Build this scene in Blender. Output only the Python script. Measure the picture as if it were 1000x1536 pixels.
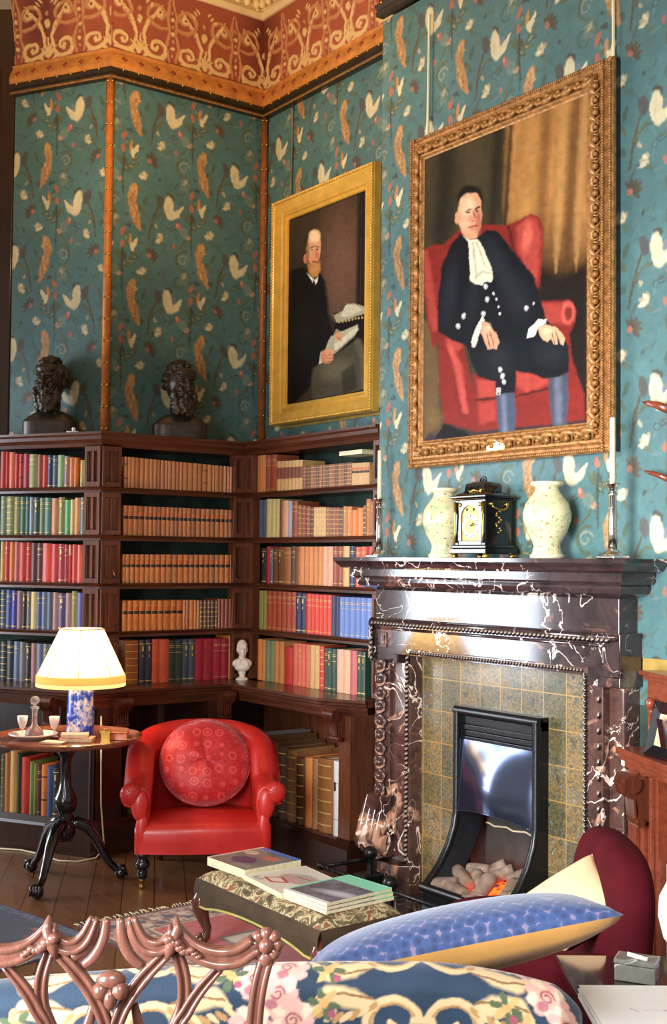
import bpy, bmesh, math, random
import numpy as np
from mathutils import Vector, Matrix, Euler, noise
for o in list(bpy.data.objects): bpy.data.objects.remove(o)
SC = bpy.context.scene
COL = SC.collection
rnd = random.Random(7)

# ------------------------------------------------------------- camera, light, exposure
cd = bpy.data.cameras.new('camera'); cam = bpy.data.objects.new('camera', cd); COL.objects.link(cam)
cd.sensor_fit = 'VERTICAL'; cd.sensor_height = 36.0; cd.lens = 1819.0 / 1536 * 36
cd.clip_start = .05; cd.clip_end = 60
PITCH, ROLL, YAW = math.radians(2.296), math.radians(.549), math.radians(-36.15)
def cam_axes():
    fx, fy = -.8070, .5893
    cr = Vector((.5901, .8073, .0096)).normalized(); cf = Vector((-.8069, .5894, .0400)).normalized()
    up = cr.cross(cf).normalized(); cr = cf.cross(up).normalized()
    return cr, up, cf
cr, cu, cf = cam_axes()
cam.matrix_world = Matrix(((cr.x, cu.x, -cf.x, 0), (cr.y, cu.y, -cf.y, 0), (cr.z, cu.z, -cf.z, 1.7), (0, 0, 0, 1)))
SC.camera = cam
SC.view_settings.view_transform = 'Standard'
try: SC.view_settings.look = 'None'
except Exception: pass
SC.view_settings.gamma = 1; SC.view_settings.exposure = 0.12; SC.view_settings.use_curve_mapping = False
W = bpy.data.worlds.new('room_light'); SC.world = W; W.use_nodes = True
W.node_tree.nodes['Background'].inputs[0].default_value = (1.0, .86, .72, 1)
W.node_tree.nodes['Background'].inputs[1].default_value = .40
def area(name, loc, target, sx, sy, power, col, spread=180):
    l = bpy.data.lights.new(name, 'AREA'); l.shape = 'RECTANGLE'; l.size = sx; l.size_y = sy; l.energy = power; l.color = col; l.spread = math.radians(spread)
    o = bpy.data.objects.new(name, l); COL.objects.link(o); o.location = loc
    o.rotation_euler = (Vector(target) - Vector(loc)).to_track_quat('-Z', 'Y').to_euler(); return o
# tall window on the left side; the three lamps after it are added
area('daylight_side_window', (-8.1, .5, 1.9), (-4.4, 4.0, 1.3), 1.2, 2.6, 48, (.78, .87, 1.0), 100)
area('added_breast_light', (-2.3, -1.0, 1.8), (-3.1, 4.1, 1.5), 1.5, 2.2, 112, (.90, .95, 1.0), 80)  # added key light aimed at the chimney breast; its window is invented
area('added_foreground_light', (.5, -.6, 3.7), (-2.1, 2.3, .6), 1.2, 1.6, 19, (.96, .97, 1.0), 60)  # added lamp set high to brighten the papers and near furniture
area('added_cove_light', (-5.6, 2.5, 4.0), (-6.1, 3.4, 5.6), .6, .6, 36, (1.0, .74, .46))  # added warm lamp to brighten cove and frieze, no fitting modelled

# ------------------------------------------------------------- colour and materials
def L(h):
    h = h.lstrip('#'); c = [int(h[i:i+2], 16) / 255 for i in (0, 2, 4)]
    return tuple(x / 12.92 if x <= .04045 else ((x + .055) / 1.055) ** 2.4 for x in c)
class NT:
    def __init__(s, name):
        s.m = bpy.data.materials.new(name); s.m.use_nodes = True; s.t = s.m.node_tree; s.n = s.t.nodes
        s.b = s.n['Principled BSDF']
    def add(s, typ, **kw):
        n = s.n.new(typ)
        for k_, v in kw.items():
            if k_.startswith('i_'): 
                key = k_[2:]; key = int(key) if key.isdigit() else key.replace('_', ' ')
                n.inputs[key].default_value = v
            else: setattr(n, k_, v)
        return n
    def link(s, a, b): s.t.links.new(a, b)
def ramp(N, fac, stops):
    r = N.add('ShaderNodeValToRGB'); e = r.color_ramp.elements
    while len(e) < len(stops): e.new(.5)
    for i, (p, c) in enumerate(stops): e[i].position = p; e[i].color = (*c, 1)
    N.link(fac, r.inputs[0]); return r.outputs[0]
def mix(N, fac, a, b, mode='MIX'):
    m = N.add('ShaderNodeMix', data_type='RGBA', blend_type=mode)
    for sock, v in ((m.inputs[0], fac), (m.inputs[6], a), (m.inputs[7], b)):
        if hasattr(v, 'is_output'): N.link(v, sock)
        elif isinstance(v, (int, float)): sock.default_value = v
        else: sock.default_value = (*v, 1)
    return m.outputs[2]
def coords(N, scale=(1, 1, 1), rot=(0, 0, 0), src='Object'):
    tc = N.add('ShaderNodeTexCoord'); mp = N.add('ShaderNodeMapping'); mp.inputs['Scale'].default_value = scale; mp.inputs['Rotation'].default_value = rot
    N.link(tc.outputs[src], mp.inputs[0]); return mp.outputs[0]
def noise_tex(N, vec, scale, detail=3, rough=.55, dist=0):
    n = N.add('ShaderNodeTexNoise'); n.inputs['Scale'].default_value = scale; n.inputs['Detail'].default_value = detail
    n.inputs['Roughness'].default_value = rough; n.inputs['Distortion'].default_value = dist; N.link(vec, n.inputs[0]); return n.outputs[0]
def bump(N, h, strength=.2, dist=.01):
    b = N.add('ShaderNodeBump'); b.inputs['Strength'].default_value = strength; b.inputs['Distance'].default_value = dist
    N.link(h, b.inputs['Height']); N.link(b.outputs[0], N.b.inputs['Normal'])
def P(N, rough=.5, metal=0, coat=0, spec=.5, sheen=0, coat_rough=.1):
    b = N.b; b.inputs['Roughness'].default_value = rough; b.inputs['Metallic'].default_value = metal
    b.inputs['Coat Weight'].default_value = coat; b.inputs['Coat Roughness'].default_value = coat_rough
    b.inputs['Specular IOR Level'].default_value = spec; b.inputs['Sheen Weight'].default_value = sheen
def plain(name, hexc, rough=.5, metal=0, coat=0, var=.18, nscale=14, bmp=0, bscale=80, sheen=0, spec=.5, stretch=(1, 1, 1)):
    N = NT(name); P(N, rough, metal, coat, spec, sheen); c = L(hexc); v = coords(N, stretch)
    n = noise_tex(N, v, nscale)
    lo = tuple(x * (1 - var) for x in c); hi = tuple(min(1, x * (1 + var)) for x in c)
    N.link(ramp(N, n, [(.3, lo), (.7, hi)]), N.b.inputs[0])
    if bmp: bump(N, noise_tex(N, v, bscale, 4), bmp, .004)
    return N.m
def wood(name, dark, light, axis=2, rough=.3, coat=.3, scale=1.0):
    N = NT(name); P(N, rough, 0, coat); st = [14 * scale] * 3; st[axis] = 1.1 * scale
    v = coords(N, tuple(st)); n = noise_tex(N, v, 3.0, 6, .65, .6); n2 = noise_tex(N, coords(N, (1, 1, 1)), 2.2, 2)
    c = ramp(N, n, [(.25, L(dark)), (.72, L(light))]); c = mix(N, .35, c, ramp(N, n2, [(.3, L(dark)), (.75, L(light))]))
    N.link(c, N.b.inputs[0]); bump(N, n, .06, .002); return N.m
def attr_mat(name, rough=.6, metal=0, coat=0, bmp=.15, bscale=220, sheen=0, spec=.5, var=.12):
    N = NT(name); P(N, rough, metal, coat, spec, sheen)
    a = N.add('ShaderNodeAttribute'); a.attribute_name = 'paint'
    v = coords(N); n = noise_tex(N, v, 9, 4)
    c = mix(N, 1.0, a.outputs[0], ramp(N, n, [(.3, (1 - var,) * 3), (.7, (1.0,) * 3)]), 'MULTIPLY')
    N.link(c, N.b.inputs[0])
    if bmp: bump(N, noise_tex(N, v, bscale, 3), bmp, .003)
    return N.m
def marble(name, base1, base2, vein, patch, seed=0, rough=.12, patch_lo=.62):
    N = NT(name); P(N, rough, 0, .35, .6, coat_rough=.06)
    v = coords(N); 
    mp = N.add('ShaderNodeMapping'); mp.inputs['Location'].default_value = (seed * 3.1, seed * 1.7, seed * 2.3); N.link(v, mp.inputs[0]); v = mp.outputs[0]
    n = noise_tex(N, v, 5, 6, .6, .8); c = ramp(N, n, [(.28, L(base1)), (.5, L(base2)), (.72, L(base1))])
    n3 = noise_tex(N, v, 3.1, 5, .62, 2.0); c = mix(N, ramp(N, n3, [(patch_lo, (0, 0, 0)), (patch_lo + .07, (1, 1, 1))]), c, L(patch))
    w = N.add('ShaderNodeTexNoise'); w.inputs['Scale'].default_value = 4.2; w.inputs['Detail'].default_value = 5; w.inputs['Distortion'].default_value = 1.1; N.link(v, w.inputs[0])
    m1 = N.add('ShaderNodeMath', operation='SUBTRACT'); m1.inputs[1].default_value = .5; N.link(w.outputs[0], m1.inputs[0])
    m2 = N.add('ShaderNodeMath', operation='ABSOLUTE'); N.link(m1.outputs[0], m2.inputs[0])
    msk = noise_tex(N, v, 1.9, 2); mm = N.add('ShaderNodeMath', operation='SUBTRACT'); N.link(msk, mm.inputs[0]); mm.inputs[1].default_value = .44; mm.use_clamp = True
    m3 = N.add('ShaderNodeMath', operation='MULTIPLY'); N.link(mm.outputs[0], m3.inputs[0]); m3.inputs[1].default_value = .085
    m4 = N.add('ShaderNodeMath', operation='LESS_THAN'); N.link(m2.outputs[0], m4.inputs[0]); N.link(m3.outputs[0], m4.inputs[1])
    c = mix(N, m4.outputs[0], c, L(vein))
    N.link(c, N.b.inputs[0]); return N.m
def objcolor(name, rough=.45, bmp=.1, var=.22, grain=30, band=False):
    N = NT(name); P(N, rough, 0, .05); oi = N.add('ShaderNodeObjectInfo'); v = coords(N)
    n = noise_tex(N, coords(N, (1, 1, 1), src='Generated'), 5, 4); n2 = noise_tex(N, v, grain, 3)
    c = mix(N, 1.0, oi.outputs['Color'], ramp(N, n, [(.3, (1 - var,) * 3), (.75, (1.0,) * 3)]), 'MULTIPLY')
    N.link(c, N.b.inputs[0]); bump(N, n2, bmp, .003); return N.m

M = {}
M['mahogany_v'] = wood('dark_mahogany_upright', '#34190f', '#7c452a', 2)
M['mahogany_x'] = wood('dark_mahogany_board_x', '#2a130c', '#663620', 0)
M['mahogany_y'] = wood('dark_mahogany_board_y', '#2a130c', '#663620', 1)
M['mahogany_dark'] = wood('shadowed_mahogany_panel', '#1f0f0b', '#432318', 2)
M['mahogany_red'] = wood('red_mahogany', '#54200f', '#96492e', 0)
M['ebony'] = plain('ebonised_wood', '#131214', .16, 0, .6, .2)
M['walnut'] = wood('polished_walnut', '#2c120c', '#6a3423', 2, .2, .5)
M['chairwood'] = wood('carved_chair_wood', '#4a2a22', '#8e5c4c', 2, .25, .5)
M['floorwood'] = None
M['marble'] = marble('dark_veined_marble', '#191315', '#413030', '#f1dccb', '#8a5c4c', 1.37, .1, .63)
M['marble_leg'] = marble('pink_patched_marble', '#2c1c1a', '#5c3f38', '#f3dcc8', '#c79478', 2, .14, .56)
M['marble_dark'] = marble('black_brown_marble', '#120d0d', '#2e201e', '#8a7a6a', '#4a3228', 4, .12, .68)
M['brass'] = plain('aged_brass', '#d2ac56', .28, 1, 0, .2)
M['silver'] = plain('polished_silver', '#dcdad6', .18, 1, 0, .1)
M['gilt'] = plain('burnished_gilt', '#e8b44e', .3, .3, .2, .12, 12, .06, 60)
M['giltpale'] = plain('pale_gilt', '#e8c268', .25, .6, 0, .2, 20)
M['giltold'] = plain('antique_gilt', '#b07c46', .42, .35, 0, .45, 42, .6, 90)
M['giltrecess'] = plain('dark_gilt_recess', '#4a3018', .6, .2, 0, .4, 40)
M['iron'] = plain('black_cast_iron', '#17181b', .34, .35, .2, .25, 30, .15)
M['steelhood'] = plain('dark_polished_steel', '#5d6680', .16, .9, 0, .15, 5)
M['soot'] = plain('sooty_firebrick', '#35322e', .85, 0, 0, .35, 9, .4)
M['leather'] = None
M['paper'] = plain('aged_page_edges', '#d8c9a2', .8, 0, 0, .15, 60)
M['white'] = plain('white_paper', '#f6f3ee', .7, 0, 0, .03)
M['cover'] = objcolor('book_cloth')
M['calf'] = objcolor('book_calf_leather', .38, .25, .35, 60)
M['gilding'] = plain('gold_tooling', '#d8b566', .4, .3, 0, .3, 90)
M['blacklabel'] = plain('black_title_label', '#241c1a', .5)
M['brownlabel'] = plain('brown_title_label', '#7d4736', .5)
M['ivory'] = plain('candle_wax', '#efe6bd', .5, 0, 0, .06)
M['darkgreenback'] = plain('dark_green_lining_paper', '#26382f', .8, 0, 0, .6, 7)

# ------------------------------------------------------------- mesh building
class MB:
    def __init__(s): s.v = []; s.f = []; s.mi = []; s.n = 0; s.c = []; s.hascol = False
    def addv(s, vs):
        b = s.n; s.v.extend([tuple(map(float, p)) for p in vs]); s.n += len(vs); return b
    def add(s, vs, fs, m=0):
        b = s.addv(vs)
        for f in fs: s.f.append([b + i for i in f]); s.mi.append(m)
        return b
    def box(s, x0, x1, y0, y1, z0, z1, m=0, M4=None):
        vs = [(x, y, z) for z in (z0, z1) for y in (y0, y1) for x in (x0, x1)]
        if M4 is not None: vs = [M4 @ Vector(p) for p in vs]
        s.add(vs, [(0, 2, 3, 1), (4, 5, 7, 6), (0, 1, 5, 4), (2, 6, 7, 3), (0, 4, 6, 2), (1, 3, 7, 5)], m); return s
    def prism(s, poly, z0, z1, m=0, M4=None):
        n = len(poly); vs = [(x, y, z0) for x, y in poly] + [(x, y, z1) for x, y in poly]
        if M4 is not None: vs = [M4 @ Vector(p) for p in vs]
        s.add(vs, [tuple(range(n))[::-1], tuple(range(n, 2 * n))] + [(i, (i + 1) % n, n + (i + 1) % n, n + i) for i in range(n)], m); return s
    def lathe(s, prof, n=24, c=(0, 0, 0), m=0, sx=1, sy=1, M4=None, flute=0, nf=0):
        vs = []
        for r, z in prof:
            for i in range(n):
                a = 2 * math.pi * i / n; rr = r * (1 + flute * math.cos(nf * a)) if nf else r
                p = Vector((rr * sx * math.cos(a), rr * sy * math.sin(a), z))
                if M4 is not None: p = M4 @ p
                vs.append((p.x + c[0], p.y + c[1], p.z + c[2]))
        k = len(prof); fs = []
        for j in range(k - 1):
            for i in range(n): fs.append((j * n + i, j * n + (i + 1) % n, (j + 1) * n + (i + 1) % n, (j + 1) * n + i))
        fs.append(tuple(range(n))[::-1]); fs.append(tuple(range((k - 1) * n, k * n))); s.add(vs, fs, m); return s
    def tube(s, pts, rad, n=8, m=0, flat=1.0, closed=False):
        pts = [Vector(p) for p in pts]; k = len(pts); rad = rad if hasattr(rad, '__len__') else [rad] * k
        vs = []; up = None
        for i, p in enumerate(pts):
            t = (pts[(i + 1) % k if closed else min(i + 1, k - 1)] - pts[(i - 1) % k if closed else max(i - 1, 0)])
            if t.length < 1e-9: t = Vector((0, 0, 1))
            t.normalize()
            if up is None: up = Vector((0, 0, 1)) if abs(t.z) < .9 else Vector((1, 0, 0))
            a = (up - t * up.dot(t)); a.normalize(); b = t.cross(a); up = a
            for j in range(n):
                an = 2 * math.pi * j / n; vs.append(p + a * rad[i] * math.cos(an) + b * rad[i] * flat * math.sin(an))
        fs = []
        for i in range(k if closed else k - 1):
            i2 = (i + 1) % k
            for j in range(n): fs.append((i * n + j, i * n + (j + 1) % n, i2 * n + (j + 1) % n, i2 * n + j))
        if not closed: fs.append(tuple(range(n))[::-1]); fs.append(tuple(range((k - 1) * n, k * n)))
        s.add(vs, fs, m); return s
    def ball(s, c, r, n=12, k=8, m=0, sc=(1, 1, 1), M4=None):
        vs = []
        for j in range(k + 1):
            th = math.pi * j / k
            for i in range(n):
                a = 2 * math.pi * i / n; p = Vector((r * sc[0] * math.sin(th) * math.cos(a), r * sc[1] * math.sin(th) * math.sin(a), r * sc[2] * math.cos(th)))
                if M4 is not None: p = M4 @ p
                vs.append((p.x + c[0], p.y + c[1], p.z + c[2]))
        fs = [(j * n + i, (j + 1) * n + i, (j + 1) * n + (i + 1) % n, j * n + (i + 1) % n) for j in range(k) for i in range(n)]
        s.add(vs, fs, m); return s
    def sweep(s, prof, path, m=0, closed=False, caps=True, colf=None):
        """prof: list (outward, z); path: list ((x,y),(nx,ny) outward normal with mitre scale)"""
        vs = [(x + nx * o, y + ny * o, z) for (x, y), (nx, ny) in path for o, z in prof]
        k = len(prof); n = len(path); fs = []
        for i in range(n - (0 if closed else 1)):
            i2 = (i + 1) % n
            for j in range(k - 1): fs.append((i * k + j, i * k + j + 1, i2 * k + j + 1, i2 * k + j))
        if caps and not closed: fs.append(tuple(range(k))); fs.append(tuple(range((n - 1) * k, n * k))[::-1])
        s.add(vs, fs, m); return s
    def grid(s, fn, nu, nv, m=0, wrap=False):
        vs = [fn(i / (nu - (0 if wrap else 1)), j / (nv - 1)) for j in range(nv) for i in range(nu)]
        fs = [(j * nu + i, j * nu + (i + 1) % nu, (j + 1) * nu + (i + 1) % nu, (j + 1) * nu + i) for j in range(nv - 1) for i in range(nu if wrap else nu - 1)]
        return s.add(vs, fs, m)
    def build(s, name, mats, parent=None, smooth=False, bevel=0, loc=None, subsurf=0, seg=2, angle=40, fix=True):
        me = bpy.data.meshes.new(name); me.from_pydata(s.v, [], s.f)
        if not isinstance(mats, (list, tuple)): mats = [mats]
        for m_ in mats: me.materials.append(m_)
        me.polygons.foreach_set('material_index', s.mi)
        if fix:
            bm = bmesh.new(); bm.from_mesh(me); bmesh.ops.remove_doubles(bm, verts=bm.verts, dist=1e-5); bmesh.ops.recalc_face_normals(bm, faces=bm.faces); bm.to_mesh(me); bm.free()
        me.update()
        if smooth: me.polygons.foreach_set('use_smooth', [True] * len(me.polygons))
        o = bpy.data.objects.new(name, me); COL.objects.link(o)
        if parent: o.parent = parent
        if loc: o.location = loc
        if bevel:
            b = o.modifiers.new('bevel', 'BEVEL'); b.width = bevel; b.segments = seg; b.limit_method = 'ANGLE'; b.angle_limit = math.radians(35)
        if subsurf:
            b = o.modifiers.new('smooth', 'SUBSURF'); b.levels = subsurf; b.render_levels = subsurf
        if smooth == 'auto' or bevel:
            try: me.shade_auto_smooth if False else None
            except Exception: pass
        return o
def sharp(o, deg=35):
    """smooth shading with sharp edges above an angle"""
    me = o.data; bm = bmesh.new(); bm.from_mesh(me)
    for e in bm.edges:
        if len(e.link_faces) == 2 and e.calc_face_angle(0) > math.radians(deg): e.smooth = False
    for f in bm.faces: f.smooth = True
    bm.to_mesh(me); bm.free(); return o
def thing(name, label, cat, loc=(0, 0, 0), rz=0, group=None, rot=None):
    o = bpy.data.objects.new(name, None); COL.objects.link(o); o.empty_display_size = .05
    o.location = loc; o.rotation_euler = rot or (0, 0, rz); tag(o, label, cat, group); return o
def tag(o, label, cat, group=None):
    o['label'] = label; o['category'] = cat
    if group: o['group'] = group
    return o
def struct(o): o['kind'] = 'structure'; return o
def Tm(loc=(0, 0, 0), rz=0, rx=0, ry=0): return Matrix.Translation(loc) @ Euler((rx, ry, rz)).to_matrix().to_4x4()

# ------------------------------------------------------------- painting on dense meshes
def vnoise(x, y, s, seed=0):
    xi = x * s + seed * 17.3; yi = y * s + seed * 5.1; x0 = np.floor(xi); y0 = np.floor(yi); fx = xi - x0; fy = yi - y0
    fx = fx * fx * (3 - 2 * fx); fy = fy * fy * (3 - 2 * fy)
    def h(a, b): v = np.sin(a * 127.1 + b * 311.7 + seed * 74.7) * 43758.5453; return v - np.floor(v)
    return (h(x0, y0) * (1 - fx) + h(x0 + 1, y0) * fx) * (1 - fy) + (h(x0, y0 + 1) * (1 - fx) + h(x0 + 1, y0 + 1) * fx) * fy
def fbm(x, y, s, seed=0, o=3):
    r = 0; a = .5; t = 0
    for i in range(o): r = r + a * vnoise(x, y, s * 2 ** i, seed + i); t += a; a *= .5
    return r / t
class Paint:
    def __init__(p, x, y, base):
        p.x = x; p.y = y; p.c = np.empty((len(x), 3)); p.c[:] = L(base) if isinstance(base, str) else base; p.h = np.zeros(len(x))
    def _put(p, idx, a, col, h=0):
        c = np.array(L(col) if isinstance(col, str) else col); a = np.clip(a, 0, 1)
        p.c[idx] = p.c[idx] * (1 - a[:, None]) + c * a[:, None]
        if h: p.h[idx] = np.maximum(p.h[idx], h * a)
    def win(p, x0, x1, y0, y1): return np.nonzero((p.x > x0) & (p.x < x1) & (p.y > y0) & (p.y < y1))[0]
    def ell(p, cx, cy, rx, ry, col, rot=0, soft=.25, a=1, h=0, rag=0):
        R = max(rx, ry) * (1.1 + soft + rag); i = p.win(cx - R, cx + R, cy - R, cy + R)
        if not len(i): return
        dx = p.x[i] - cx; dy = p.y[i] - cy; c, s = math.cos(rot), math.sin(rot)
        d = np.sqrt(((dx * c + dy * s) / rx) ** 2 + ((-dx * s + dy * c) / ry) ** 2)
        if rag: d = d + (fbm(p.x[i], p.y[i], 3.0 / min(rx, ry), 3) - .5) * rag
        p._put(i, (1 + soft / 2 - d) / max(soft, 1e-3) * a if a == 1 else np.clip((1 + soft / 2 - d) / soft, 0, 1) * a, col, h)
    def poly(p, pts, col, soft=2, a=1, h=0, rag=0):
        xs = [q[0] for q in pts]; ys = [q[1] for q in pts]; i = p.win(min(xs) - soft - rag, max(xs) + soft + rag, min(ys) - soft - rag, max(ys) + soft + rag)
        if not len(i): return
        X, Y = p.x[i], p.y[i]; ins = np.zeros(len(i), bool); D = np.full(len(i), 1e9); n = len(pts)
        for k in range(n):
            x0, y0 = pts[k]; x1, y1 = pts[(k + 1) % n]
            cnd = ((y0 > Y) != (y1 > Y)); 
            with np.errstate(divide='ignore', invalid='ignore'): xx = (x1 - x0) * (Y - y0) / ((y1 - y0) if y1 != y0 else 1e-9) + x0
            ins ^= cnd & (X < xx)
            ex, ey = x1 - x0, y1 - y0; l2 = ex * ex + ey * ey + 1e-12; t = np.clip(((X - x0) * ex + (Y - y0) * ey) / l2, 0, 1)
            D = np.minimum(D, np.hypot(X - x0 - t * ex, Y - y0 - t * ey))
        sd = np.where(ins, D, -D)
        if rag: sd = sd + (fbm(X, Y, 1.5 / rag, 5) - .5) * 2 * rag
        p._put(i, np.clip(.5 + sd / soft, 0, 1) * a, col, h)
    def line(p, pts, w, col, soft=.6, a=1, h=0):
        n = len(pts); w = w if hasattr(w, '__len__') else [w] * n; R = max(w) * 1.6
        xs = [q[0] for q in pts]; ys = [q[1] for q in pts]; i = p.win(min(xs) - R, max(xs) + R, min(ys) - R, max(ys) + R)
        if not len(i): return
        X, Y = p.x[i], p.y[i]; D = np.full(len(i), 9e9)
        for k in range(n - 1):
            x0, y0 = pts[k]; ex, ey = pts[k + 1][0] - x0, pts[k + 1][1] - y0; l2 = ex * ex + ey * ey + 1e-12
            t = np.clip(((X - x0) * ex + (Y - y0) * ey) / l2, 0, 1); ww = w[k] + (w[k + 1] - w[k]) * t
            D = np.minimum(D, np.hypot(X - x0 - t * ex, Y - y0 - t * ey) / ww)
        p._put(i, np.clip((1 + soft / 2 - D) / soft, 0, 1) * a, col, h)
def arc(cx, cy, r0, r1, a0, a1, n=14, sy=1):
    return [(cx + (r0 + (r1 - r0) * t) * math.cos(math.radians(a0 + (a1 - a0) * t)), cy + sy * (r0 + (r1 - r0) * t) * math.sin(math.radians(a0 + (a1 - a0) * t))) for t in [i / (n - 1) for i in range(n)]]
def homog(src, dst):
    A = []; b = []
    for (x, y), (u, v) in zip(src, dst):
        A.append([x, y, 1, 0, 0, 0, -u * x, -u * y]); b.append(u); A.append([0, 0, 0, x, y, 1, -v * x, -v * y]); b.append(v)
    h = np.linalg.solve(np.array(A, float), np.array(b, float)); H = np.append(h, 1).reshape(3, 3)
    def f(x, y): w = H[2, 0] * x + H[2, 1] * y + H[2, 2]; return (H[0, 0] * x + H[0, 1] * y + H[0, 2]) / w, (H[1, 0] * x + H[1, 1] * y + H[1, 2]) / w
    return f
def painted_panel(name, O, U, V, wu, wv, res, paintfn, mat, normal, parent=None, back=.02, relief=0, curve=None, mitre=None):
    """rectangle O + u*U + v*V with per-point colour and relief, closed by a thin backing"""
    nu = max(2, int(wu / res)); nv = max(2, int(wv / res)); u = np.linspace(0, wu, nu); v = np.linspace(0, wv, nv)
    uu, vv = np.meshgrid(u, v); uu = uu.ravel(); vv = vv.ravel(); P_ = paintfn(uu, vv)
    O = np.array(O, float); U = np.array(U, float); V = np.array(V, float); Nn = np.array(normal, float)
    co = O + uu[:, None] * U + vv[:, None] * V
    if curve is not None: co = co + curve(uu, vv)[:, None] * Nn
    if mitre is not None: tt_ = (uu / wu)[:, None]; co = co + U * curve(uu, vv)[:, None] * (mitre[0] * (1 - tt_) + mitre[1] * tt_)
    co = co + Nn * (P_.h * relief)[:, None]
    nb = len(co); corners = [0, nu - 1, nu * nv - 1, nu * (nv - 1)]
    bk = np.array([co[c] - Nn * back for c in corners])
    me = bpy.data.meshes.new(name); idx = np.arange(nu * nv).reshape(nv, nu)
    q = np.stack([idx[:-1, :-1], idx[:-1, 1:], idx[1:, 1:], idx[1:, :-1]], -1).reshape(-1, 4)
    faces = q.tolist(); B = nb
    e0 = idx[0, :].tolist(); e1 = idx[:, -1].tolist(); e2 = idx[-1, ::-1].tolist(); e3 = idx[::-1, 0].tolist()
    faces += [[B + 1, B] + e0, [B + 2, B + 1] + e1, [B + 3, B + 2] + e2, [B, B + 3] + e3, [B, B + 1, B + 2, B + 3]]
    me.from_pydata(np.vstack([co, bk]).tolist(), [], faces)
    at = me.color_attributes.new('paint', 'FLOAT_COLOR', 'POINT'); cc = np.ones((nb + 4, 4)); cc[:nb, :3] = P_.c; cc[nb:, :3] = P_.c[corners]
    at.data.foreach_set('color', cc.ravel()); me.materials.append(mat)
    sm = [True] * len(q) + [False] * 5; me.polygons.foreach_set('use_smooth', sm)
    nrm = np.cross(U, V); 
    if nrm @ Nn < 0: me.flip_normals()
    me.update(); o = bpy.data.objects.new(name, me); COL.objects.link(o)
    if parent: o.parent = parent
    return o

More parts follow.
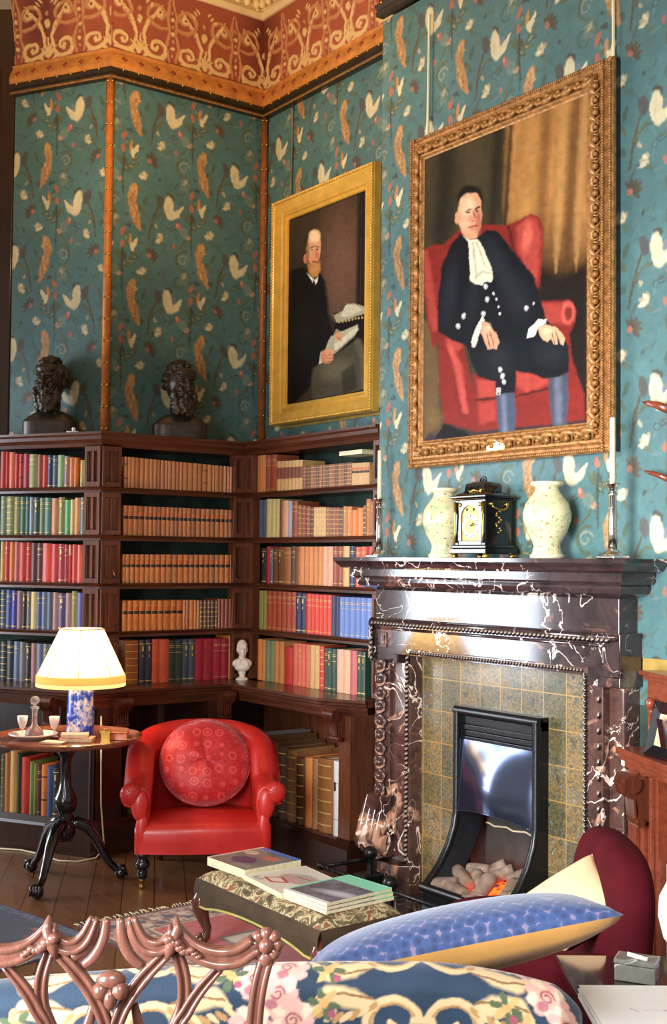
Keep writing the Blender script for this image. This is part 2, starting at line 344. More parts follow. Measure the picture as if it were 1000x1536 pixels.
BOOKS={
 'L1':('L',[(0.731,0.772,0.231,'red','p'),(0.705,0.731,0.228,'red','p'),(0.661,0.705,0.225,'salmon','p'),(0.629,0.661,0.214,'red','p'),(0.596,0.629,0.212,'red','B'),(0.551,0.596,0.212,'crimson','p'),(0.49,0.551,0.208,'olive','g'),(0.451,0.49,0.204,'russet','p'),(0.414,0.451,0.199,'red','p'),(0.376,0.414,0.198,'navy','G'),(0.337,0.376,0.196,'slate','g'),(0.289,0.337,0.198,'palegreen','p'),(0.25,0.289,0.189,'mauve','G'),(0.217,0.25,0.18,'orange','p'),(0.189,0.217,0.179,'orange','p'),(0.146,0.171,0.162,'cream','p'),(0.126,0.146,0.162,'olive','p')]),
 'L2':('L',[(0.717,0.764,0.24,'sage','g'),(0.659,0.717,0.238,'olive','b'),(0.612,0.659,0.235,'olive','g'),(0.573,0.612,0.234,'teal','g'),(0.541,0.573,0.234,'teal','g'),(0.513,0.541,0.231,'paleblue','G'),(0.465,0.513,0.229,'darkgreen','G'),(0.429,0.465,0.226,'sage','g'),(0.375,0.429,0.226,'teal','g'),(0.325,0.375,0.223,'tan','p'),(0.279,0.325,0.228,'olive','G'),(0.238,0.279,0.211,'brightgreen','p'),(0.208,0.238,0.213,'cream','p'),(0.165,0.208,0.223,'tan','p'),(0.127,0.165,0.226,'teal','g')]),
 'L3':('L',[(0.725,0.757,0.248,'buff','p'),(0.687,0.725,0.248,'red','g'),(0.65,0.687,0.246,'orange','p'),(0.613,0.65,0.246,'pink','p'),(0.56,0.613,0.242,'red','p'),(0.524,0.56,0.242,'red','g'),(0.479,0.524,0.239,'maroon','p'),(0.437,0.479,0.239,'maroon','g'),(0.37,0.437,0.237,'vermilion','p'),(0.32,0.37,0.233,'red','p'),(0.276,0.32,0.233,'crimson','G'),(0.245,0.276,0.231,'crimson','g'),(0.22,0.245,0.231,'red','w'),(0.182,0.22,0.231,'red','p'),(0.144,0.182,0.229,'salmon','p'),(0.121,0.144,0.227,'red','p')]),
 'L4':('L',[(0.707,0.749,0.237,'slate','b'),(0.664,0.707,0.237,'blue','g'),(0.624,0.664,0.235,'violet','G'),(0.585,0.624,0.234,'mauve','p'),(0.55,0.585,0.23,'black','G'),(0.517,0.55,0.231,'grey','G'),(0.475,0.517,0.229,'cream','p'),(0.437,0.475,0.229,'blue','g'),(0.399,0.437,0.23,'greyblue','g'),(0.355,0.399,0.229,'slate','p'),(0.315,0.355,0.229,'rose','p'),(0.261,0.315,0.223,'purple','G'),(0.216,0.261,0.227,'mauve','p'),(0.178,0.216,0.238,'olive','g'),(0.123,0.178,0.23,'violet','p')]),
 'L5':('L',[(0.694,0.741,0.24,'black','b'),(0.64,0.694,0.247,'black','g'),(0.596,0.64,0.244,'greyblue','g'),(0.553,0.596,0.242,'grey','p'),(0.509,0.553,0.238,'black','G'),(0.469,0.509,0.238,'rose','p'),(0.419,0.469,0.236,'greyblue','p'),(0.381,0.419,0.236,'grey','g'),(0.341,0.381,0.236,'slate','p'),(0.3,0.341,0.237,'sage','g'),(0.257,0.3,0.237,'black','p'),(0.215,0.257,0.237,'greyblue','p'),(0.172,0.215,0.237,'tan','p'),(0.13,0.172,0.237,'slate','p')]),
 'Lx':('l',[(0.638,0.664,0.332,'sage','b'),(0.6,0.638,0.341,'tan','p'),(0.547,0.6,0.357,'buff','p'),(0.517,0.547,0.343,'darkgreen','p'),(0.457,0.517,0.328,'red','p'),(0.428,0.456,0.306,'palegreen','p'),(0.404,0.428,0.296,'olive','p'),(0.373,0.404,0.293,'maroon','g'),(0.333,0.373,0.294,'orange','B'),(0.293,0.333,0.287,'blue','p'),(0.251,0.293,0.283,'black','G')]),
 'M1':('M',[(3.297,3.323,0.189,'tan','B'),(3.324,3.348,0.189,'tan','p'),(3.348,3.375,0.188,'tan','p'),(3.375,3.407,0.187,'tan2','p'),(3.407,3.437,0.186,'tan','p'),(3.437,3.472,0.185,'tan','p'),(3.472,3.498,0.184,'tan','p'),(3.498,3.525,0.183,'tan','p'),(3.525,3.548,0.182,'tan2','p'),(3.548,3.577,0.182,'tan','p'),(3.577,3.599,0.181,'tan','p'),(3.599,3.628,0.18,'tan','p'),(3.628,3.656,0.179,'tan','p'),(3.656,3.68,0.178,'tan2','p'),(3.68,3.706,0.178,'tan','p'),(3.706,3.742,0.177,'tan','p'),(3.742,3.779,0.176,'tan','p'),(3.779,3.813,0.175,'tan','p'),(3.813,3.845,0.174,'tan2','p'),(3.845,3.882,0.173,'tan','B'),(3.882,3.916,0.172,'tan','p'),(3.916,3.936,0.17,'tan','p'),(3.936,3.97,0.17,'tan','p'),(3.97,3.999,0.169,'tan2','p'),(3.999,4.025,0.169,'tan','p'),(4.025,4.045,0.168,'tan','p'),(4.045,4.067,0.168,'tan','p'),(4.067,4.094,0.168,'brown','p'),(4.094,4.12,0.168,'tan2','p')]),
 'M2':('M',[(3.299,3.332,0.181,'tan','k'),(3.332,3.368,0.181,'orangetan','k'),(3.368,3.4,0.181,'tan','k'),(3.4,3.44,0.181,'tan2','k'),(3.44,3.47,0.181,'tan','k'),(3.47,3.5,0.18,'orangetan','k'),(3.5,3.53,0.18,'tan','k'),(3.53,3.558,0.18,'tan2','k'),(3.558,3.592,0.18,'tan','k'),(3.592,3.62,0.18,'orangetan','k'),(3.62,3.65,0.179,'tan','k'),(3.65,3.678,0.179,'tan2','k'),(3.678,3.709,0.179,'tan','k'),(3.709,3.739,0.179,'orangetan','k'),(3.739,3.77,0.179,'tan','k'),(3.77,3.804,0.178,'tan2','k'),(3.804,3.84,0.178,'tan','k'),(3.84,3.874,0.178,'orangetan','k'),(3.874,3.908,0.178,'tan','k'),(3.908,3.942,0.178,'tan2','k'),(3.942,3.978,0.178,'tan','k'),(3.978,4.011,0.178,'orangetan','k'),(4.011,4.04,0.177,'tan','k'),(4.04,4.073,0.177,'tan2','k'),(4.073,4.104,0.177,'tan','k'),(4.104,4.132,0.177,'orangetan','k')]),
 'M3':('M',[(3.297,3.321,0.175,'orangetan','k'),(3.321,3.352,0.175,'tan','k'),(3.352,3.383,0.175,'tan','k'),(3.383,3.418,0.175,'orangetan','k'),(3.418,3.451,0.175,'orangetan','k'),(3.451,3.485,0.175,'tan','k'),(3.485,3.522,0.175,'tan','k'),(3.522,3.56,0.176,'orangetan','k'),(3.56,3.597,0.176,'orangetan','k'),(3.597,3.64,0.176,'tan','k'),(3.64,3.678,0.176,'tan','k'),(3.678,3.72,0.177,'orangetan','k'),(3.72,3.759,0.177,'orangetan','k'),(3.759,3.794,0.177,'tan','k'),(3.794,3.83,0.177,'tan','k'),(3.83,3.868,0.178,'orangetan','k'),(3.868,3.904,0.178,'orangetan','k'),(3.904,3.945,0.178,'tan','k'),(3.945,3.979,0.178,'tan','k'),(3.979,4.017,0.178,'orangetan','k'),(4.017,4.057,0.179,'orangetan','k'),(4.057,4.094,0.179,'tan','k'),(4.094,4.131,0.179,'tan','k')]),
 'M4':('M',[(3.302,3.339,0.184,'orangetan','k'),(3.339,3.376,0.184,'orangetan','k'),(3.376,3.416,0.184,'orangetan','k'),(3.416,3.458,0.183,'orangetan','k'),(3.458,3.499,0.183,'orangetan','k'),(3.499,3.543,0.183,'orangetan','k'),(3.543,3.583,0.182,'orangetan','k'),(3.583,3.632,0.182,'orangetan','k'),(3.632,3.673,0.182,'orangetan','k'),(3.673,3.717,0.181,'orangetan','k'),(3.717,3.738,0.181,'tan','p'),(3.738,3.764,0.181,'tan2','p'),(3.764,3.795,0.181,'orangetan','p'),(3.795,3.816,0.181,'tan','p'),(3.816,3.839,0.18,'tan','p'),(3.839,3.866,0.18,'brown','b'),(3.866,3.893,0.18,'brown','b'),(3.893,3.917,0.18,'brown','b'),(3.917,3.949,0.18,'brown','b'),(3.949,3.969,0.179,'brown','b'),(3.969,3.993,0.187,'russet','p'),(3.993,4.022,0.186,'russet','p'),(4.022,4.05,0.186,'russet','p'),(4.05,4.082,0.186,'russet','p'),(4.082,4.104,0.178,'brown','b'),(4.104,4.129,0.178,'brown','b')]),
 'M5':('M',[(3.328,3.414,0.264,'leather','b'),(3.421,3.463,0.265,'navy','G'),(3.465,3.506,0.266,'navy','G'),(3.508,3.56,0.265,'salmon','p'),(3.56,3.624,0.264,'salmon','p'),(3.624,3.671,0.259,'darkgreen','g'),(3.671,3.72,0.258,'darkgreen','g'),(3.72,3.764,0.26,'slate','G'),(3.764,3.808,0.259,'slate','G'),(3.808,3.871,0.26,'crimson','p'),(3.871,3.94,0.258,'crimson','p'),(3.94,4.001,0.257,'crimson','g'),(4.001,4.054,0.254,'crimson','g'),(4.054,4.096,0.274,'orangetan','p')]),
 'F1':('F',[(-6.547,-6.45,0.237,'tan','p'),(-6.45,-6.399,0.235,'russet','g'),(-6.399,-6.324,0.233,'russet','g'),(-6.324,-6.283,0.188,'buff','m'),(-6.283,-6.242,0.186,'buff','m'),(-6.242,-6.201,0.185,'buff','m'),(-6.201,-6.161,0.184,'buff','m'),(-6.161,-6.121,0.183,'buff','m'),(-6.121,-6.083,0.182,'buff','m'),(-6.083,-6.042,0.181,'buff','m'),(-6.042,-6,0.139,'russet','b'),(-6,-5.959,0.138,'brown','b'),(-5.959,-5.923,0.138,'leather','b'),(-5.923,-5.898,0.137,'russet','b'),(-5.898,-5.867,0.137,'brown','b'),(-5.867,-5.837,0.137,'leather','b'),(-5.837,-5.796,0.137,'russet','b'),(-5.796,-5.766,0.136,'brown','b'),(-5.766,-5.737,0.136,'leather','b'),(-5.737,-5.708,0.136,'russet','b'),(-5.708,-5.679,0.136,'brown','b'),(-5.679,-5.643,0.135,'leather','b'),(-5.643,-5.619,0.135,'russet','b'),(-5.619,-5.586,0.135,'brown','b'),(-5.586,-5.565,0.135,'leather','b'),(-5.565,-5.542,0.135,'russet','b'),(-5.542,-5.517,0.13,'buff','k'),(-5.517,-5.493,0.129,'buff','k'),(-5.493,-5.468,0.129,'buff','k'),(-5.468,-5.445,0.128,'buff','k'),(-5.445,-5.423,0.128,'buff','k'),(-5.423,-5.4,0.127,'buff','k'),(-5.4,-5.379,0.126,'buff','k')]),
 'F2':('F',[(-6.526,-6.483,0.24,'slate','p'),(-6.483,-6.437,0.24,'slate','p'),(-6.437,-6.381,0.244,'cream','p'),(-6.381,-6.331,0.242,'cream','p'),(-6.331,-6.287,0.241,'cream','p'),(-6.287,-6.257,0.235,'brown','p'),(-6.257,-6.189,0.228,'peach','p'),(-6.189,-6.149,0.222,'paleblue','p'),(-6.149,-6.088,0.22,'russet','g'),(-6.088,-6.046,0.196,'leather','b'),(-6.046,-6.003,0.19,'russet','b'),(-6.003,-5.953,0.184,'russet','b'),(-5.953,-5.915,0.178,'brown','b'),(-5.915,-5.892,0.176,'buff','b'),(-5.892,-5.865,0.175,'buff','b'),(-5.865,-5.838,0.175,'buff','b'),(-5.838,-5.816,0.174,'buff','b'),(-5.816,-5.794,0.174,'buff','b'),(-5.794,-5.754,0.171,'leather','b'),(-5.754,-5.725,0.17,'russet','b'),(-5.725,-5.696,0.169,'leather','b'),(-5.696,-5.657,0.168,'russet','b'),(-5.657,-5.624,0.165,'brown','b'),(-5.624,-5.586,0.173,'tan','g'),(-5.586,-5.54,0.17,'tan','g'),(-5.54,-5.492,0.149,'orangetan','p'),(-5.492,-5.434,0.158,'orangetan','p'),(-5.434,-5.407,0.173,'brown','b'),(-5.407,-5.363,0.207,'tan2','g'),(-5.363,-5.332,0.193,'tan2','g')]),
 'F3':('F',[(-6.489,-6.431,0.224,'black','G'),(-6.431,-6.384,0.235,'crimson','p'),(-6.384,-6.359,0.222,'slate','G'),(-6.359,-6.306,0.226,'brown','g'),(-6.306,-6.238,0.228,'brown','G'),(-6.238,-6.158,0.229,'leather','g'),(-6.158,-6.107,0.234,'brown','g'),(-6.107,-6.075,0.231,'brown','p'),(-6.075,-6.013,0.232,'orangetan','p'),(-6.013,-5.967,0.231,'tan','p'),(-5.967,-5.921,0.231,'orangetan','p'),(-5.921,-5.871,0.231,'tan','p'),(-5.871,-5.823,0.231,'orangetan','p'),(-5.823,-5.774,0.231,'peach','p'),(-5.774,-5.72,0.231,'peach','p'),(-5.72,-5.67,0.232,'russet','g'),(-5.67,-5.62,0.231,'russet','g'),(-5.62,-5.561,0.232,'buff','p'),(-5.557,-5.504,0.232,'navy','g'),(-5.501,-5.453,0.228,'salmon','g'),(-5.453,-5.399,0.229,'salmon','g'),(-5.399,-5.328,0.23,'red','p')]),
 'F4':('F',[(-6.513,-6.465,0.244,'olive','p'),(-6.465,-6.423,0.245,'olive','p'),(-6.423,-6.366,0.244,'russet2','g'),(-6.366,-6.314,0.244,'russet2','g'),(-6.314,-6.258,0.244,'russet2','g'),(-6.258,-6.205,0.243,'russet2','g'),(-6.205,-6.152,0.243,'russet2','g'),(-6.152,-6.096,0.243,'russet2','g'),(-6.096,-6.043,0.24,'navy','G'),(-6.043,-5.989,0.239,'navy','G'),(-5.989,-5.935,0.238,'vermilion','g'),(-5.935,-5.9,0.237,'vermilion','g'),(-5.9,-5.855,0.237,'vermilion','g'),(-5.855,-5.815,0.236,'vermilion','g'),(-5.815,-5.774,0.236,'vermilion','g'),(-5.774,-5.727,0.236,'vermilion','g'),(-5.727,-5.687,0.233,'navy','p'),(-5.687,-5.648,0.232,'navy','p'),(-5.648,-5.606,0.229,'blue2','g'),(-5.606,-5.559,0.229,'blue2','g'),(-5.559,-5.501,0.229,'blue2','g'),(-5.501,-5.452,0.229,'blue2','g'),(-5.452,-5.402,0.229,'blue2','g'),(-5.402,-5.342,0.229,'blue2','g')]),
 'F5':('F',[(-6.52,-6.472,0.259,'orangetan','p'),(-6.472,-6.43,0.255,'tan','p'),(-6.429,-6.379,0.254,'sage','p'),(-6.379,-6.329,0.255,'sage','p'),(-6.329,-6.283,0.257,'tan','p'),(-6.283,-6.223,0.257,'tan','p'),(-6.214,-6.127,0.228,'red','p'),(-6.123,-6.071,0.256,'salmon','p'),(-6.071,-6.032,0.258,'salmon','g'),(-6.032,-5.994,0.257,'salmon','p'),(-5.994,-5.94,0.257,'salmon','p'),(-5.94,-5.895,0.257,'buff','g'),(-5.895,-5.845,0.256,'buff','g'),(-5.845,-5.798,0.256,'vermilion','b'),(-5.793,-5.761,0.248,'darkgreen','g'),(-5.761,-5.725,0.249,'darkgreen','G'),(-5.725,-5.674,0.247,'darkgreen','g'),(-5.671,-5.61,0.248,'peach','p'),(-5.61,-5.543,0.249,'peach','p'),(-5.543,-5.478,0.25,'pink','p'),(-5.478,-5.431,0.248,'darkgreen','G'),(-5.431,-5.404,0.248,'darkgreen','G')]),
 'Fx':('f',[(-6.164,-6.098,0.467,'grey','p'),(-6.097,-6.032,0.455,'brown','p'),(-6.032,-5.949,0.429,'brown','p'),(-5.949,-5.859,0.416,'brown','b'),(-5.858,-5.765,0.404,'leather','b'),(-5.765,-5.683,0.374,'brown','b'),(-5.683,-5.607,0.388,'orangetan','p'),(-5.607,-5.557,0.392,'leather','p'),(-5.556,-5.413,0.404,'leather','b'),(-5.409,-5.342,0.405,'white','R')]),
 'Mx':('m',[(3.295,3.36,0.406,'leather','b'),(3.362,3.413,0.405,'leather','b')]),
}

# ------------------------------------------------------------- room layout (metres)
XL, XU, XW = -6.415, -6.641, -6.913        # middle bookcase: lower front, upper front, wall
YL, YU, YW = 3.933, 4.148, 4.443           # alcove bookcase: lower front, upper front, wall
YB, XB = 4.114, -5.21                      # chimney breast front and its left corner
CL, CU, CW = Vector((-6.415, 3.001)), Vector((-6.641, 3.135)), Vector((-6.913, 3.287))   # canted corner
DL = Vector((-.866, -.5)); NL = Vector((.5, -.866))   # bay wall runs along DL, faces NL
TOPZ = 2.454; LEDGE = .94; ZR = 4.71; ZF = 4.905; ZC = 5.36
SHELF = [2.128, 1.840, 1.551, 1.262]       # upper faces of the shelves

# ------------------------------------------------------------- wallpaper
def paper_tile():
    TW, TH = .99, .608; nu, nv = 440, 270
    u = (np.arange(nu) + .5) / nu * TW; v = (np.arange(nv) + .5) / nv * TH; uu, vv = np.meshgrid(u, v)
    p = Paint(uu.ravel(), vv.ravel(), '#4d7a7a')
    f = np.sin(uu * 2 * math.pi / TW * 2) * .5 + np.sin(vv * 2 * math.pi / TH + 1) * .5
    p.c *= (1 + .07 * f.ravel())[:, None]
    cream, cr2, coral, orange, brown, leaf, leaf2, dark, grey = '#e0d2a4', '#b9aa80', '#b56a50', '#bf8a4c', '#5a4a34', '#5c6646', '#48604e', '#3c3f38', '#76828c'
    def fl(x, y, s, c1, c2, r0=0):
        p.ell(x + s * .5, y - s * .9, s * .9, s * .45, leaf, r0 - .6, a=.6, rag=.5)
        for q in range(4): an = r0 + 1.2 + q * .62; p.ell(x + s * .55 * math.cos(an), y + s * .8 * math.sin(an), s * .42, s * .85, c1 if q % 2 else c2, an - math.pi / 2, .45, .92, rag=.35)
        p.ell(x, y - s * .25, s * .35, s * .3, brown, a=.55)
    def stamp(fn):
        for c in (-2, -1, 0, 1, 2):
            for d in (-2, -1, 0, 1, 2):
                fn(.25 + c * .495, .3 + d * .608 + (c % 2) * .304)
    def stems(x, y):
        r5 = random.Random(5)
        for q in range(46):
            lx_, ly_ = x + r5.uniform(-.2, .3), y + r5.uniform(-.3, .3); p.ell(lx_, ly_, r5.uniform(.012, .03), r5.uniform(.005, .011), r5.choice([leaf, leaf2, dark, brown, '#6c8a84', '#3f6a6c']), r5.uniform(0, 3.1), a=r5.uniform(.35, .75), rag=.6)
        p.line([(x - .08, y + .34), (x - .085, y + .2), (x - .08, y + .06)], [.005, .007, .004], dark, a=.8)
        p.line([(x + .16, y + .02), (x + .12, y - .08), (x + .1, y - .2)], [.006, .008, .005], brown, a=.9)
        p.line([(x + .12, y - .08), (x + .19, y - .02), (x + .25, y - .03)], [.006, .008, .004], leaf, a=.9)
        p.line(arc(x - .13, y + .02, .075, .05, 250, 80), [.008] * 14, leaf, a=.9)
        p.line(arc(x - .15, y + .01, .04, .012, 20, 400), [.004] * 14, cr2, a=.55)
        p.line(arc(x + .33, y + .16, .05, .02, 90, 380), [.005] * 14, leaf2, a=.8)
        p.line(arc(x + .24, y - .12, .02, .012, 0, 330), [.0022] * 14, dark, a=.8)
        p.line([(x + .26, y - .12), (x + .3, y - .1)], .0022, dark)
        for q in range(5):
            an = 2.2 + q * .42; p.ell(x - .1 + .045 * math.cos(an), y - .1 + .05 * math.sin(an), .024, .010, leaf, an, a=.9, rag=.3)
        for q in range(6):
            an = -.6 + q * .55; p.ell(x + .11 + .032 * math.cos(an), y + .31 + .034 * math.sin(an), .026, .011, brown, an, a=.85, rag=.3)
        for q in range(5):
            an = .3 + q * .5; p.ell(x + .40 + .03 * math.cos(an), y - .06 + .05 * math.sin(an), .030, .011, leaf, an, a=.9, rag=.3)
        p.line([(x + .4, y - .08), (x + .36, y - .18), (x + .3, y - .24)], [.005, .006, .003], leaf)
        p.line(arc(x + .40, y + .02, .10, .05, -80, 100), [.006] * 14, leaf, a=.9)
        for q in range(7): an = -1.3 + q * .42; p.ell(x + .40 + .105 * math.cos(an), y + .02 + .09 * math.sin(an), .034, .013, leaf if q % 2 else leaf2, an + .7, a=.85, rag=.5); p.ell(x + .40 + .10 * math.cos(an), y + .02 + .085 * math.sin(an), .018, .004, cr2, an + .7, a=.6)
        p.ell(x + .075, y + .055, .014, .036, leaf2, -.4, a=.9, rag=.3); p.ell(x + .06, y - .02, .012, .026, leaf, .6, a=.8)
    stamp(stems)
    def motifs(x, y):
        # orange hoopoe like bird hanging down
        p.line([(x - .002, y + .125), (x - .02, y + .07), (x - .022, y + .03), (x, y - .04), (x + .02, y - .09), (x + .04, y - .14)], [.023, .032, .024, .034, .026, .010], orange, .3)
        r6 = random.Random(6)
        for q in range(26): t_ = r6.random(); p.ell(x - .015 + .045 * max(0, t_ - .4) + r6.uniform(-.022, .022), y + .125 - t_ * .25, .0045, .010, r6.choice(['#e0b878', '#8c5c30', '#d8a058']), r6.uniform(-.6, .6), a=.75)
        for q in range(7): p.ell(x - .01 + rnd.uniform(-.02, .03), y + .05 - q * .025, .007, .012, '#9a6a34', .5, a=.7)
        for q in range(4): p.ell(x + .0 + q * .006, y + .13 - q * .016, .009, .005, '#dfae62', .9)
        p.ell(x + .062, y - .115, .018, .022, leaf2, .4, a=.8)
        # pale bird with dark wing
        bx, by = x + .26, y + .02
        p.ell(bx - .085, by + .04, .026, .045, '#57504a', .25, a=.92); p.ell(bx - .012, by + .085, .03, .022, '#4a4640', -.6, a=.9)
        p.ell(bx - .015, by + .015, .035, .075, cream, .15, .2); p.line([(bx + .0, by - .04), (bx + .045, by - .02), (bx + .085, by + .035)], [.026, .022, .006], cream)
        p.ell(bx + .032, by + .022, .012, .026, grey, -.5, a=.9); p.ell(bx - .02, by + .0, .010, .04, '#d9c48c', .1, a=.6)
        # flowers and buds
        fl(x + .062, y + .188, .030, cream, cr2, -.2)
        p.ell(x + .316, y - .077, .018, .026, coral, .35); p.ell(x + .308, y - .07, .007, .012, '#e3a07c', .3)
        p.ell(x - .087, y + .36, .017, .026, coral, .2); p.ell(x - .084, y - .165, .016, .03, coral, -.5); p.ell(x + .1, y + .315, .014, .016, coral)
        p.ell(x - .03, y + .39, .013, .04, orange, -.1); p.ell(x + .005, y + .37, .013, .042, cream, -.45); p.ell(x - .015, y + .345, .014, .03, cream, .2)
        fl(x + .19, y - .19, .03, cream, cr2, .2); p.ell(x - .21, y + .1, .011, .02, coral, .1, rag=.4)
        fl(x + .39, y - .15, .02, cr2, coral, -.4); p.ell(x - .14, y + .19, .03, .036, '#7f9384', .3, a=.6, rag=.6)
        p.ell(x + .36, y + .2, .034, .044, '#7d9184', -.2, a=.6, rag=.6); fl(x + .37, y + .21, .018, cr2, '#8fa592', .3)
        p.ell(x + .155, y - .1, .010, .017, cr2, .6, a=.8)
    stamp(motifs)
    return p.c.reshape(nv, nu, 3)
_TILE = paper_tile()
def wallpaper(ua, va, dim=1.0):
    """ua, va: position so that an orange bird sits at (0,0)"""
    def fn(u, v):
        p = Paint(u, v, '#000000'); nv, nu = _TILE.shape[:2]
        w1 = (fbm(u, v, 9, 4) - .5) * .018 + (fbm(u, v, 70, 14) - .5) * .012; w2 = (fbm(u, v, 9, 8) - .5) * .018 + (fbm(u, v, 70, 18) - .5) * .012
        x = (((u - ua + .25 + w1) / .99) % 1) * nu; y = (((v - va + .3 + w2) / .608) % 1) * nv
        x0 = np.floor(x).astype(int); y0 = np.floor(y).astype(int); fx = (x - x0)[:, None]; fy = (y - y0)[:, None]
        g = lambda a, b: _TILE[b % nv, a % nu]
        p.c = (g(x0, y0) * (1 - fx) + g(x0 + 1, y0) * fx) * (1 - fy) + (g(x0, y0 + 1) * (1 - fx) + g(x0 + 1, y0 + 1) * fx) * fy
        p.c = p.c * (.80 + .3 * fbm(u, v, 3.1, 2))[:, None] * (.86 + .3 * fbm(u, v, 45, 31))[:, None]; g_ = p.c.mean(1, keepdims=True); p.c = p.c * .86 + g_ * .14
        m = fbm(u, v, 2.3, 12) > .9; p.c[m] *= .8
        return p
    return fn
M['wallpaper'] = attr_mat('flowered_wallpaper', .62, 0, .08, .25, 260)
wp = M['wallpaper']
# middle wall (above the middle bookcase), bay wall, alcove wall, chimney breast
struct(painted_panel('wall_left', (XW, CW.y, 2.2), (0, 1, 0), (0, 0, 1), YW - CW.y, 2.75, .006, wallpaper(3.465 - CW.y, 3.936 - 2.2), wp, (1, 0, 0), back=.1))
_wb = struct(painted_panel('wall_bay', (CW.x, CW.y, 2.2), (DL.x, DL.y, 0), (0, 0, 1), .745, 2.75, .006, wallpaper(.49, 3.62 - 2.2), wp, (NL.x, NL.y, 0), back=.1))
struct(painted_panel('wall_alcove', (XW, YW, 2.2), (1, 0, 0), (0, 0, 1), XB - XW, 2.75, .006, wallpaper(.42, 4.13 - 2.2), wp, (0, -1, 0), back=.1))
struct(painted_panel('wall_chimney', (XB, YB, 1.1), (1, 0, 0), (0, 0, 1), 3.2, 3.6, .0048, wallpaper(-5.05 - XB, 3.92 - 1.1), wp, (0, -1, 0), back=.06))
def realign(o, x, y, a):
    M4 = Matrix.Translation((x, y, 0)) @ Matrix.Rotation(a, 4, 'Z'); o.data.transform(M4.inverted()); o.matrix_world = M4
realign(_wb, CW.x, CW.y, math.atan2(DL.y, DL.x))
def solid(name, fn, mat, bevel=0, smooth=False):
    b = MB(); fn(b); return struct(b.build(name, mat, None, smooth, bevel))
M['lining'] = M['darkgreenback']
solid('wall_back', lambda b: (b.box(XW - .15, XW - .02, CW.y, YW + .1, 0, 2.3), b.box(XW - .1, XB - .02, YW + .02, YW + .15, 0, 2.3),
      b.prism([(CW.x - .02, CW.y), (CW.x + DL.x * 2.2, CW.y + DL.y * 2.2), (CW.x + DL.x * 2.2 - .1, CW.y + DL.y * 2.2 + .17), (CW.x - .12, CW.y + .12)], 0, 2.2)), M['lining'])
solid('wall_breast_core', lambda b: (b.box(XB, -4.77, YB + .07, YB + .33, 0, 5.4), b.box(-3.66, -2.0, YB + .07, YB + .33, 0, 5.4), b.box(-4.77, -3.66, YB + .07, YB + .33, 1.2, 5.4), b.box(XB, -4.77, YB, YB + .06, 0, 1.1), b.box(-3.6, -2.0, YB, YB + .06, 0, 1.1)), M['lining'])
# dark panelled window reveal beyond the bay wall
pe = Vector((CW.x + DL.x * .745, CW.y + DL.y * .745))
def reveal(b):
    q = [(pe.x - .01, pe.y - .005), (pe.x - .42, pe.y - .5), (pe.x - .5, pe.y - .42), (pe.x - .09, pe.y + .09)]
    b.prism(q, 0, 5.3)
    for z0 in (2.6, 3.4, 4.2):
        d = Vector((-.41, -.495)); n_ = Vector((.77, -.638)) * .012
        a = Vector((pe.x - .01, pe.y - .005)) + d * .15; c = Vector((pe.x - .01, pe.y - .005)) + d * .85
        b.prism([(a.x, a.y), (c.x, c.y), (c.x + n_.x, c.y + n_.y), (a.x + n_.x, a.y + n_.y)], z0, z0 + .7)
solid('wall_reveal', reveal, M['mahogany_dark'], .004)

# floor and ceiling
N = NT('oak_boards'); P(N, .32, 0, .15); v = coords(N, (1, 1, 1), (0, 0, math.radians(28)))
br = N.add('ShaderNodeTexBrick'); br.inputs['Scale'].default_value = 1.0; br.inputs['Mortar Size'].default_value = .003; br.inputs['Brick Width'].default_value = 1.4; br.inputs['Row Height'].default_value = .16
br.inputs['Color1'].default_value = (*L('#7d5436'), 1); br.inputs['Color2'].default_value = (*L('#8c6040'), 1); br.inputs['Mortar'].default_value = (*L('#4a2c1a'), 1); N.link(v, br.inputs[0])
gr = noise_tex(N, coords(N, (2.2, 30, 1), (0, 0, math.radians(28))), 1.6, 5, .6, .4)
N.link(mix(N, .8, br.outputs[0], ramp(N, gr, [(.3, (.5, .45, .4)), (.7, (1, 1, 1))]), 'MULTIPLY'), N.b.inputs[0]); bump(N, gr, .05, .002)
M['floorwood'] = N.m
solid('floor', lambda b: b.box(-8.5, 2.5, -4, YB + .3, -.1, 0), M['floorwood'])
M['plaster'] = plain('cream_plaster', '#e5cd9c', .7, 0, 0, .1, 8, .1)
solid('ceiling', lambda b: b.box(-8.5, 2.5, -4, 5.2, 5.62, 5.72), M['plaster'])

# ------------------------------------------------------------- picture rail, moulding, frieze, cornice
path = [((CW.x + DL.x * .745, CW.y + DL.y * .745), (NL.x, NL.y)), ((CW.x, CW.y), (1, -.577)), ((XW, YW), (1, -1)), ((XB, YW), (0, -1))]
bpath = [((XB, YB), (0, -1)), ((-2.2, YB), (0, -1))]
def trimobj(name, prof, mat, pth, smooth=False):
    b = MB(); b.sweep(prof, pth); return struct(sharp(b.build(name, mat), 30))
M['rail'] = plain('dark_gilt_rail', '#3a2c1c', .35, .3, .1, .3)
M['ochre'] = plain('ochre_gilt_moulding', '#c47f3c', .5, .15, 0, .25, 16, .3, 50)
railp = [(0, ZR), (.05, ZR), (.055, ZR + .02), (.045, ZR + .035), (.06, ZR + .05), (.06, ZR + .062), (0, ZR + .062)]
r1 = trimobj('trim_1', railp, M['rail'], path); r2 = trimobj('trim_2', railp, M['rail'], bpath)
goldline = [(.055, ZR - .004), (.066, ZR + .002), (.055, ZR + .012)]
b = MB(); b.sweep(goldline, path); b.build('gilt_edge', M['giltold'], r1)
orp = [(0, ZR + .06), (.065, ZR + .062), (.072, ZR + .09), (.06, ZR + .13), (.035, ZR + .17), (.04, ZR + .19), (.02, ZF), (0, ZF)]
r3 = trimobj('trim_3', orp, M['ochre'], path)
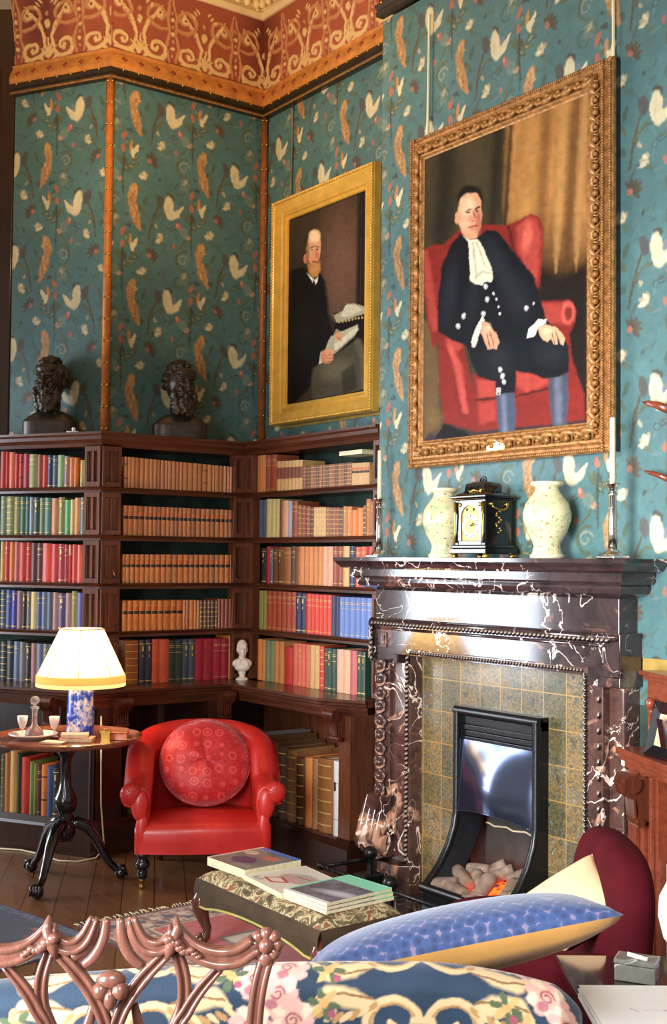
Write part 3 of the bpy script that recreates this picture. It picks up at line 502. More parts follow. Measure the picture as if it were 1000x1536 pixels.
nail = MB(); nail.ball((0, 0, 0), .0085, 8, 6); nail0 = nail.build('brass_nail', M['brass'], r1, True)
M['rosette'] = plain('dark_red_rosette', '#8a3320', .5, 0, 0, .2)
ros = MB(); ros.lathe([(.0, -.004), (.016, -.003), (.018, 0), (.009, .004), (0, .006)], 8, flute=.25, nf=4); ros0 = ros.build('rosette', M['rosette'], r3, True)
first = [True, True]
def along(a, b_, sp):
    d = (b_ - a).length; n_ = int(d / sp); return [a + (b_ - a) * ((i + .5) / n_) for i in range(n_)]
segs = [(CW, CW + DL * .745, NL), (CW, Vector((XW, YW)), Vector((1, 0))), (Vector((XW, YW)), Vector((XB, YW)), Vector((0, -1)))]
for a, b_, n_ in segs:
    for q in along(a, b_, .105):
        o = nail0 if first[0] else nail0.copy(); 
        if not first[0]: COL.objects.link(o)
        first[0] = False; o.parent = r1; o.location = (q.x + n_.x * .062, q.y + n_.y * .062, ZR + .058)
    for q in along(a, b_, .115):
        o = ros0 if first[1] else ros0.copy()
        if not first[1]: COL.objects.link(o)
        first[1] = False; o.parent = r3; o.location = (q.x + n_.x * .062, q.y + n_.y * .062, ZR + .125)
        o.rotation_euler = Vector((n_.x, n_.y, .5)).to_track_quat('Z', 'Y').to_euler()
for q in along(Vector((XB, YB)), Vector((-3.6, YB)), .12):
    o = nail0.copy(); COL.objects.link(o); o.parent = r2; o.location = (q.x, q.y - .06, ZR + .058)
# vertical beaded strips at the wall corners
def strip(name, x, y, z0, z1, nrm, mat, n_):
    b = MB(); b.lathe([(.026, z0), (.026, z1)], 10, (x, y, 0)); b.lathe([(.034, z0), (.034, z0 + .01)], 10, (x, y, 0))
    o = struct(b.build(name, mat, None, True))
    for i in range(n_):
        z = z1 - .05 - (z1 - z0 - .1) * i / (n_ - 1)
        for s_ in (-1, 1):
            k_ = nail0.copy(); COL.objects.link(k_); k_.parent = o; t = Vector((-nrm[1], nrm[0])) * s_ * .014
            k_.location = (x + nrm[0] * .026 + t.x, y + nrm[1] * .026 + t.y, z)
M['orangestrip'] = plain('orange_gilt_strip', '#cf7a34', .45, .1, 0, .2, 20)
strip('trim_4', CW.x + .012, CW.y - .012, TOPZ, ZR + .03, (.86, -.5), M['orangestrip'], 17)
M['brownstrip'] = plain('brown_gilt_strip', '#9a5a30', .45, .1, 0, .25, 20)
strip('trim_5', XW + .022, YW - .022, TOPZ, ZR + .03, (.85, -.53), M['brownstrip'], 14)

# terracotta frieze with pale scrollwork
M['frieze'] = attr_mat('painted_plaster_frieze', .55, 0, .1, .2, 120)
def frieze(u0, w, hx, dark_at):
    H = ZC - ZF
    def fn(u, v):
        u = u + (fbm(u, v, 18, 3) - .5) * .022 + (fbm(u, v, 60, 13) - .5) * .012; v = v + (fbm(u, v, 18, 6) - .5) * .022; p = Paint(u, v, '#a4523a'); n1 = fbm(u, v, 7, 3)
        p.c *= (.8 + .35 * n1)[:, None]
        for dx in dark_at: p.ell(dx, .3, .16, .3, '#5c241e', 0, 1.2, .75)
        cream, c2 = '#dfba80', '#c08458'
        for c in range(-int(w / .37) - 2, int(w / .37) + 2):
            ox = u0 + c * .37 * 1.3
            for s in (-1, 1):
                f = lambda pts: [(ox + s * (x) * 1.3, y) for x, y in pts]
                p.line(f(arc(.095, .085, .07, .018, 200, 620, 20)), [.017 - .0004 * i for i in range(20)], cream, .4, 1, .8)
                p.line(f([(.03, .09), (.02, .15), (.05, .24), (.10, .31), (.13, .36)]), [.009, .012, .013, .012, .006], cream, .4, 1, .8)
                p.line(f(arc(.11, .30, .085, .022, -60, -430, 20)), [.012] * 20, c2, .4, 1, .6)
                p.line(f([(.165, .02), (.15, .12), (.17, .2), (.16, .3), (.18, .42)]), [.006, .011, .009, .013, .005], c2, .4, 1, .6)
                p.line(f([(.02, .0), (.05, .03), (.14, .02)]), [.010, .014, .005], cream, .4, 1, .8)
                p.ell(ox + s * .1235, .085, .014, .014, cream, h=1); p.ell(ox + s * .1456, .30, .028, .028, cream, h=1, rag=.4); p.ell(ox + s * .1456, .30, .010, .010, '#7a3a28')
                for q in range(5): p.ell(ox + s * (.06 + .014 * q), .2 + .02 * q, .006, .009, c2, h=.5)
                for q in range(3): p.ell(ox + s * (.045 + .02 * q), .38 - .02 * q, .02, .008, cream, .8 * s, h=.6)
            for q in range(7): p.ell(ox + .2405, .06 + q * .045, .010 + .004 * (q % 2), .013, cream if q % 2 else c2, h=.9)
            for q in range(5): an = math.radians(30 + 30 * q); p.line([(ox, .03), (ox + .07 * math.cos(an), .03 + .12 * math.sin(an))], [.012, .004], cream, .4, 1, .7)
            p.ell(ox, .235, .022, .028, cream, h=.9, rag=.4); p.ell(ox, .30, .013, .016, c2, h=.7)
        return p
    return fn
H_ = ZC - ZF
def cove(uu, vv): return .012 + .07 * (vv / H_) ** 2.2
mf = M['frieze']
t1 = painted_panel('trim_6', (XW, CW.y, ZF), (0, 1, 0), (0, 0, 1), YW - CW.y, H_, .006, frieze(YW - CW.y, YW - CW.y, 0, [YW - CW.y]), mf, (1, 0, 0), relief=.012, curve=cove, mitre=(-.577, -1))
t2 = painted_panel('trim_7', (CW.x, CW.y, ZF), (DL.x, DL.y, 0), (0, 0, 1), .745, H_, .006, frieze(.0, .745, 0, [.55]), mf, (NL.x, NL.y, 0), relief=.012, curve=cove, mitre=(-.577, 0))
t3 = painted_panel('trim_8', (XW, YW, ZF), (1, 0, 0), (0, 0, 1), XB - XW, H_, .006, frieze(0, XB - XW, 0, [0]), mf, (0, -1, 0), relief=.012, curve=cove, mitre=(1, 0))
t4 = MB(); t4.sweep([(0, ZR + .062), (.03, ZR + .065), (.03, 5.4), (0, 5.4)], bpath); struct(t4.build('trim_9', M['rail']))
for t in (t1, t2, t3): struct(t)
corn = [(.0, ZC), (.1, ZC - .01), (.12, ZC + .02), (.11, ZC + .06), (.16, ZC + .08), (.2, ZC + .14), (.3, ZC + .18), (.36, ZC + .26), (0, ZC + .26)]
r9 = trimobj('trim_10', corn, M['plaster'], path)
den = MB(); den.ball((0, 0, 0), .03, 10, 6, sc=(.8, .8, 1)); den0 = None
for a, b_, n_ in segs[1:]:
    for q in along(a, b_, .07):
        if den0 is None: den0 = den.build('egg_moulding', M['plaster'], r9, True); o = den0
        else: o = den0.copy(); COL.objects.link(o); o.parent = r9
        o.location = (q.x + n_.x * .15, q.y + n_.y * .15, ZC + .055)

# ------------------------------------------------------------- bookcases
def pil(b, M4, w, z0, z1, d=.02, depth=.05):
    """framed pilaster panel on local x (width), facing -y"""
    b.box(-w / 2, w / 2, 0, depth, z0, z1, 0, M4); s = .018
    b.box(-w / 2, -w / 2 + s, -d, 0, z0, z1, 0, M4); b.box(w / 2 - s, w / 2, -d, 0, z0, z1, 0, M4)
    b.box(-w / 2 + s, w / 2 - s, -d, 0, z0, z0 + .03, 0, M4); b.box(-w / 2 + s, w / 2 - s, -d, 0, z1 - .03, z1, 0, M4)
    if w > .09: b.box(-.008, .008, -d * .8, 0, z0 + .03, z1 - .03, 0, M4)
    b.box(-w / 2 + s, -w / 2 + s + .004, -d * .5, 0, z0 + .03, z1 - .03, 0, M4); b.box(w / 2 - s - .004, w / 2 - s, -d * .5, 0, z0 + .03, z1 - .03, 0, M4)
def facing(x, y, n_): return Matrix.Translation((x, y, 0)) @ Matrix.Rotation(math.atan2(n_[1], n_[0]) + math.pi / 2, 4, 'Z')
levels = [(.945, 1.228), (1.262, 1.517), (1.551, 1.806), (1.84, 2.094), (2.128, 2.37)]
def corbel(parent, x, y, z, n_, s=1.0, mat='walnut'):
    b = MB(); M4 = facing(x, y, n_) @ Matrix.Translation((0, 0, z)) @ Matrix.Diagonal((s, s, s, 1))
    prof = [(-.005, 0), (-.10, 0), (-.105, -.03), (-.085, -.055), (-.06, -.065), (-.05, -.10), (-.055, -.135), (-.035, -.16), (-.02, -.14), (-.005, -.15)]
    vs = [M4 @ Vector((sx, y_, z_)) for sx in (-.035, .035) for y_, z_ in prof]; k_ = len(prof)
    b.add(vs, [tuple(range(k_)), tuple(range(k_, 2 * k_))[::-1]] + [(i, (i + 1) % k_, k_ + (i + 1) % k_, k_ + i) for i in range(k_)])
    for i in range(5):
        b.tube([M4 @ Vector((-.028 + .014 * i, -.108, -.012)), M4 @ Vector((-.028 + .014 * i, -.10, -.045)), M4 @ Vector((-.028 + .014 * i, -.066, -.065)), M4 @ Vector((-.028 + .014 * i, -.06, -.13))], .007 * s, 6)
    b.tube([M4 @ Vector((-.045, -.075, -.015)), M4 @ Vector((.045, -.075, -.015))], .032 * s, 12); b.tube([M4 @ Vector((-.042, -.045, -.145)), M4 @ Vector((.042, -.045, -.145))], .016 * s, 10)
    o = b.build('corbel', M[mat], parent, True); return sharp(o, 50)
# --- middle bookcase (faces +x)
mid = thing('bookcase', 'dark mahogany bookcase behind the red armchair, rows of tan leather volumes', 'bookcase', (XL, 3.6, 0))
def child(b, name, mat, parent, **kw):
    o = b.build(name, mat, parent, **kw); o.matrix_parent_inverse = Matrix.Translation(parent.location).inverted() if parent.rotation_euler[2] == 0 else parent.matrix_basis.inverted(); return o
def shelf_edge(z, lo=-.034): return [(-.24, z), (0, z), (.006, z - .006), (.0, z - .012), (-.006, z - .02), (-.004, z + lo), (-.24, z + lo)]
mpath = [((XU, CU.y), (1, -.577)), ((XU, YU), (1, -1))]
for z in SHELF:
    b = MB(); b.sweep(shelf_edge(z), [((XU, CU.y), (1, -.577)), ((XU, YU), (1, -1))]); child(b, 'shelf', M['mahogany_y'], mid)
topprof = [(-.27, 2.37), (-.01, 2.37), (.0, 2.39), (.025, 2.41), (.03, 2.43), (.045, 2.44), (.045, TOPZ), (-.27, TOPZ)]
b = MB(); b.sweep(topprof, mpath); child(b, 'top_board', M['mahogany_y'], mid)
ledgep = [(-.45, .90), (0, .90), (.01, .905), (.012, .918), (.022, .925), (.022, LEDGE), (-.45, LEDGE)]
under = [(-.1, .84), (-.015, .84), (-.012, .86), (-.004, .885), (-.002, .90), (-.1, .90)]
b = MB(); b.sweep(ledgep, [((XL, CL.y), (1, -.577)), ((XL, YL), (1, -1))]); b.sweep(under, [((XL, CL.y), (1, -.577)), ((XL, YL), (1, -1))]); child(b, 'ledge', M['mahogany_y'], mid)
plp = [(-.3, 0), (.0, 0), (.0, .15), (-.01, .165), (-.02, .2), (-.3, .2)]
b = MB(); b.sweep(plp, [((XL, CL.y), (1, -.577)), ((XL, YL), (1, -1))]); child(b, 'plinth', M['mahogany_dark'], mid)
for z0, z1 in levels:
    b = MB(); pil(b, facing(XU - .012, CU.y + .068, (1, 0)), .125, z0, z1); child(b, 'pilaster', M['mahogany_v'], mid, bevel=.002)
    b = MB(); pil(b, facing(XU - .012, YU - .045, (1, 0)), .085, z0, z1); child(b, 'pilaster', M['mahogany_v'], mid, bevel=.002)
b = MB(); b.box(XW, XW + .02, CW.y, YW, .94, 2.4); child(b, 'back_panel', M['lining'], mid)
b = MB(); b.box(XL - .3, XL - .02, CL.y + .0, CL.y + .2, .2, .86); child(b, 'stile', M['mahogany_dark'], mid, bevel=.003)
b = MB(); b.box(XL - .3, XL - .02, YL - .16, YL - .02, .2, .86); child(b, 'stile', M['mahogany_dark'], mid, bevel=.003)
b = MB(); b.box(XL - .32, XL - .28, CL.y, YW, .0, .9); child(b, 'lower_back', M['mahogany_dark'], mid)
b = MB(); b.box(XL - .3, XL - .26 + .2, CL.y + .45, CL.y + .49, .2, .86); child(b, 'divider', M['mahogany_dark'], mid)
c_ = corbel(mid, XL - .02, CL.y + .17, .885, (1, 0)); c_.matrix_parent_inverse = Matrix.Translation(mid.location).inverted()
c_ = corbel(mid, XL - .02, YL - .07, .885, (1, 0)); c_.matrix_parent_inverse = Matrix.Translation(mid.location).inverted()
# --- alcove bookcase (faces -y)
alc = thing('bookcase', 'mahogany bookcase in the corner left of the fireplace, mixed bright books', 'bookcase', (-5.9, YL, 0))
XE = -5.235
for z in SHELF:
    b = MB(); b.sweep(shelf_edge(z), [((XU, YU), (1, -1)), ((XE, YU), (0, -1))]); child(b, 'shelf', M['mahogany_x'], alc)
b = MB(); b.sweep(topprof, [((XU, YU), (1, -1)), ((XE, YU), (0, -1))]); child(b, 'top_board', M['mahogany_x'], alc)
lpath = [((XL, YL), (1, -1)), ((-5.53, YL), (.0, -1)), ((-5.24, YL + .12), (.42, -1.0))]
lpath = [((XL, YL), (1, -1)), ((-5.50, YL), (.24, -1)), ((XE, YL + .13), (.44, -.9))]
b = MB(); b.sweep([(-.2, .90), (0, .90), (.01, .905), (.012, .918), (.022, .925), (.022, LEDGE), (-.2, LEDGE)], lpath); b.box(XL + .0, XE, YL + .14, YU + .25, .90, LEDGE - .0008); b.sweep(under, lpath); child(b, 'ledge', M['mahogany_x'], alc)
b = MB(); b.sweep(plp, [((XL, YL), (1, -1)), ((XE, YL), (0, -1))]); child(b, 'plinth', M['mahogany_dark'], alc)
for z0, z1 in levels:
    b = MB(); pil(b, facing(XU + .045, YU + .012, (0, -1)), .085, z0, z1); child(b, 'pilaster', M['mahogany_v'], alc, bevel=.002)
    b = MB(); pil(b, facing(XE - .03, YU + .012, (0, -1)), .07, z0, z1, depth=.2); child(b, 'pilaster', M['mahogany_v'], alc, bevel=.002)
b = MB(); b.box(XW, XE, YW - .02, YW, .94, 2.4); child(b, 'back_panel', M['lining'], alc)
b = MB(); b.box(XE - .102, XE, YL + .015, YL + .28, .2, .86); child(b, 'stile', M['mahogany_v'], alc, bevel=.003)
b = MB()
for i in range(15): x = XL - .26 + i * .1; b.box(x, x + .094, YU + .18, YU + .2, .2, .9)
child(b, 'tongued_back', M['mahogany_v'], alc, bevel=.004)
b = MB(); b.box(XL, XE - .11, YL + .01, YU + .2, .185, .2); child(b, 'lower_shelf', M['mahogany_x'], alc)
c_ = corbel(alc, XE - .075, YL + .02, .885, (0, -1)); c_.matrix_parent_inverse = Matrix.Translation(alc.location).inverted()
# --- bay bookcase (faces NL)
LL = 1.5
bay = thing('bookcase', 'mahogany bookcase on the far left, red, green and blue cloth books', 'bookcase', (CL.x + DL.x * .5, CL.y + DL.y * .5, 0))
eu = CU + DL * LL; el = CL + DL * LL
bp = [((eu.x, eu.y), (NL.x, NL.y)), ((CU.x, CU.y), (1, -.577))]; bpl = [((el.x, el.y), (NL.x, NL.y)), ((CL.x, CL.y), (1, -.577))]
N = M['mahogany_x']
for z in SHELF: b = MB(); b.sweep(shelf_edge(z), bp); child(b, 'shelf', N, bay)
b = MB(); b.sweep(topprof, bp); child(b, 'top_board', N, bay)
b = MB(); b.sweep(ledgep, bpl); b.sweep(under, bpl); child(b, 'ledge', N, bay)
b = MB(); b.sweep(plp, bpl); child(b, 'plinth', M['mahogany_dark'], bay)
for z0, z1 in levels:
    q = CU + DL * .06 - NL * .012; b = MB(); pil(b, facing(q.x, q.y, NL), .11, z0, z1); child(b, 'pilaster', M['mahogany_v'], bay, bevel=.002)
q0 = CW + NL * .02; q1 = q0 + DL * LL; b = MB(); b.prism([(q0.x, q0.y), (q1.x, q1.y), (q1.x - .01, q1.y + .017), (q0.x - .01, q0.y + .017)], .9, 2.4); child(b, 'back_panel', M['lining'], bay)
q0 = CL - NL * .3; q1 = q0 + DL * LL; b = MB(); b.prism([(q0.x, q0.y), (q1.x, q1.y), (q1.x - .01, q1.y + .017), (q0.x - .01, q0.y + .017)], .1, .9); child(b, 'lower_back', M['mahogany_dark'], bay)
q0 = CL - NL * .02; q1 = q0 + DL * .235; q2 = q1 - NL * .2; q3 = q0 - NL * .2; b = MB(); b.prism([(q0.x, q0.y), (q1.x, q1.y), (q2.x, q2.y), (q3.x, q3.y)], .2, .86)
child(b, 'stile', plain('glossy_dark_stile', '#2b2024', .22, 0, .4), bay, bevel=.003)
q = CL - NL * .02 + DL * .28; c_ = corbel(bay, q.x, q.y, .885, NL); c_.matrix_parent_inverse = Matrix.Translation(bay.location).inverted()

# ------------------------------------------------------------- fireplace (one piece of marble with its parts)
KX = 17 / 15
fp = thing('fireplace', 'veined dark brown marble fireplace with carved surround', 'fireplace', (-4.21, YB, 0))
def fch(b, name, mat, **kw): return child(b, name, M[mat] if isinstance(mat, str) else mat, fp, **kw)
X0, X1 = -5.08, -3.424                       # frieze ends
def ret(x0, x1, yf): return [((x0, YB), (-1, 0)), ((x0, yf), (-1, -1)), ((x1, yf), (1, -1)), ((x1, YB), (1, 0))]
shelfp = [(0, 1.718), (.165, 1.718), (.165, 1.700), (.158, 1.696), (.145, 1.676), (.140, 1.668), (.128, 1.664), (.10, 1.658), (.098, 1.622), (.090, 1.612), (.070, 1.608), (.074, 1.592), (.064, 1.572), (.044, 1.562), (.012, 1.556), (0, 1.548)]
b = MB(); b.sweep(shelfp, ret(X0, X1, 3.995)); b.prism([(X0 - .16, YB), (X0 - .16, 3.835), (X1 + .16, 3.835), (X1 + .16, YB)], 1.700, 1.7178); sharp(fch(b, 'mantel_shelf', 'marble'), 28)
b = MB(); b.box(X0, X1, 3.995, YB, 1.38, 1.56); fch(b, 'frieze_slab', 'marble', bevel=.003)
LX0, LX1, LY = -5.09, -3.395, 3.967
b = MB(); b.box(LX0, LX1, LY, YB, 1.222, 1.404); b.box(LX0, -4.86, LY, YB, 1.172, 1.222); b.box(-3.60, LX1, LY, YB, 1.176, 1.222); fch(b, 'lintel', 'marble', bevel=.004)
# egg and dart moulding on the lintel
b = MB()
b.tube([(LX0 + .02, LY - .012, 1.386), (LX1 - .01, LY - .012, 1.386)], .014, 8); b.tube([(LX0 + .02, LY - .006, 1.35), (LX1 - .08, LY - .006, 1.35)], .007, 6)
b.tube([(LX0 + .02, LY - .012, 1.386), (LX0 + .02, LY - .012, 1.19)], .013, 8)
fch(b, 'lintel_moulding', 'marble', smooth=True)
egg = MB(); egg.ball((0, 0, 0), .0125, 8, 6, sc=(.8, .7, 1)); egg0 = egg.build('egg_carving', M['marble_dark'], fp, True); egg0.matrix_parent_inverse = Matrix.Translation(fp.location).inverted()
first_e = True
def put(proto, loc, parent=fp, rot=None, sc=None, flag=[True]):
    global first_e
    o = proto.copy(); COL.objects.link(o); o.parent = parent; o.matrix_parent_inverse = Matrix.Translation(parent.location).inverted(); o.location = loc
    if rot: o.rotation_euler = rot
    if sc: o.scale = sc
    return o
egg0.location = (LX0 + .045, LY - .022, 1.373)
for i in range(1, 62): put(egg0, (LX0 + .045 + i * .0262, LY - .022, 1.373), rot=(0, .5, 0))
for i in range(7): put(egg0, (LX0 + .035, LY - .018, 1.345 - i * .026), sc=(1.3, 1, 1))
b = MB(); b.box(-5.0, -4.945, LY - .006, LY, 1.25, 1.33); b.box(-4.987, -4.958, LY - .012, LY - .005, 1.265, 1.315); fch(b, 'corner_panel', 'marble_leg', bevel=.003)
# rope moulding around the opening, legs
OX0, OX1, OZ = -4.762, -3.600, 1.225
b = MB(); b.box(-5.022, OX0, LY + .004, YB, .17, 1.18); b.box(-5.022, -4.90, LY - .016, LY + .01, .34, 1.175); fch(b, 'left_leg', 'marble_leg', bevel=.004)
b = MB(); b.box(OX1, -3.49, LY + .004, 4.014, .1, 1.18); fch(b, 'right_leg', 'marble_leg', bevel=.004)
b = MB(); b.box(-3.52, -3.412, 4.013, YB, .0, 1.18); fch(b, 'backing_pilaster', 'marble_leg', bevel=.008)
b = MB(); b.box(OX0 - .005, OX0 + .004, LY + .008, 4.047, .0, OZ); b.box(OX1 - .004, OX1 + .004, LY + .008, 4.047, 0, OZ); b.box(OX0, OX1, LY + .008, 4.047, OZ, OZ + .005); fch(b, 'opening_lining', 'marble_leg')
rope = MB()
for i in range(3): rope.ball((0, 0, 0), .001, 4, 3)
rp = MB(); rp.ball((0, 0, 0), .0155, 8, 6, sc=(.62, .62, 1)); rope0 = rp.build('rope_bead', M['marble_dark'], fp, True); rope0.matrix_parent_inverse = Matrix.Translation(fp.location).inverted()
rope0.location = (OX0 - .018, LY - .004, 1.205); rope0.rotation_euler = (0, .6, 0)
for i in range(1, 43): put(rope0, (OX0 - .018, LY - .004, 1.205 - i * .0242), rot=(0, .6, 0))
for i in range(43): put(rope0, (OX1 + .016, LY - .004, 1.205 - i * .0242), rot=(0, -.6, 0))
pb = MB(); pb.ball((0, 0, 0), .0088, 8, 6); pearl0 = pb.build('pearl_bead', M['marble_dark'], fp, True); pearl0.matrix_parent_inverse = Matrix.Translation(fp.location).inverted()
pearl0.location = (OX0 + .01, LY - .006, OZ + .012)
for i in range(1, 60): put(pearl0, (OX0 + .01 + i * .0195, LY - .006, OZ + .012))
b = MB(); b.box(OX0 - .03, OX1 + .03, LY - .004, LY + .004, OZ + .0, OZ + .028); fch(b, 'opening_fillet', 'marble_leg', bevel=.003)
# carved drop of bosses on the left leg, smaller one on the right leg
bs = MB(); bs.ball((0, -.012, 0), .02, 12, 8); bs.lathe([(.0, 0), (.034, 0), (.036, .006), (.028, .012), (.02, .008), (0, .012)], 14, M4=Matrix.Rotation(math.pi / 2, 4, 'X'))
bs.tube([(-.03, -.004, .03), (-.038, -.008, .01), (-.03, -.01, -.02), (-.01, -.008, -.034), (.012, -.008, -.03), (.032, -.008, -.012), (.036, -.006, .018), (.022, -.004, .034)], .006, 6)
boss0 = bs.build('carved_boss', M['marble_leg'], fp, True); boss0.matrix_parent_inverse = Matrix.Translation(fp.location).inverted()
zs = [1.155, 1.085, 1.015, .945, .872, .80, .73, .66, .59, .52, .45, .385]
boss0.location = (-4.962, LY - .022, zs[0])
for i, z in enumerate(zs[1:]): put(boss0, (-4.962, LY - .022, z), rot=(0, .5 * (i % 2), 0), sc=(1 + .12 * (i % 3 == 0), 1, 1))
for i in range(16): put(pearl0, (-3.508, LY - .002, 1.12 - i * .066), sc=(1.1, 1, 1.8))
# scroll foot and plinth
b = MB()
sil = [(-5.03, .50), (-5.05, .42), (-5.085, .33), (-5.095, .26), (-5.075, .20), (-5.03, .165), (-4.95, .16), (-4.90, .18), (-4.89, .26), (-4.905, .36), (-4.9, .5)]
n = len(sil); vs = [(x, LY - .03, z) for x, z in sil] + [(x * .96 - 4.99 * .04, LY - .055, z * .94 + .3 * .06) for x, z in sil] + [(x, YB - .03, z) for x, z in sil]
b.add(vs, [tuple(range(n, 2 * n))] + [(i, (i + 1) % n, n + (i + 1) % n, n + i) for i in range(n)] + [((i + 1) % n, i, 2 * n + i, 2 * n + (i + 1) % n) for i in range(n)])
for i in range(4):
    x = -5.06 + i * .045; b.tube([(x, LY - .03, .48), (x - .012, LY - .055, .36), (x - .01, LY - .075, .27), (x + .005, LY - .06, .19)], [.008, .02, .026, .012], 8)
b.tube([(-5.1, LY - .03, .245), (-4.88, LY - .03, .245)], .058, 14)
sharp(fch(b, 'scroll_foot', 'marble_leg'), 55)
b = MB(); b.box(-5.06, -4.86, LY + .01, YB, .0, .17); b.prism([(-5.06, LY + .01), (-4.98, LY - .03), (-4.83, LY - .03), (-4.755, YB - .09), (-4.755, YB), (-5.06, YB)], 0, .155); fch(b, 'left_plinth', 'marble_leg', bevel=.004)
b = MB(); b.box(-3.61, -3.40, LY - .02, YB, 0, .13); fch(b, 'right_plinth', 'marble_leg', bevel=.004)

# tiled slips
N = NT('mottled_lustre_tiles'); P(N, .28, 0, .25)
v = coords(N); sp_ = N.add('ShaderNodeSeparateXYZ'); N.link(v, sp_.inputs[0])
def line_mask(sock, off, size, w):
    a = N.add('ShaderNodeMath', operation='SUBTRACT'); N.link(sock, a.inputs[0]); a.inputs[1].default_value = off
    d = N.add('ShaderNodeMath', operation='DIVIDE'); N.link(a.outputs[0], d.inputs[0]); d.inputs[1].default_value = size
    f = N.add('ShaderNodeMath', operation='FRACT'); N.link(d.outputs[0], f.inputs[0])
    g = N.add('ShaderNodeMath', operation='LESS_THAN'); N.link(f.outputs[0], g.inputs[0]); g.inputs[1].default_value = w
    fl = N.add('ShaderNodeMath', operation='FLOOR'); N.link(d.outputs[0], fl.inputs[0]); return g.outputs[0], fl.outputs[0]
gx, ix = line_mask(sp_.outputs[0], -4.608 + .14, .1395, .035); gz, iz = line_mask(sp_.outputs[2], 1.108, .1595, .03)
mx = N.add('ShaderNodeMath', operation='MAXIMUM'); N.link(gx, mx.inputs[0]); N.link(gz, mx.inputs[1])
cx_ = N.add('ShaderNodeCombineXYZ'); N.link(ix, cx_.inputs[0]); N.link(iz, cx_.inputs[1]); wn = N.add('ShaderNodeTexWhiteNoise'); N.link(cx_.outputs[0], wn.inputs[0])
n1 = noise_tex(N, v, 32, 4, .6, .9); n2 = noise_tex(N, v, 7, 3); 
vo = N.add('ShaderNodeTexVoronoi'); vo.feature = 'DISTANCE_TO_EDGE'; vo.inputs['Scale'].default_value = 52; N.link(v, vo.inputs[0])
c = ramp(N, n1, [(.32, L('#2c3630')), (.43, L('#66684c')), (.51, L('#a88650')), (.58, L('#54462f')), (.72, L('#a4b0b0'))])
c = mix(N, .25, c, ramp(N, n2, [(.3, L('#3c4a42')), (.5, L('#8a7048')), (.7, L('#77848a'))]))
c = mix(N, mix(N, 1, ramp(N, vo.outputs[0], [(0, (1, 1, 1)), (.09, (0, 0, 0))]), (.75, .75, .75), 'MULTIPLY'), c, L('#5c4630'))
c = mix(N, 1, c, ramp(N, wn.outputs[0], [(0, (.52, .60, .62)), (1, (1.2, 1.1, .98))]), 'MULTIPLY')
c = mix(N, mx.outputs[0], c, L('#a98248')); N.link(c, N.b.inputs[0]); bump(N, n1, .12, .003)
M['tiles'] = N.m
GX0, GX1, GZ = -4.44, -3.875, .98
b = MB(); yt = 4.046
b.box(OX0, GX0, yt, yt + .05, 0, OZ); b.box(GX1, OX1, yt, yt + .05, 0, OZ); b.box(GX0, GX1, yt, yt + .05, GZ, OZ); fch(b, 'tiled_slip', 'tiles')
b = MB(); b.box(OX0 - .2, OX1 + .2, 3.52, yt + .3, 0, .02); o = b.build('hearth', M['marble_dark'], None, bevel=.003); tag(o, 'low black marble hearth slab in front of the gas fire', 'hearth')

# ------------------------------------------------------------- gas fire
gf = thing('gas_fire', 'black cast iron gas fire with polished steel hood in the tiled fireplace', 'gas fire', (-4.157, yt, .02))
def gch(b, name, mat, **kw): return child(b, name, M[mat], gf, **kw)
def sideprof():
    return [(yt - .06, GZ), (yt - .06, .50), (yt - .075, .42), (yt - .115, .33), (yt - .17, .25), (yt - .23, .19), (yt - .26, .165)]
for nm, xs, s in (('side_frame', GX0, 1), ('side_frame', GX1, -1)):
    b = MB(); pr = sideprof(); w = .055
    pts = [(xs + s * .018, y, z) for y, z in pr]; b.tube(pts, [.02] * len(pts), 10)
    poly = [(yt + .0, GZ)] + pr + [(yt - .26, .03), (yt, .03)]; k_ = len(poly)
    vs = [(xs, y, z) for y, z in poly] + [(xs + s * .03, y, z) for y, z in poly]
    b.add(vs, [tuple(range(k_)), tuple(range(k_, 2 * k_))[::-1]] + [(i, (i + 1) % k_, k_ + (i + 1) % k_, k_ + i) for i in range(k_)])
    sharp(gch(b, nm, 'iron'), 40)
    b = MB(); vs = []; inner = [(y + .07, z) for y, z in pr]
    for j, (y, z) in enumerate(pr): vs += [(xs + s * .03, y, z), (xs + s * (.085), min(yt + .1, y + .11), z)]
    b.add(vs, [(2 * j, 2 * j + 1, 2 * j + 3, 2 * j + 2) for j in range(len(pr) - 1)]); sharp(gch(b, 'inner_cheek', 'iron'), 60)
b = MB(); b.tube([(GX0 - .0, yt - .055, GZ), (GX1 + .0, yt - .055, GZ)], .022, 12); b.box(GX0, GX1, yt - .045, yt, GZ - .04, GZ + .02); sharp(gch(b, 'top_bar', 'iron'), 40)
b = MB()
for i in range(4): b.box(GX0 + .03, GX1 - .03, yt - .048 + .004 * (i % 2), yt - .02, GZ - .145 + i * .028, GZ - .120 + i * .028)
gch(b, 'louvre_panel', 'iron', bevel=.003)
b = MB()
def hoodf(u, v):
    z = (GZ - .135) - v * (.345 - .03 * math.sin(u * 3.3)); x = GX0 + .035 + u * (GX1 - GX0 - .07); f = math.sin(u * math.pi) ** .6
    return (x, yt - .05 - .05 * v * (0.6 + .4 * f) - .028 * f * math.sin(v * math.pi * .9) + .012 * math.sin(u * 7 + 1) * v, z)
b.grid(hoodf, 30, 18); b.grid(lambda u, v: tuple(a + d for a, d in zip(hoodf(u, v), (0, .006, 0))), 30, 18); b.tube([hoodf(i / 20, 1) for i in range(21)], .004, 6)
gch(b, 'smoke_hood', 'steelhood', smooth=True)
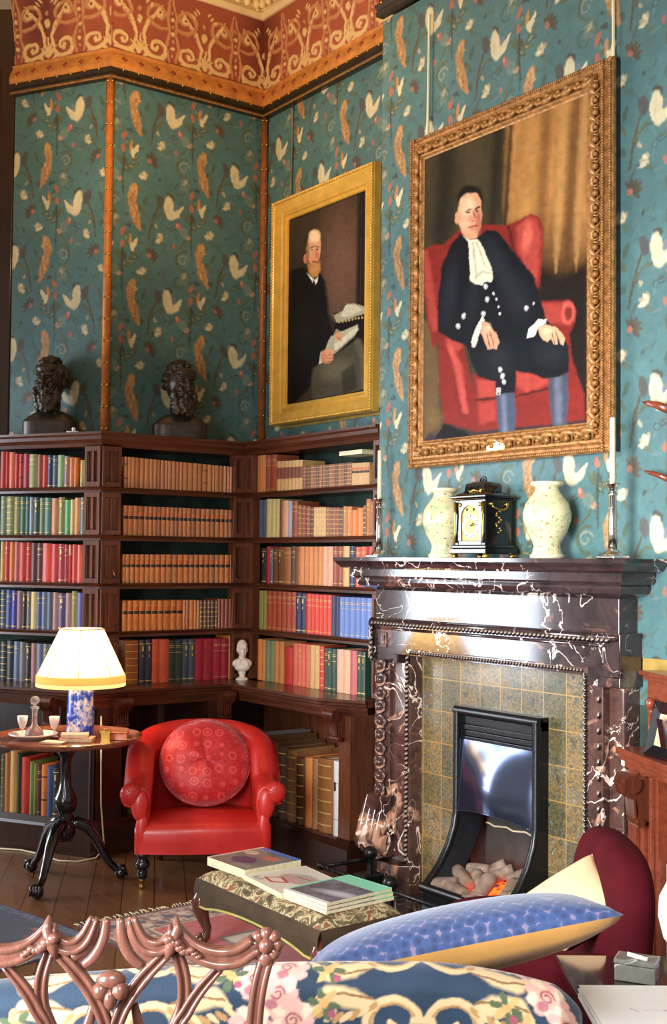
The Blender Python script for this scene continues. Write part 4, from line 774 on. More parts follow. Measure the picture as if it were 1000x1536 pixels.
b = MB(); b.box(GX0 + .03, GX1 - .03, yt + .10, yt + .14, .05, .7); b.box(GX0 + .03, GX0 + .05, yt - .0, yt + .12, .1, .9); b.box(GX1 - .05, GX1 - .03, yt, yt + .12, .1, .9); b.box(GX0, GX1, yt, yt + .12, .85, .9); gch(b, 'firebrick', 'soot', bevel=.004)
b = MB(); b.tube([(GX0 + .03 + (GX1 - GX0 - .06) * i / 12, yt + .098, .425 + .006 * math.sin(i * 2.1)) for i in range(13)], .004, 5); gch(b, 'crack_line', 'paper')
b = MB(); b.tube([(GX0 - .0, yt - .262, .160), (GX1, yt - .262, .160)], .021, 12); b.box(GX0, GX1, yt - .262, yt - .225, .03, .15); sharp(gch(b, 'basket_lip', 'iron'), 40)
b = MB(); b.box(GX0 + .02, GX1 - .02, yt - .24, yt + .1, .06, .11); gch(b, 'ember_tray', 'soot')
N = NT('glowing_embers'); P(N, .8); v = coords(N); n = noise_tex(N, v, 28, 3)
N.link(ramp(N, n, [(.42, (.01, .01, .01)), (.55, L('#ff4a10'))]), N.b.inputs['Emission Color']); N.b.inputs['Emission Strength'].default_value = 5; N.b.inputs[0].default_value = (*L('#3a2018'), 1); M['ember'] = N.m
b = MB(); b.grid(lambda u, v: (GX0 + .04 + u * (GX1 - GX0 - .08), yt - .22 + v * .3, .125 + .05 * v + .012 * math.sin(u * 31) * math.sin(v * 19)), 24, 14); o = gch(b, 'ember_bed', 'ember', smooth=True); o['kind'] = 'stuff'
M['log'] = plain('ceramic_logs', '#8f7866', .85, 0, 0, .35, 22, .5, 60)
logs = [(-4.36, -.19, .185, 20, 10, .15, .038), (-4.31, -.12, .22, 160, 14, .15, .034), (-4.22, -.02, .25, 35, 30, .17, .034), (-4.26, -.20, .18, 170, 5, .16, .036), (-4.20, -.11, .225, 150, 12, .14, .034), (-4.13, -.05, .26, 40, 25, .14, .032),
        (-4.12, -.17, .215, 95, 40, .15, .038), (-4.05, -.22, .18, 175, 4, .17, .033), (-4.0, -.12, .22, 115, 16, .17, .033), (-3.96, -.03, .25, 20, 14, .13, .035), (-4.06, .0, .26, 60, 15, .12, .032), (-3.95, -.19, .2, 60, 20, .12, .034), (-4.27, -.05, .255, 10, 5, .13, .03), (-4.1, -.24, .175, 10, 3, .12, .030), (-4.39, -.07, .21, 80, 8, .13, .03)]
for x, dy, z, a, t, ln, r in logs:
    b = MB(); d = Vector((math.cos(math.radians(a)) * math.cos(math.radians(t)), math.sin(math.radians(a)) * math.cos(math.radians(t)), math.sin(math.radians(t))))
    c = Vector((x, yt + dy, z - .012)); pts = [c + d * ln * q for q in (-.5, -.48, -.3, 0, .3, .48, .5)]; rr = [r * .75, r * .95, r, r * rnd.uniform(.9, 1.05), r * 1.0, r * .96, r * .8]
    b.tube(pts, rr, 12); o = b.build('ceramic_log', M['log'], None, True); sharp(o, 60)
    o.parent = gf; o.matrix_parent_inverse = gf.matrix_basis.inverted()

# ------------------------------------------------------------- fender
fe = thing('fire_fender', 'black iron fender with twisted rails and ball finials before the fireplace', 'fender', (-4.2, 3.53, .02))
def rail_tw(b, p, q, r=.010):
    p, q = Vector(p), Vector(q); d = (q - p); n = int(d.length / .012); t = d.normalized(); u = t.orthogonal().normalized(); w_ = t.cross(u)
    b.tube([p, q], r, 8)
    for ph in (0, math.pi): b.tube([p + d * i / n + (u * math.cos(i * .9 + ph) + w_ * math.sin(i * .9 + ph)) * r * .75 for i in range(n + 1)], r * .45, 5)
b = MB(); rail_tw(b, (-4.9, 3.52, .20), (-3.45, 3.52, .20)); child(b, 'twisted_rail', M['iron'], fe, smooth=True)
b = MB(); rail_tw(b, (-4.88, 3.54, .20), (-4.86, 3.80, .20)); child(b, 'twisted_rail', M['iron'], fe, smooth=True)
for x, y in ((-4.86, 3.80), (-4.355, 3.52), (-3.5, 3.52)):
    b = MB(); b.ball((x, y, .232), .036, 16, 12); b.lathe([(.016, .02), (.020, .05), (.014, .08), (.018, .17), (.014, .19), (.02, .2), (.012, .21)], 12, (x, y, 0)); child(b, 'ball_finial', M['iron'], fe, smooth=True)
b = MB(); b.ball((-4.9, 3.52, .20), .022, 12, 8); child(b, 'rail_end_knob', M['iron'], fe, smooth=True)
b = MB(); b.box(-4.93, -3.42, 3.50, 3.54, .02, .07); b.box(-4.93, -4.86, 3.54, 3.84, .02, .07); b.box(-4.92, -4.82, 3.74, 3.86, .07, .13); child(b, 'fender_base', M['iron'], fe, bevel=.006)

# ------------------------------------------------------------- books
HEX = dict(red='#c8372c', salmon='#dc6a50', crimson='#a8283c', olive='#8a8a48', russet='#9c4e34', russet2='#a84a30', navy='#27345a', slate='#4a5a70', palegreen='#86a66a', mauve='#9a7474', orange='#dd8040', cream='#dcc987', sage='#7c8c6a', teal='#4f7a6c',
  paleblue='#9ab0cc', darkgreen='#2f4a3c', tan='#cf8850', tan2='#b97040', orangetan='#e08a44', brightgreen='#5cae74', buff='#e0b070', pink='#cc6a64', maroon='#5e2c2c', vermilion='#d8432e', blue='#3c5690', violet='#4a44a4', black='#2a2a2e', grey='#7c7c7c',
  greyblue='#64789a', rose='#b08278', purple='#4a3a6a', brown='#6a4428', leather='#a0683a', peach='#e8ae8a', blue2='#6c86c4', white='#dcdcd8')
WORD = dict(russet='russet', russet2='brick red', palegreen='pale green', paleblue='pale blue', darkgreen='dark green', tan2='darker tan', orangetan='orange tan', brightgreen='bright green', vermilion='vermilion', greyblue='grey blue', blue2='cornflower blue', leather='worn brown', rose='dusty pink')
def book_mesh(kind):
    """unit book: x -.5..+.5 across the spine, y 0 (spine) .. 1 (fore edge), z 0..1"""
    c = MB(); ns = 7; out = [(-.5 + i / (ns - 1), -.045 * math.sin(math.pi * i / (ns - 1)) + .0) for i in range(ns)]
    inner = [(-.38 + .76 * i / (ns - 1), .03) for i in range(ns)]
    poly = [(-.5, 1)] + out + [(.5, 1), (.38, 1)] + inner[::-1] + [(-.38, 1)]
    n = len(poly); vs = [(x, y, z) for z in (0, 1) for x, y in poly]
    c.add(vs, [(i, (i + 1) % n, n + (i + 1) % n, n + i) for i in range(n)])
    k_ = 1 + ns  # cap faces as quads between outer and inner outline
    for z in (0, 1):
        o_ = n * z; fs = [(0, 1, n - 2, n - 1), (ns, ns + 1, ns + 2, ns + 3)]
        fs += [(1 + i, 2 + i, n - 3 - i, n - 2 - i) for i in range(ns - 1)]
        c.add([vs[o_ + i] for i in range(n)], fs)
    pg = MB(); pg.box(-.375, .375, .035, .965, .012, .975)
    parts = [('page_block', pg, M['paper'])]
    def band(z0, z1, off=.006, xx=.47): 
        m_ = MB(); pts = [(-xx + 2 * xx * i / 6, -.045 * math.sin(math.pi * (.03 + .94 * i / 6)) - off) for i in range(7)]
        m_.add([(x, y, z) for z in (z0, z1) for x, y in pts], [(i, i + 1, 8 + i, 7 + i) for i in range(6)]); return m_
    def merge(*ms):
        r = MB()
        for m_ in ms: r.add(m_.v, m_.f)
        return r
    if kind == 'k': parts += [('black_title_label', band(.55, .655, .006, .46), M['blacklabel']), ('red_title_label', band(.68, .80, .005, .44), plain('red_title_label', '#c4662e', .45) if 'rl' not in M else M['rl'])]
    if kind == 'g': parts += [('gilt_line', band(a_, a_ + .011), M['gilding']) for a_ in (.86, .82, .70, .06)]
    if kind == 'G': parts += [('gilt_lettering', band(a_, c_2, .006, w_2), M['gilding']) for a_, c_2, w_2 in ((.9, .915, .47), (.74, .86, .3), (.60, .66, .2), (.05, .075, .47))]
    if kind == 'b': parts += [('raised_band', band(.1 + .16 * i, .117 + .16 * i, .02), M['gilding']) for i in range(6)]
    if kind == 'B': parts += [('black_band', band(a_, a_ + .025, .01, .5), M['blacklabel']) for a_ in (.75, .3)]
    if kind == 'm': parts += [('brown_band', band(.40, .78, .006, .5), M['brownlabel'])]
    if kind == 'w': parts += [('cream_label', band(.72, .98, .006, .4), M['paper'])]
    if kind == 'R': parts += [('finger_ring', band(.60, .72, .01, .25), M['blacklabel']), ('ring_line', band(.70, .705), M['blacklabel']), ('ring_line', band(.22, .225), M['blacklabel'])]
    return c, parts
PROTO = {}
nb = [0]
def add_book(kind, mtx, w, d, h, col, label, group, lean=0):
    leather = kind in 'kbm'
    key = kind + ('L' if leather else '')
    if key not in PROTO:
        c, parts = book_mesh(kind); o = c.build('book', M['calf'] if leather else M['cover'], None, fix=True); sharp(o, 50)
        ch = [m_.build(nm, mt, o, fix=False) for nm, m_, mt in parts]
        if kind == 'k': M['rl'] = parts[2][2] if len(parts) > 2 else parts[-1][2]
        PROTO[key] = (o, ch); obs = [o] + ch; first_ = True
    else:
        o0, ch0 = PROTO[key]; o = o0.copy(); COL.objects.link(o)
        for q in ch0: qq = q.copy(); qq.parent = o; COL.objects.link(qq)
    o.matrix_world = mtx @ Matrix.Diagonal((w, d, h, 1)); j = rnd.uniform(-.06, .06); c = L(HEX[col]); o.color = (*[min(1, x * (1 + j + rnd.uniform(-.03, .03))) for x in c], 1)
    tag(o, label, 'book', group); nb[0] += 1; return o
ORD = ['first', 'second', 'third', 'fourth', 'fifth', 'sixth', 'seventh', 'eighth', 'ninth', 'tenth']
def ordn(i):
    if i < 10: return ORD[i]
    return '%dth' % (i + 1) if (i + 1) % 10 not in (1, 2, 3) or 10 < i + 1 < 14 else '%d%s' % (i + 1, {1: 'st', 2: 'nd', 3: 'rd'}[(i + 1) % 10])
ROWN = {'1': 'top shelf', '2': 'second shelf', '3': 'third shelf', '4': 'fourth shelf', '5': 'ledge row', 'x': 'lowest shelf'}
SECN = {'L': 'far left bookcase', 'M': 'middle bookcase', 'F': 'corner bookcase by fireplace', 'l': 'far left bookcase', 'm': 'middle bookcase', 'f': 'corner bookcase by fireplace'}
STY = dict(p='', g=' gilt-lined', G=' gilt-lettered', k=' black-labelled', b=' ribbed', B=' black-banded', m=' brown-banded', w=' cream-labelled', R=' ring-pull')
ROWZ = {'1': 2.1282, '2': 1.8402, '3': 1.5512, '4': 1.2622, '5': .9404, 'x': .2003}
for rn, (sec, lst) in BOOKS.items():
    items = sorted(lst, key=lambda t: t[0], reverse=(sec in 'Ll'))
    for i, (a, b_, h, c, st) in enumerate(items):
        w = b_ - a - .0012; m_ = (a + b_) / 2; z = ROWZ[rn[1]]; d = (.17 if h < .3 else .24) * rnd.uniform(.94, 1.04)
        if sec in 'L': q = CU + DL * m_ - NL * .03; mt = facing(q.x, q.y, NL)
        elif sec == 'l': q = CL + DL * m_ - NL * .035; mt = facing(q.x, q.y, NL)
        elif sec == 'M': mt = facing(XU - .03, m_, (1, 0))
        elif sec == 'm': mt = facing(XL - .05, m_, (1, 0))
        elif sec == 'F': mt = facing(m_, YU + .03, (0, -1))
        else: mt = facing(m_, YL + .035, (0, -1)); d = .33
        if rn == 'Mx': h = .43
        mt = mt @ Matrix.Translation((0, 0, z)); kind = 'folder' if c == 'white' else 'book'
        word = WORD.get(c, c)
        lab = '%s%s %s, %s from left, %s of %s' % (word, STY[st], 'box file' if c == 'white' else 'book', ordn(i), ROWN[rn[1]], SECN[sec])
        o = add_book(st, mt, w, d, h, c, lab, 'books on the %s of the %s' % (ROWN[rn[1]], SECN[sec]))
b = MB(); b.box(-.11, .11, -.07, .07, .0, .012); b.box(-.109, .109, -.0685, .069, .012, .02, 1); b.box(-.11, .11, -.07, .07, .02, .024)
o = b.build('book', [M['ivory'], M['paper']], None, loc=(-5.56, YU + .1, 2.128 + .181)); tag(o, 'thin cream book lying flat on top of ribbed brown books, corner bookcase', 'book')

# ------------------------------------------------------------- portraits
def frame_rect(name, x0, x1, z0, z1, yback, prof, mat, parent, M4=None):
    """prof: list (inward distance, forward depth); a mitred picture frame facing -y"""
    b = MB(); vs = []; k_ = len(prof)
    for cx, cz, sx, sz in ((x0, z0, 1, 1), (x1, z0, -1, 1), (x1, z1, -1, -1), (x0, z1, 1, -1)):
        for i_, d_ in prof: vs.append((cx + sx * i_, yback - d_, cz + sz * i_))
    fs = []
    for c in range(4):
        c2 = (c + 1) % 4
        for j in range(k_ - 1): fs.append((c * k_ + j, c * k_ + j + 1, c2 * k_ + j + 1, c2 * k_ + j))
    b.add(vs, fs); o = b.build(name, mat, parent); sharp(o, 25); o.matrix_parent_inverse = parent.matrix_basis.inverted(); return o
M['oil'] = attr_mat('oil_painting', .5, 0, 0, .12, 150, var=.06, spec=.12)
def warp(x, y, a=5): return x + (fbm(x, y, .05, 41) - .5) * a * 2 + (fbm(x, y, .2, 43) - .5) * a, y + (fbm(x, y, .05, 47) - .5) * a * 2 + (fbm(x, y, .2, 49) - .5) * a
# gilt portrait in the alcove
gp = thing('framed_portrait', 'bright gilt framed portrait of a seated bearded man holding papers, above corner bookcase', 'painting', (-6.16, YW, 2.56))
gx0, gx1, gz0, gz1 = -6.655, -5.565, 2.578, 4.055; gy = YW
frame_rect('inner_frame', gx0, gx1, gz0, gz1, gy - .055, [(0, 0), (0, .045), (.006, .055), (.014, .058), (.022, .05), (.03, .046), (.07, .034), (.088, .020), (.094, .028), (.104, .028), (.108, .016), (.124, .012), (.130, .014), (.134, .004)], M['gilt'], gp)
frame_rect('outer_frame', gx0 - .012, gx1 + .012, gz0 - .014, gz1 + .012, gy, [(0, 0), (0, .022), (.01, .028), (.02, .022), (.04, .015), (.05, .05)], M['giltpale'], gp)
b = MB()
for i in range(60):
    t = i / 59
    for p_ in ((gx0 + .012 + (gx1 - gx0 - .024) * t, gz1 - .012), (gx0 + .012 + (gx1 - gx0 - .024) * t, gz0 + .012)): b.ball((p_[0], gy - .112, p_[1]), .010, 6, 4)
for i in range(80):
    t = i / 79
    for xx in (gx0 + .012, gx1 - .012): b.ball((xx, gy - .112, gz0 + .012 + (gz1 - gz0 - .024) * t), .010, 6, 4)
o = child(b, 'beaded_edge', M['gilt'], gp, smooth=True)
hg = homog([(0, 0), (1, 0), (1, 1), (0, 1)], [(172, 1278), (560, 1218), (552, 262), (163, 408)])
cx0, cx1, cz0, cz1 = gx0 + .235, gx1 - .235, gz0 + .235 - .1, gz1 - .235 + .03
cx0, cx1, cz0, cz1 = -6.532, -5.690, 2.715, 3.915
def paint_gilt(u, v):
    x, y = warp(*hg(u / (cx1 - cx0), v / (cz1 - cz0)), 2.6); p = Paint(x, y, '#2a2019')
    p.c[:] = np.array(L('#2b221c')) + (np.clip(fbm(x, y, .006, 2), 0, 1) * .6)[:, None] * (np.array(L('#54402f')) - np.array(L('#2b221c')))
    p.ell(430, 640, 110, 260, '#70503f', 0, 1.1, .85); p.ell(230, 470, 70, 120, '#3c3024', 0, 1.2, .8); p.poly([(505, 260), (560, 240), (565, 830), (505, 820)], '#1d1612', 12)
    for q in range(4): p.line([(512 + q * 13, 270), (514 + q * 13, 800)], 2.5, '#3a2c20', a=.8)
    p.poly([(400, 850), (560, 830), (570, 1230), (480, 1230), (400, 950)], '#15100d', 14); 
    p.poly([(396, 862), (440, 840), (460, 805), (500, 806), (560, 822), (560, 850), (470, 880), (410, 895)], '#a9a184', 5, rag=4); p.poly([(455, 812), (500, 810), (540, 835), (470, 870), (430, 868)], '#cbc4a6', 5)
    for q in range(9): p.ell(425 + q * 16, 893 - q * 3, 5, 6, '#b89a68')
    p.poly([(180, 640), (245, 625), (262, 650), (330, 662), (352, 700), (372, 840), (400, 905), (405, 935), (370, 985), (345, 1050), (330, 1085), (305, 1180), (200, 1290), (165, 1290), (160, 700)], '#14110f', 9, rag=4)
    p.poly([(300, 1110), (360, 1075), (400, 1050), (520, 975), (548, 1010), (566, 1210), (460, 1240), (300, 1260), (290, 1180)], '#4a4434', 14)
    p.ell(410, 1120, 80, 45, '#6b6148', -.25, .9, .8); p.line([(520, 990), (545, 1080), (550, 1200)], [18, 16, 14], '#605742', .9, .8); p.poly([(440, 1130), (500, 1090), (520, 1210), (450, 1235)], '#2a241c', 14, .7)
    p.ell(240, 960, 60, 150, '#1f1b18', 0, 1, .8); p.line([(352, 700), (372, 850), (395, 930)], 6, '#3a3028', 1, .6)
    # head
    p.ell(268, 540, 34, 92, '#3a2c20', 0, .5, .8); p.ell(292, 535, 34, 84, '#dba27a', .02, .18); p.ell(295, 480, 26, 30, '#f3cda2', 0, .6); p.ell(252, 588, 10, 22, '#cf7f5c', 0, .3); p.ell(262, 560, 9, 50, '#8a6848', 0, .7, .8)
    p.ell(310, 575, 10, 24, '#d07a58', 0, .8, .8); p.ell(285, 590, 14, 22, '#d88a64', 0, .8, .7)
    p.line([(275, 537), (290, 530)], 3, '#6a4632'); p.line([(303, 530), (316, 532)], 3, '#6a4632'); p.ell(284, 545, 5, 3.5, '#3a2a20'); p.ell(309, 543, 4.5, 3.5, '#3a2a20'); p.line([(301, 545), (306, 575), (299, 582)], 2.5, '#a9694a')
    p.poly([(258, 600), (275, 615), (300, 598), (325, 600), (328, 640), (315, 672), (292, 680), (270, 660)], '#b07a44', 6, rag=3); p.ell(298, 630, 20, 34, '#c79458', 0, .9, .8); p.line([(288, 604), (300, 602), (318, 606)], 3.5, '#8a5a34')
    p.poly([(258, 655), (283, 690), (298, 718), (312, 700), (318, 672), (300, 690)], '#e8e0d0', 3); p.poly([(290, 685), (303, 700), (300, 735), (292, 730)], '#181412', 2)
    # paper and hands
    p.poly([(392, 960), (412, 925), (430, 935), (425, 960), (405, 980)], '#8f8a74', 4); p.poly([(358, 1020), (385, 960), (515, 905), (522, 930), (500, 965), (402, 1045), (370, 1050)], '#b5ad90', 4); p.poly([(400, 1000), (512, 915), (517, 935), (410, 1035)], '#d6cfb2', 4); p.line([(405, 1035), (500, 962)], 2, '#7a745c')
    p.ell(424, 958, 16, 20, '#d9946c', .4, .3); p.line([(415, 965), (432, 975)], 4, '#c07a54')
    p.poly([(328, 1090), (334, 1035), (345, 1030), (345, 1085)], '#dad2c0', 3); p.ell(366, 1055, 32, 34, '#d08a64', .3, .3); p.line([(360, 1030), (395, 1028)], 8, '#e0a078'); 
    for q in range(3): p.line([(365, 1045 + q * 14), (392, 1043 + q * 14)], 5, '#dd9a72'); p.line([(368, 1052 + q * 14), (390, 1051 + q * 14)], 1.5, '#8a5238')
    p.c *= (.82 + .34 * fbm(x, y, .07, 21))[:, None]; return p
painted_panel('canvas', (cx0, gy - .060, cz0), (1, 0, 0), (0, 0, 1), cx1 - cx0, cz1 - cz0, .0036, paint_gilt, M['oil'], (0, -1, 0), None, .01).name
o = bpy.data.objects['canvas']; o.parent = gp; o.matrix_parent_inverse = gp.matrix_basis.inverted(); gc = o
b = MB(); b.tube([(-6.56, YW - .02, ZR), (-6.57, YW - .02, 4.06)], .006, 6); o = b.build('picture_rod', M['silver']); o.parent = gp; o.matrix_parent_inverse = gp.matrix_basis.inverted()
# big portrait on the chimney breast
bpn = thing('framed_portrait', 'large antique gold framed portrait of a seated man in black court dress', 'painting', (-4.18, YB, 2.18))
bx0, bx1, bz0, bz1 = -4.898, -3.515, 2.184, 3.925; by = YB - .006
prof = [(0, .026), (0, .042), (.006, .050), (.018, .053), (.024, .046), (.034, .044), (.046, .062), (.056, .064), (.064, .056), (.088, .056), (.104, .070), (.112, .078), (.120, .076), (.128, .066), (.138, .062)]
frame_rect('carved_frame', bx0, bx1, bz0, bz1, by, prof, M['giltold'], bpn)
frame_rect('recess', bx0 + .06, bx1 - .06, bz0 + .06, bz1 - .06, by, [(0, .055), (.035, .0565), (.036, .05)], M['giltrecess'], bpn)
b = MB(); b.box(bx0 + .001, bx1 - .001, by - .0262, by, bz0 + .001, bz1 - .001); child(b, 'frame_shadow_box', M['ebony'], bpn)  # black box puts the shadow on the frame's side into colour
lf = MB()
lf.tube([(-.03, 0, -.008), (-.018, -.012, .006), (0, -.016, .012), (.018, -.012, .006), (.03, 0, -.008)], [.004, .009, .011, .009, .004], 6); lf.ball((.0, -.012, -.006), .010, 8, 5); lf.tube([(-.012, -.004, -.014), (-.02, -.01, .0), (-.01, -.012, .01)], .004, 5); lf.tube([(.012, -.004, -.014), (.02, -.01, .0), (.01, -.012, .01)], .004, 5)
leaf0 = None
def place_leaf(x, z, a, s=1):
    global leaf0
    if leaf0 is None: leaf0 = lf.build('leaf_carving', M['giltold'], bpn, True); leaf0.matrix_parent_inverse = bpn.matrix_basis.inverted(); o = leaf0
    else: o = put(leaf0, (0, 0, 0), bpn)
    o.location = (x, by - .060, z); o.rotation_euler = (0, a, 0); o.scale = (s, s, s)
nx, nz = 20, 26; ii = .082
for i in range(nx):
    x = bx0 + .12 + (bx1 - bx0 - .24) * i / (nx - 1); s = 1.15 + .35 * (i % 2)
    place_leaf(x, bz1 - ii, math.pi + .25 * (-1) ** i, s); place_leaf(x, bz0 + ii, .25 * (-1) ** i, s)
for i in range(nz):
    z = bz0 + .12 + (bz1 - bz0 - .24) * i / (nz - 1); s = 1.15 + .35 * (i % 2)
    place_leaf(bx0 + ii, z, math.pi / 2 + .25 * (-1) ** i, s); place_leaf(bx1 - ii, z, -math.pi / 2 + .25 * (-1) ** i, s)
b = MB()
for i in range(110):
    t = (i + .5) / 110
    for zz in (bz0 + .012, bz1 - .012): b.ball((bx0 + (bx1 - bx0) * t, by - .054, zz), .0065, 5, 4, sc=(1, 1, 1.3))
for i in range(140):
    t = (i + .5) / 140
    for xx in (bx0 + .012, bx1 - .012, bx1 - .046, bx0 + .046): b.ball((xx, by - (.054 if xx in (bx0 + .012, bx1 - .012) else .064), bz0 + (bz1 - bz0) * t), .0065, 5, 4, sc=(1.3, 1, 1))
child(b, 'gadrooned_edge', M['giltold'], bpn, smooth=True)
b = MB(); b.box(-4.27, -4.145, by - .082, by - .06, bz0 + .048, bz0 + .092); child(b, 'brass_nameplate', M['giltpale'], bpn, bevel=.002)
b = MB(); b.tube([(-4.79, YB - .02, 4.58), (-4.80, YB - .02, 3.86)], .007, 6); child(b, 'picture_rod', M['ivory'], bpn)
b = MB(); b.tube([(-3.545, YB - .02, 4.58), (-3.54, YB - .02, 3.86)], .007, 6); child(b, 'picture_rod', M['ivory'], bpn)
hb = homog([(0, 0), (1, 0), (1, 1), (0, 1)], [(78, 1408), (650, 1352), (652, 180), (78, 414)])
dx0, dx1, dz0, dz1 = -4.765, -3.648, 2.310, 3.800
def paint_big(u, v):
    x, y = warp(*hb(u / (dx1 - dx0), v / (dz1 - dz0)), 3.2); p = Paint(x, y, '#2e281d')
    st = fbm(x, y * .12, .03, 4, 4); k = (.55 + .9 * st)[:, None]; lc = np.array(L('#4a3f2a')); rc = np.array(L('#a8743e'))
    t = np.clip((x - 360 + 20 * fbm(x, y, .01, 7)) / 24, 0, 1)[:, None]; shade = np.clip((860 - y) / 260, .12, 1)[:, None]
    p.c = (lc * .75 * (1 - t) + rc * t * shade) * k
    for q, (xx, w_, cc, aa) in enumerate([(330, 16, '#2a2118', .8), (375, 7, '#241b13', .8), (440, 20, '#c08a4c', .5), (500, 16, '#6a4526', .6), (560, 14, '#c9985a', .5), (600, 18, '#57371f', .7), (632, 12, '#b98a55', .6), (150, 30, '#241f16', .8), (250, 22, '#56482e', .4)]):
        p.line([(xx + 14, 180), (xx, 420), (xx - 16, 700), (xx - 20, 820)], [w_, w_ * 1.1, w_ * .9, 4], cc, 1.3, aa)
    p.poly([(480, 800), (560, 840), (655, 780), (655, 1380), (560, 1380), (470, 1000)], '#1f1712', 40); p.poly([(78, 980), (110, 1000), (140, 1180), (130, 1330), (78, 1410)], '#6a5230', 20)
    # wing chair
    R1, R2, R3 = '#86281f', '#b2453a', '#501814'
    p.poly([(80, 735), (115, 722), (150, 720), (200, 668), (260, 660), (290, 648), (360, 655), (415, 630), (450, 612), (478, 622), (496, 665), (494, 740), (484, 870), (440, 900), (300, 900), (150, 960), (128, 1060), (110, 1080), (84, 930)], R1, 8)
    p.poly([(400, 660), (440, 622), (470, 630), (488, 680), (482, 780), (472, 850), (430, 800), (405, 730)], R2, 16); p.ell(440, 690, 16, 50, '#e2705a', .1, .9, .7); p.line([(84, 750), (98, 880), (118, 1010)], [10, 16, 12], R2, 1, .8); p.line([(375, 660), (395, 760), (440, 850)], 6, R3, 1, .8)
    p.poly([(462, 920), (560, 918), (598, 925), (612, 960), (604, 1000), (588, 1035), (596, 1120), (640, 1250), (645, 1340), (500, 1352), (480, 1100)], R1, 10); p.ell(582, 962, 26, 40, '#cf5a4c', 0, .4); p.ell(584, 964, 14, 24, R3, 0, .6, .8); p.poly([(480, 930), (560, 925), (560, 1000), (500, 1000)], R2, 14, .8)
    p.poly([(130, 1020), (180, 1030), (215, 1060), (240, 1170), (262, 1250), (262, 1372), (150, 1345), (132, 1200)], R1, 8); p.ell(185, 1060, 30, 34, R2, 0, .5); p.line([(170, 1075), (200, 1150), (225, 1300)], [8, 14, 10], '#d85c50', 1, .7)
    p.poly([(250, 1170), (350, 1195), (520, 1160), (522, 1350), (262, 1372)], R1, 8); p.poly([(265, 1190), (335, 1195), (330, 1250), (270, 1255)], R2, 12); p.poly([(400, 1165), (515, 1170), (512, 1210), (440, 1240), (400, 1210)], '#b54438', 16); p.poly([(270, 1270), (330, 1262), (330, 1330), (275, 1345)], '#b8443a', 14, .8); p.line([(262, 1260), (330, 1256), (400, 1250), (515, 1225)], 4, R3, 1, .9)
    p.poly([(78, 1400), (150, 1340), (262, 1372), (520, 1352), (650, 1335), (655, 1420), (78, 1440)], '#3a2c30', 14); p.ell(120, 1330, 24, 40, '#7a6038', 0, 1, .7); p.poly([(120, 1395), (150, 1340), (235, 1375), (240, 1400)], '#18110e', 8)
    # stockings
    p.poly([(332, 1235), (392, 1228), (402, 1300), (398, 1385), (345, 1385), (336, 1320)], '#4a5064', 8); p.line([(358, 1250), (364, 1380)], 9, '#7a8196', 1.2, .7); p.poly([(516, 1180), (582, 1170), (585, 1260), (578, 1355), (528, 1358), (518, 1280)], '#4a4c5a', 8); p.line([(548, 1190), (550, 1340)], 12, '#74788c', 1.2, .7)
    # coat and breeches
    K = '#14151a'
    p.poly([(205, 680), (240, 710), (300, 668), (335, 672), (362, 705), (400, 755), (462, 830), (482, 900), (508, 985), (560, 1040), (586, 1080), (588, 1165), (550, 1185), (500, 1192), (450, 1170), (402, 1162), (398, 1235), (338, 1245), (328, 1200), (270, 1180), (245, 1130), (228, 1075), (180, 1055), (130, 1022), (126, 940), (140, 800), (170, 725)], K, 7, rag=3)
    for cx, cy, rx, ry, r_, a_ in ((330, 780, 30, 90, -.5, .5), (170, 880, 22, 90, .1, .45), (400, 900, 40, 70, -.3, .4), (340, 1120, 45, 50, 0, .35), (520, 1100, 50, 40, .1, .4), (250, 900, 20, 90, .1, .3)): p.ell(cx, cy, rx, ry, '#2e333a', r_, 1.3, a_)
    # head
    p.ell(238, 560, 44, 50, '#1d1714', .1, .25); p.poly([(196, 600), (205, 560), (225, 540), (262, 538), (275, 560), (280, 610), (276, 660), (262, 695), (240, 704), (218, 690), (200, 650), (190, 625)], '#dfa079', 5); p.ell(228, 585, 24, 36, '#f5cfa4', .1, .8, .9); p.ell(193, 628, 7, 20, '#e0a27c', 0, .4); p.ell(268, 640, 10, 40, '#a9664c', 0, .9, .8); p.ell(222, 650, 18, 24, '#f0bd94', 0, .9, .8)
    p.line([(222, 603), (240, 598)], 3, '#8a5640'); p.line([(256, 597), (272, 586)], 3.5, '#54362a'); p.ell(232, 609, 7, 3, '#4a3026'); p.ell(264, 603, 6, 3.5, '#4a3026'); p.line([(250, 604), (257, 634), (245, 640)], [2.5, 4, 2.5], '#b06a4c'); p.ell(254, 632, 6, 5, '#e89c78', a=.8); p.line([(236, 661), (252, 657), (264, 656)], 3.5, '#a8463a'); p.ell(250, 668, 10, 4, '#c97a60', a=.7); p.ell(240, 630, 9, 8, '#e08868', 0, .9, .6); p.ell(268, 625, 6, 9, '#c85a4c', 0, .9, .7)
    p.poly([(214, 690), (240, 706), (262, 700), (275, 712), (300, 770), (318, 812), (316, 850), (292, 850), (285, 862), (262, 858), (240, 846), (236, 760), (232, 712)], '#efe2c4', 4, rag=2); p.line([(250, 715), (256, 780), (262, 830)], 3, '#bfae8a', 1, .8); p.line([(262, 712), (290, 790)], 2.5, '#c9b994'); p.line([(258, 836), (285, 815), (310, 822)], 3, '#b0a48e', 1, .7)
    # cuffs, hands
    p.poly([(244, 1060), (265, 1000), (285, 965), (292, 985), (270, 1040), (258, 1080), (248, 1078)], '#e6dcc8', 3, rag=3); p.poly([(440, 1048), (445, 1015), (480, 985), (510, 982), (505, 1000), (480, 1015), (462, 1045)], '#ece4d2', 3, rag=3)
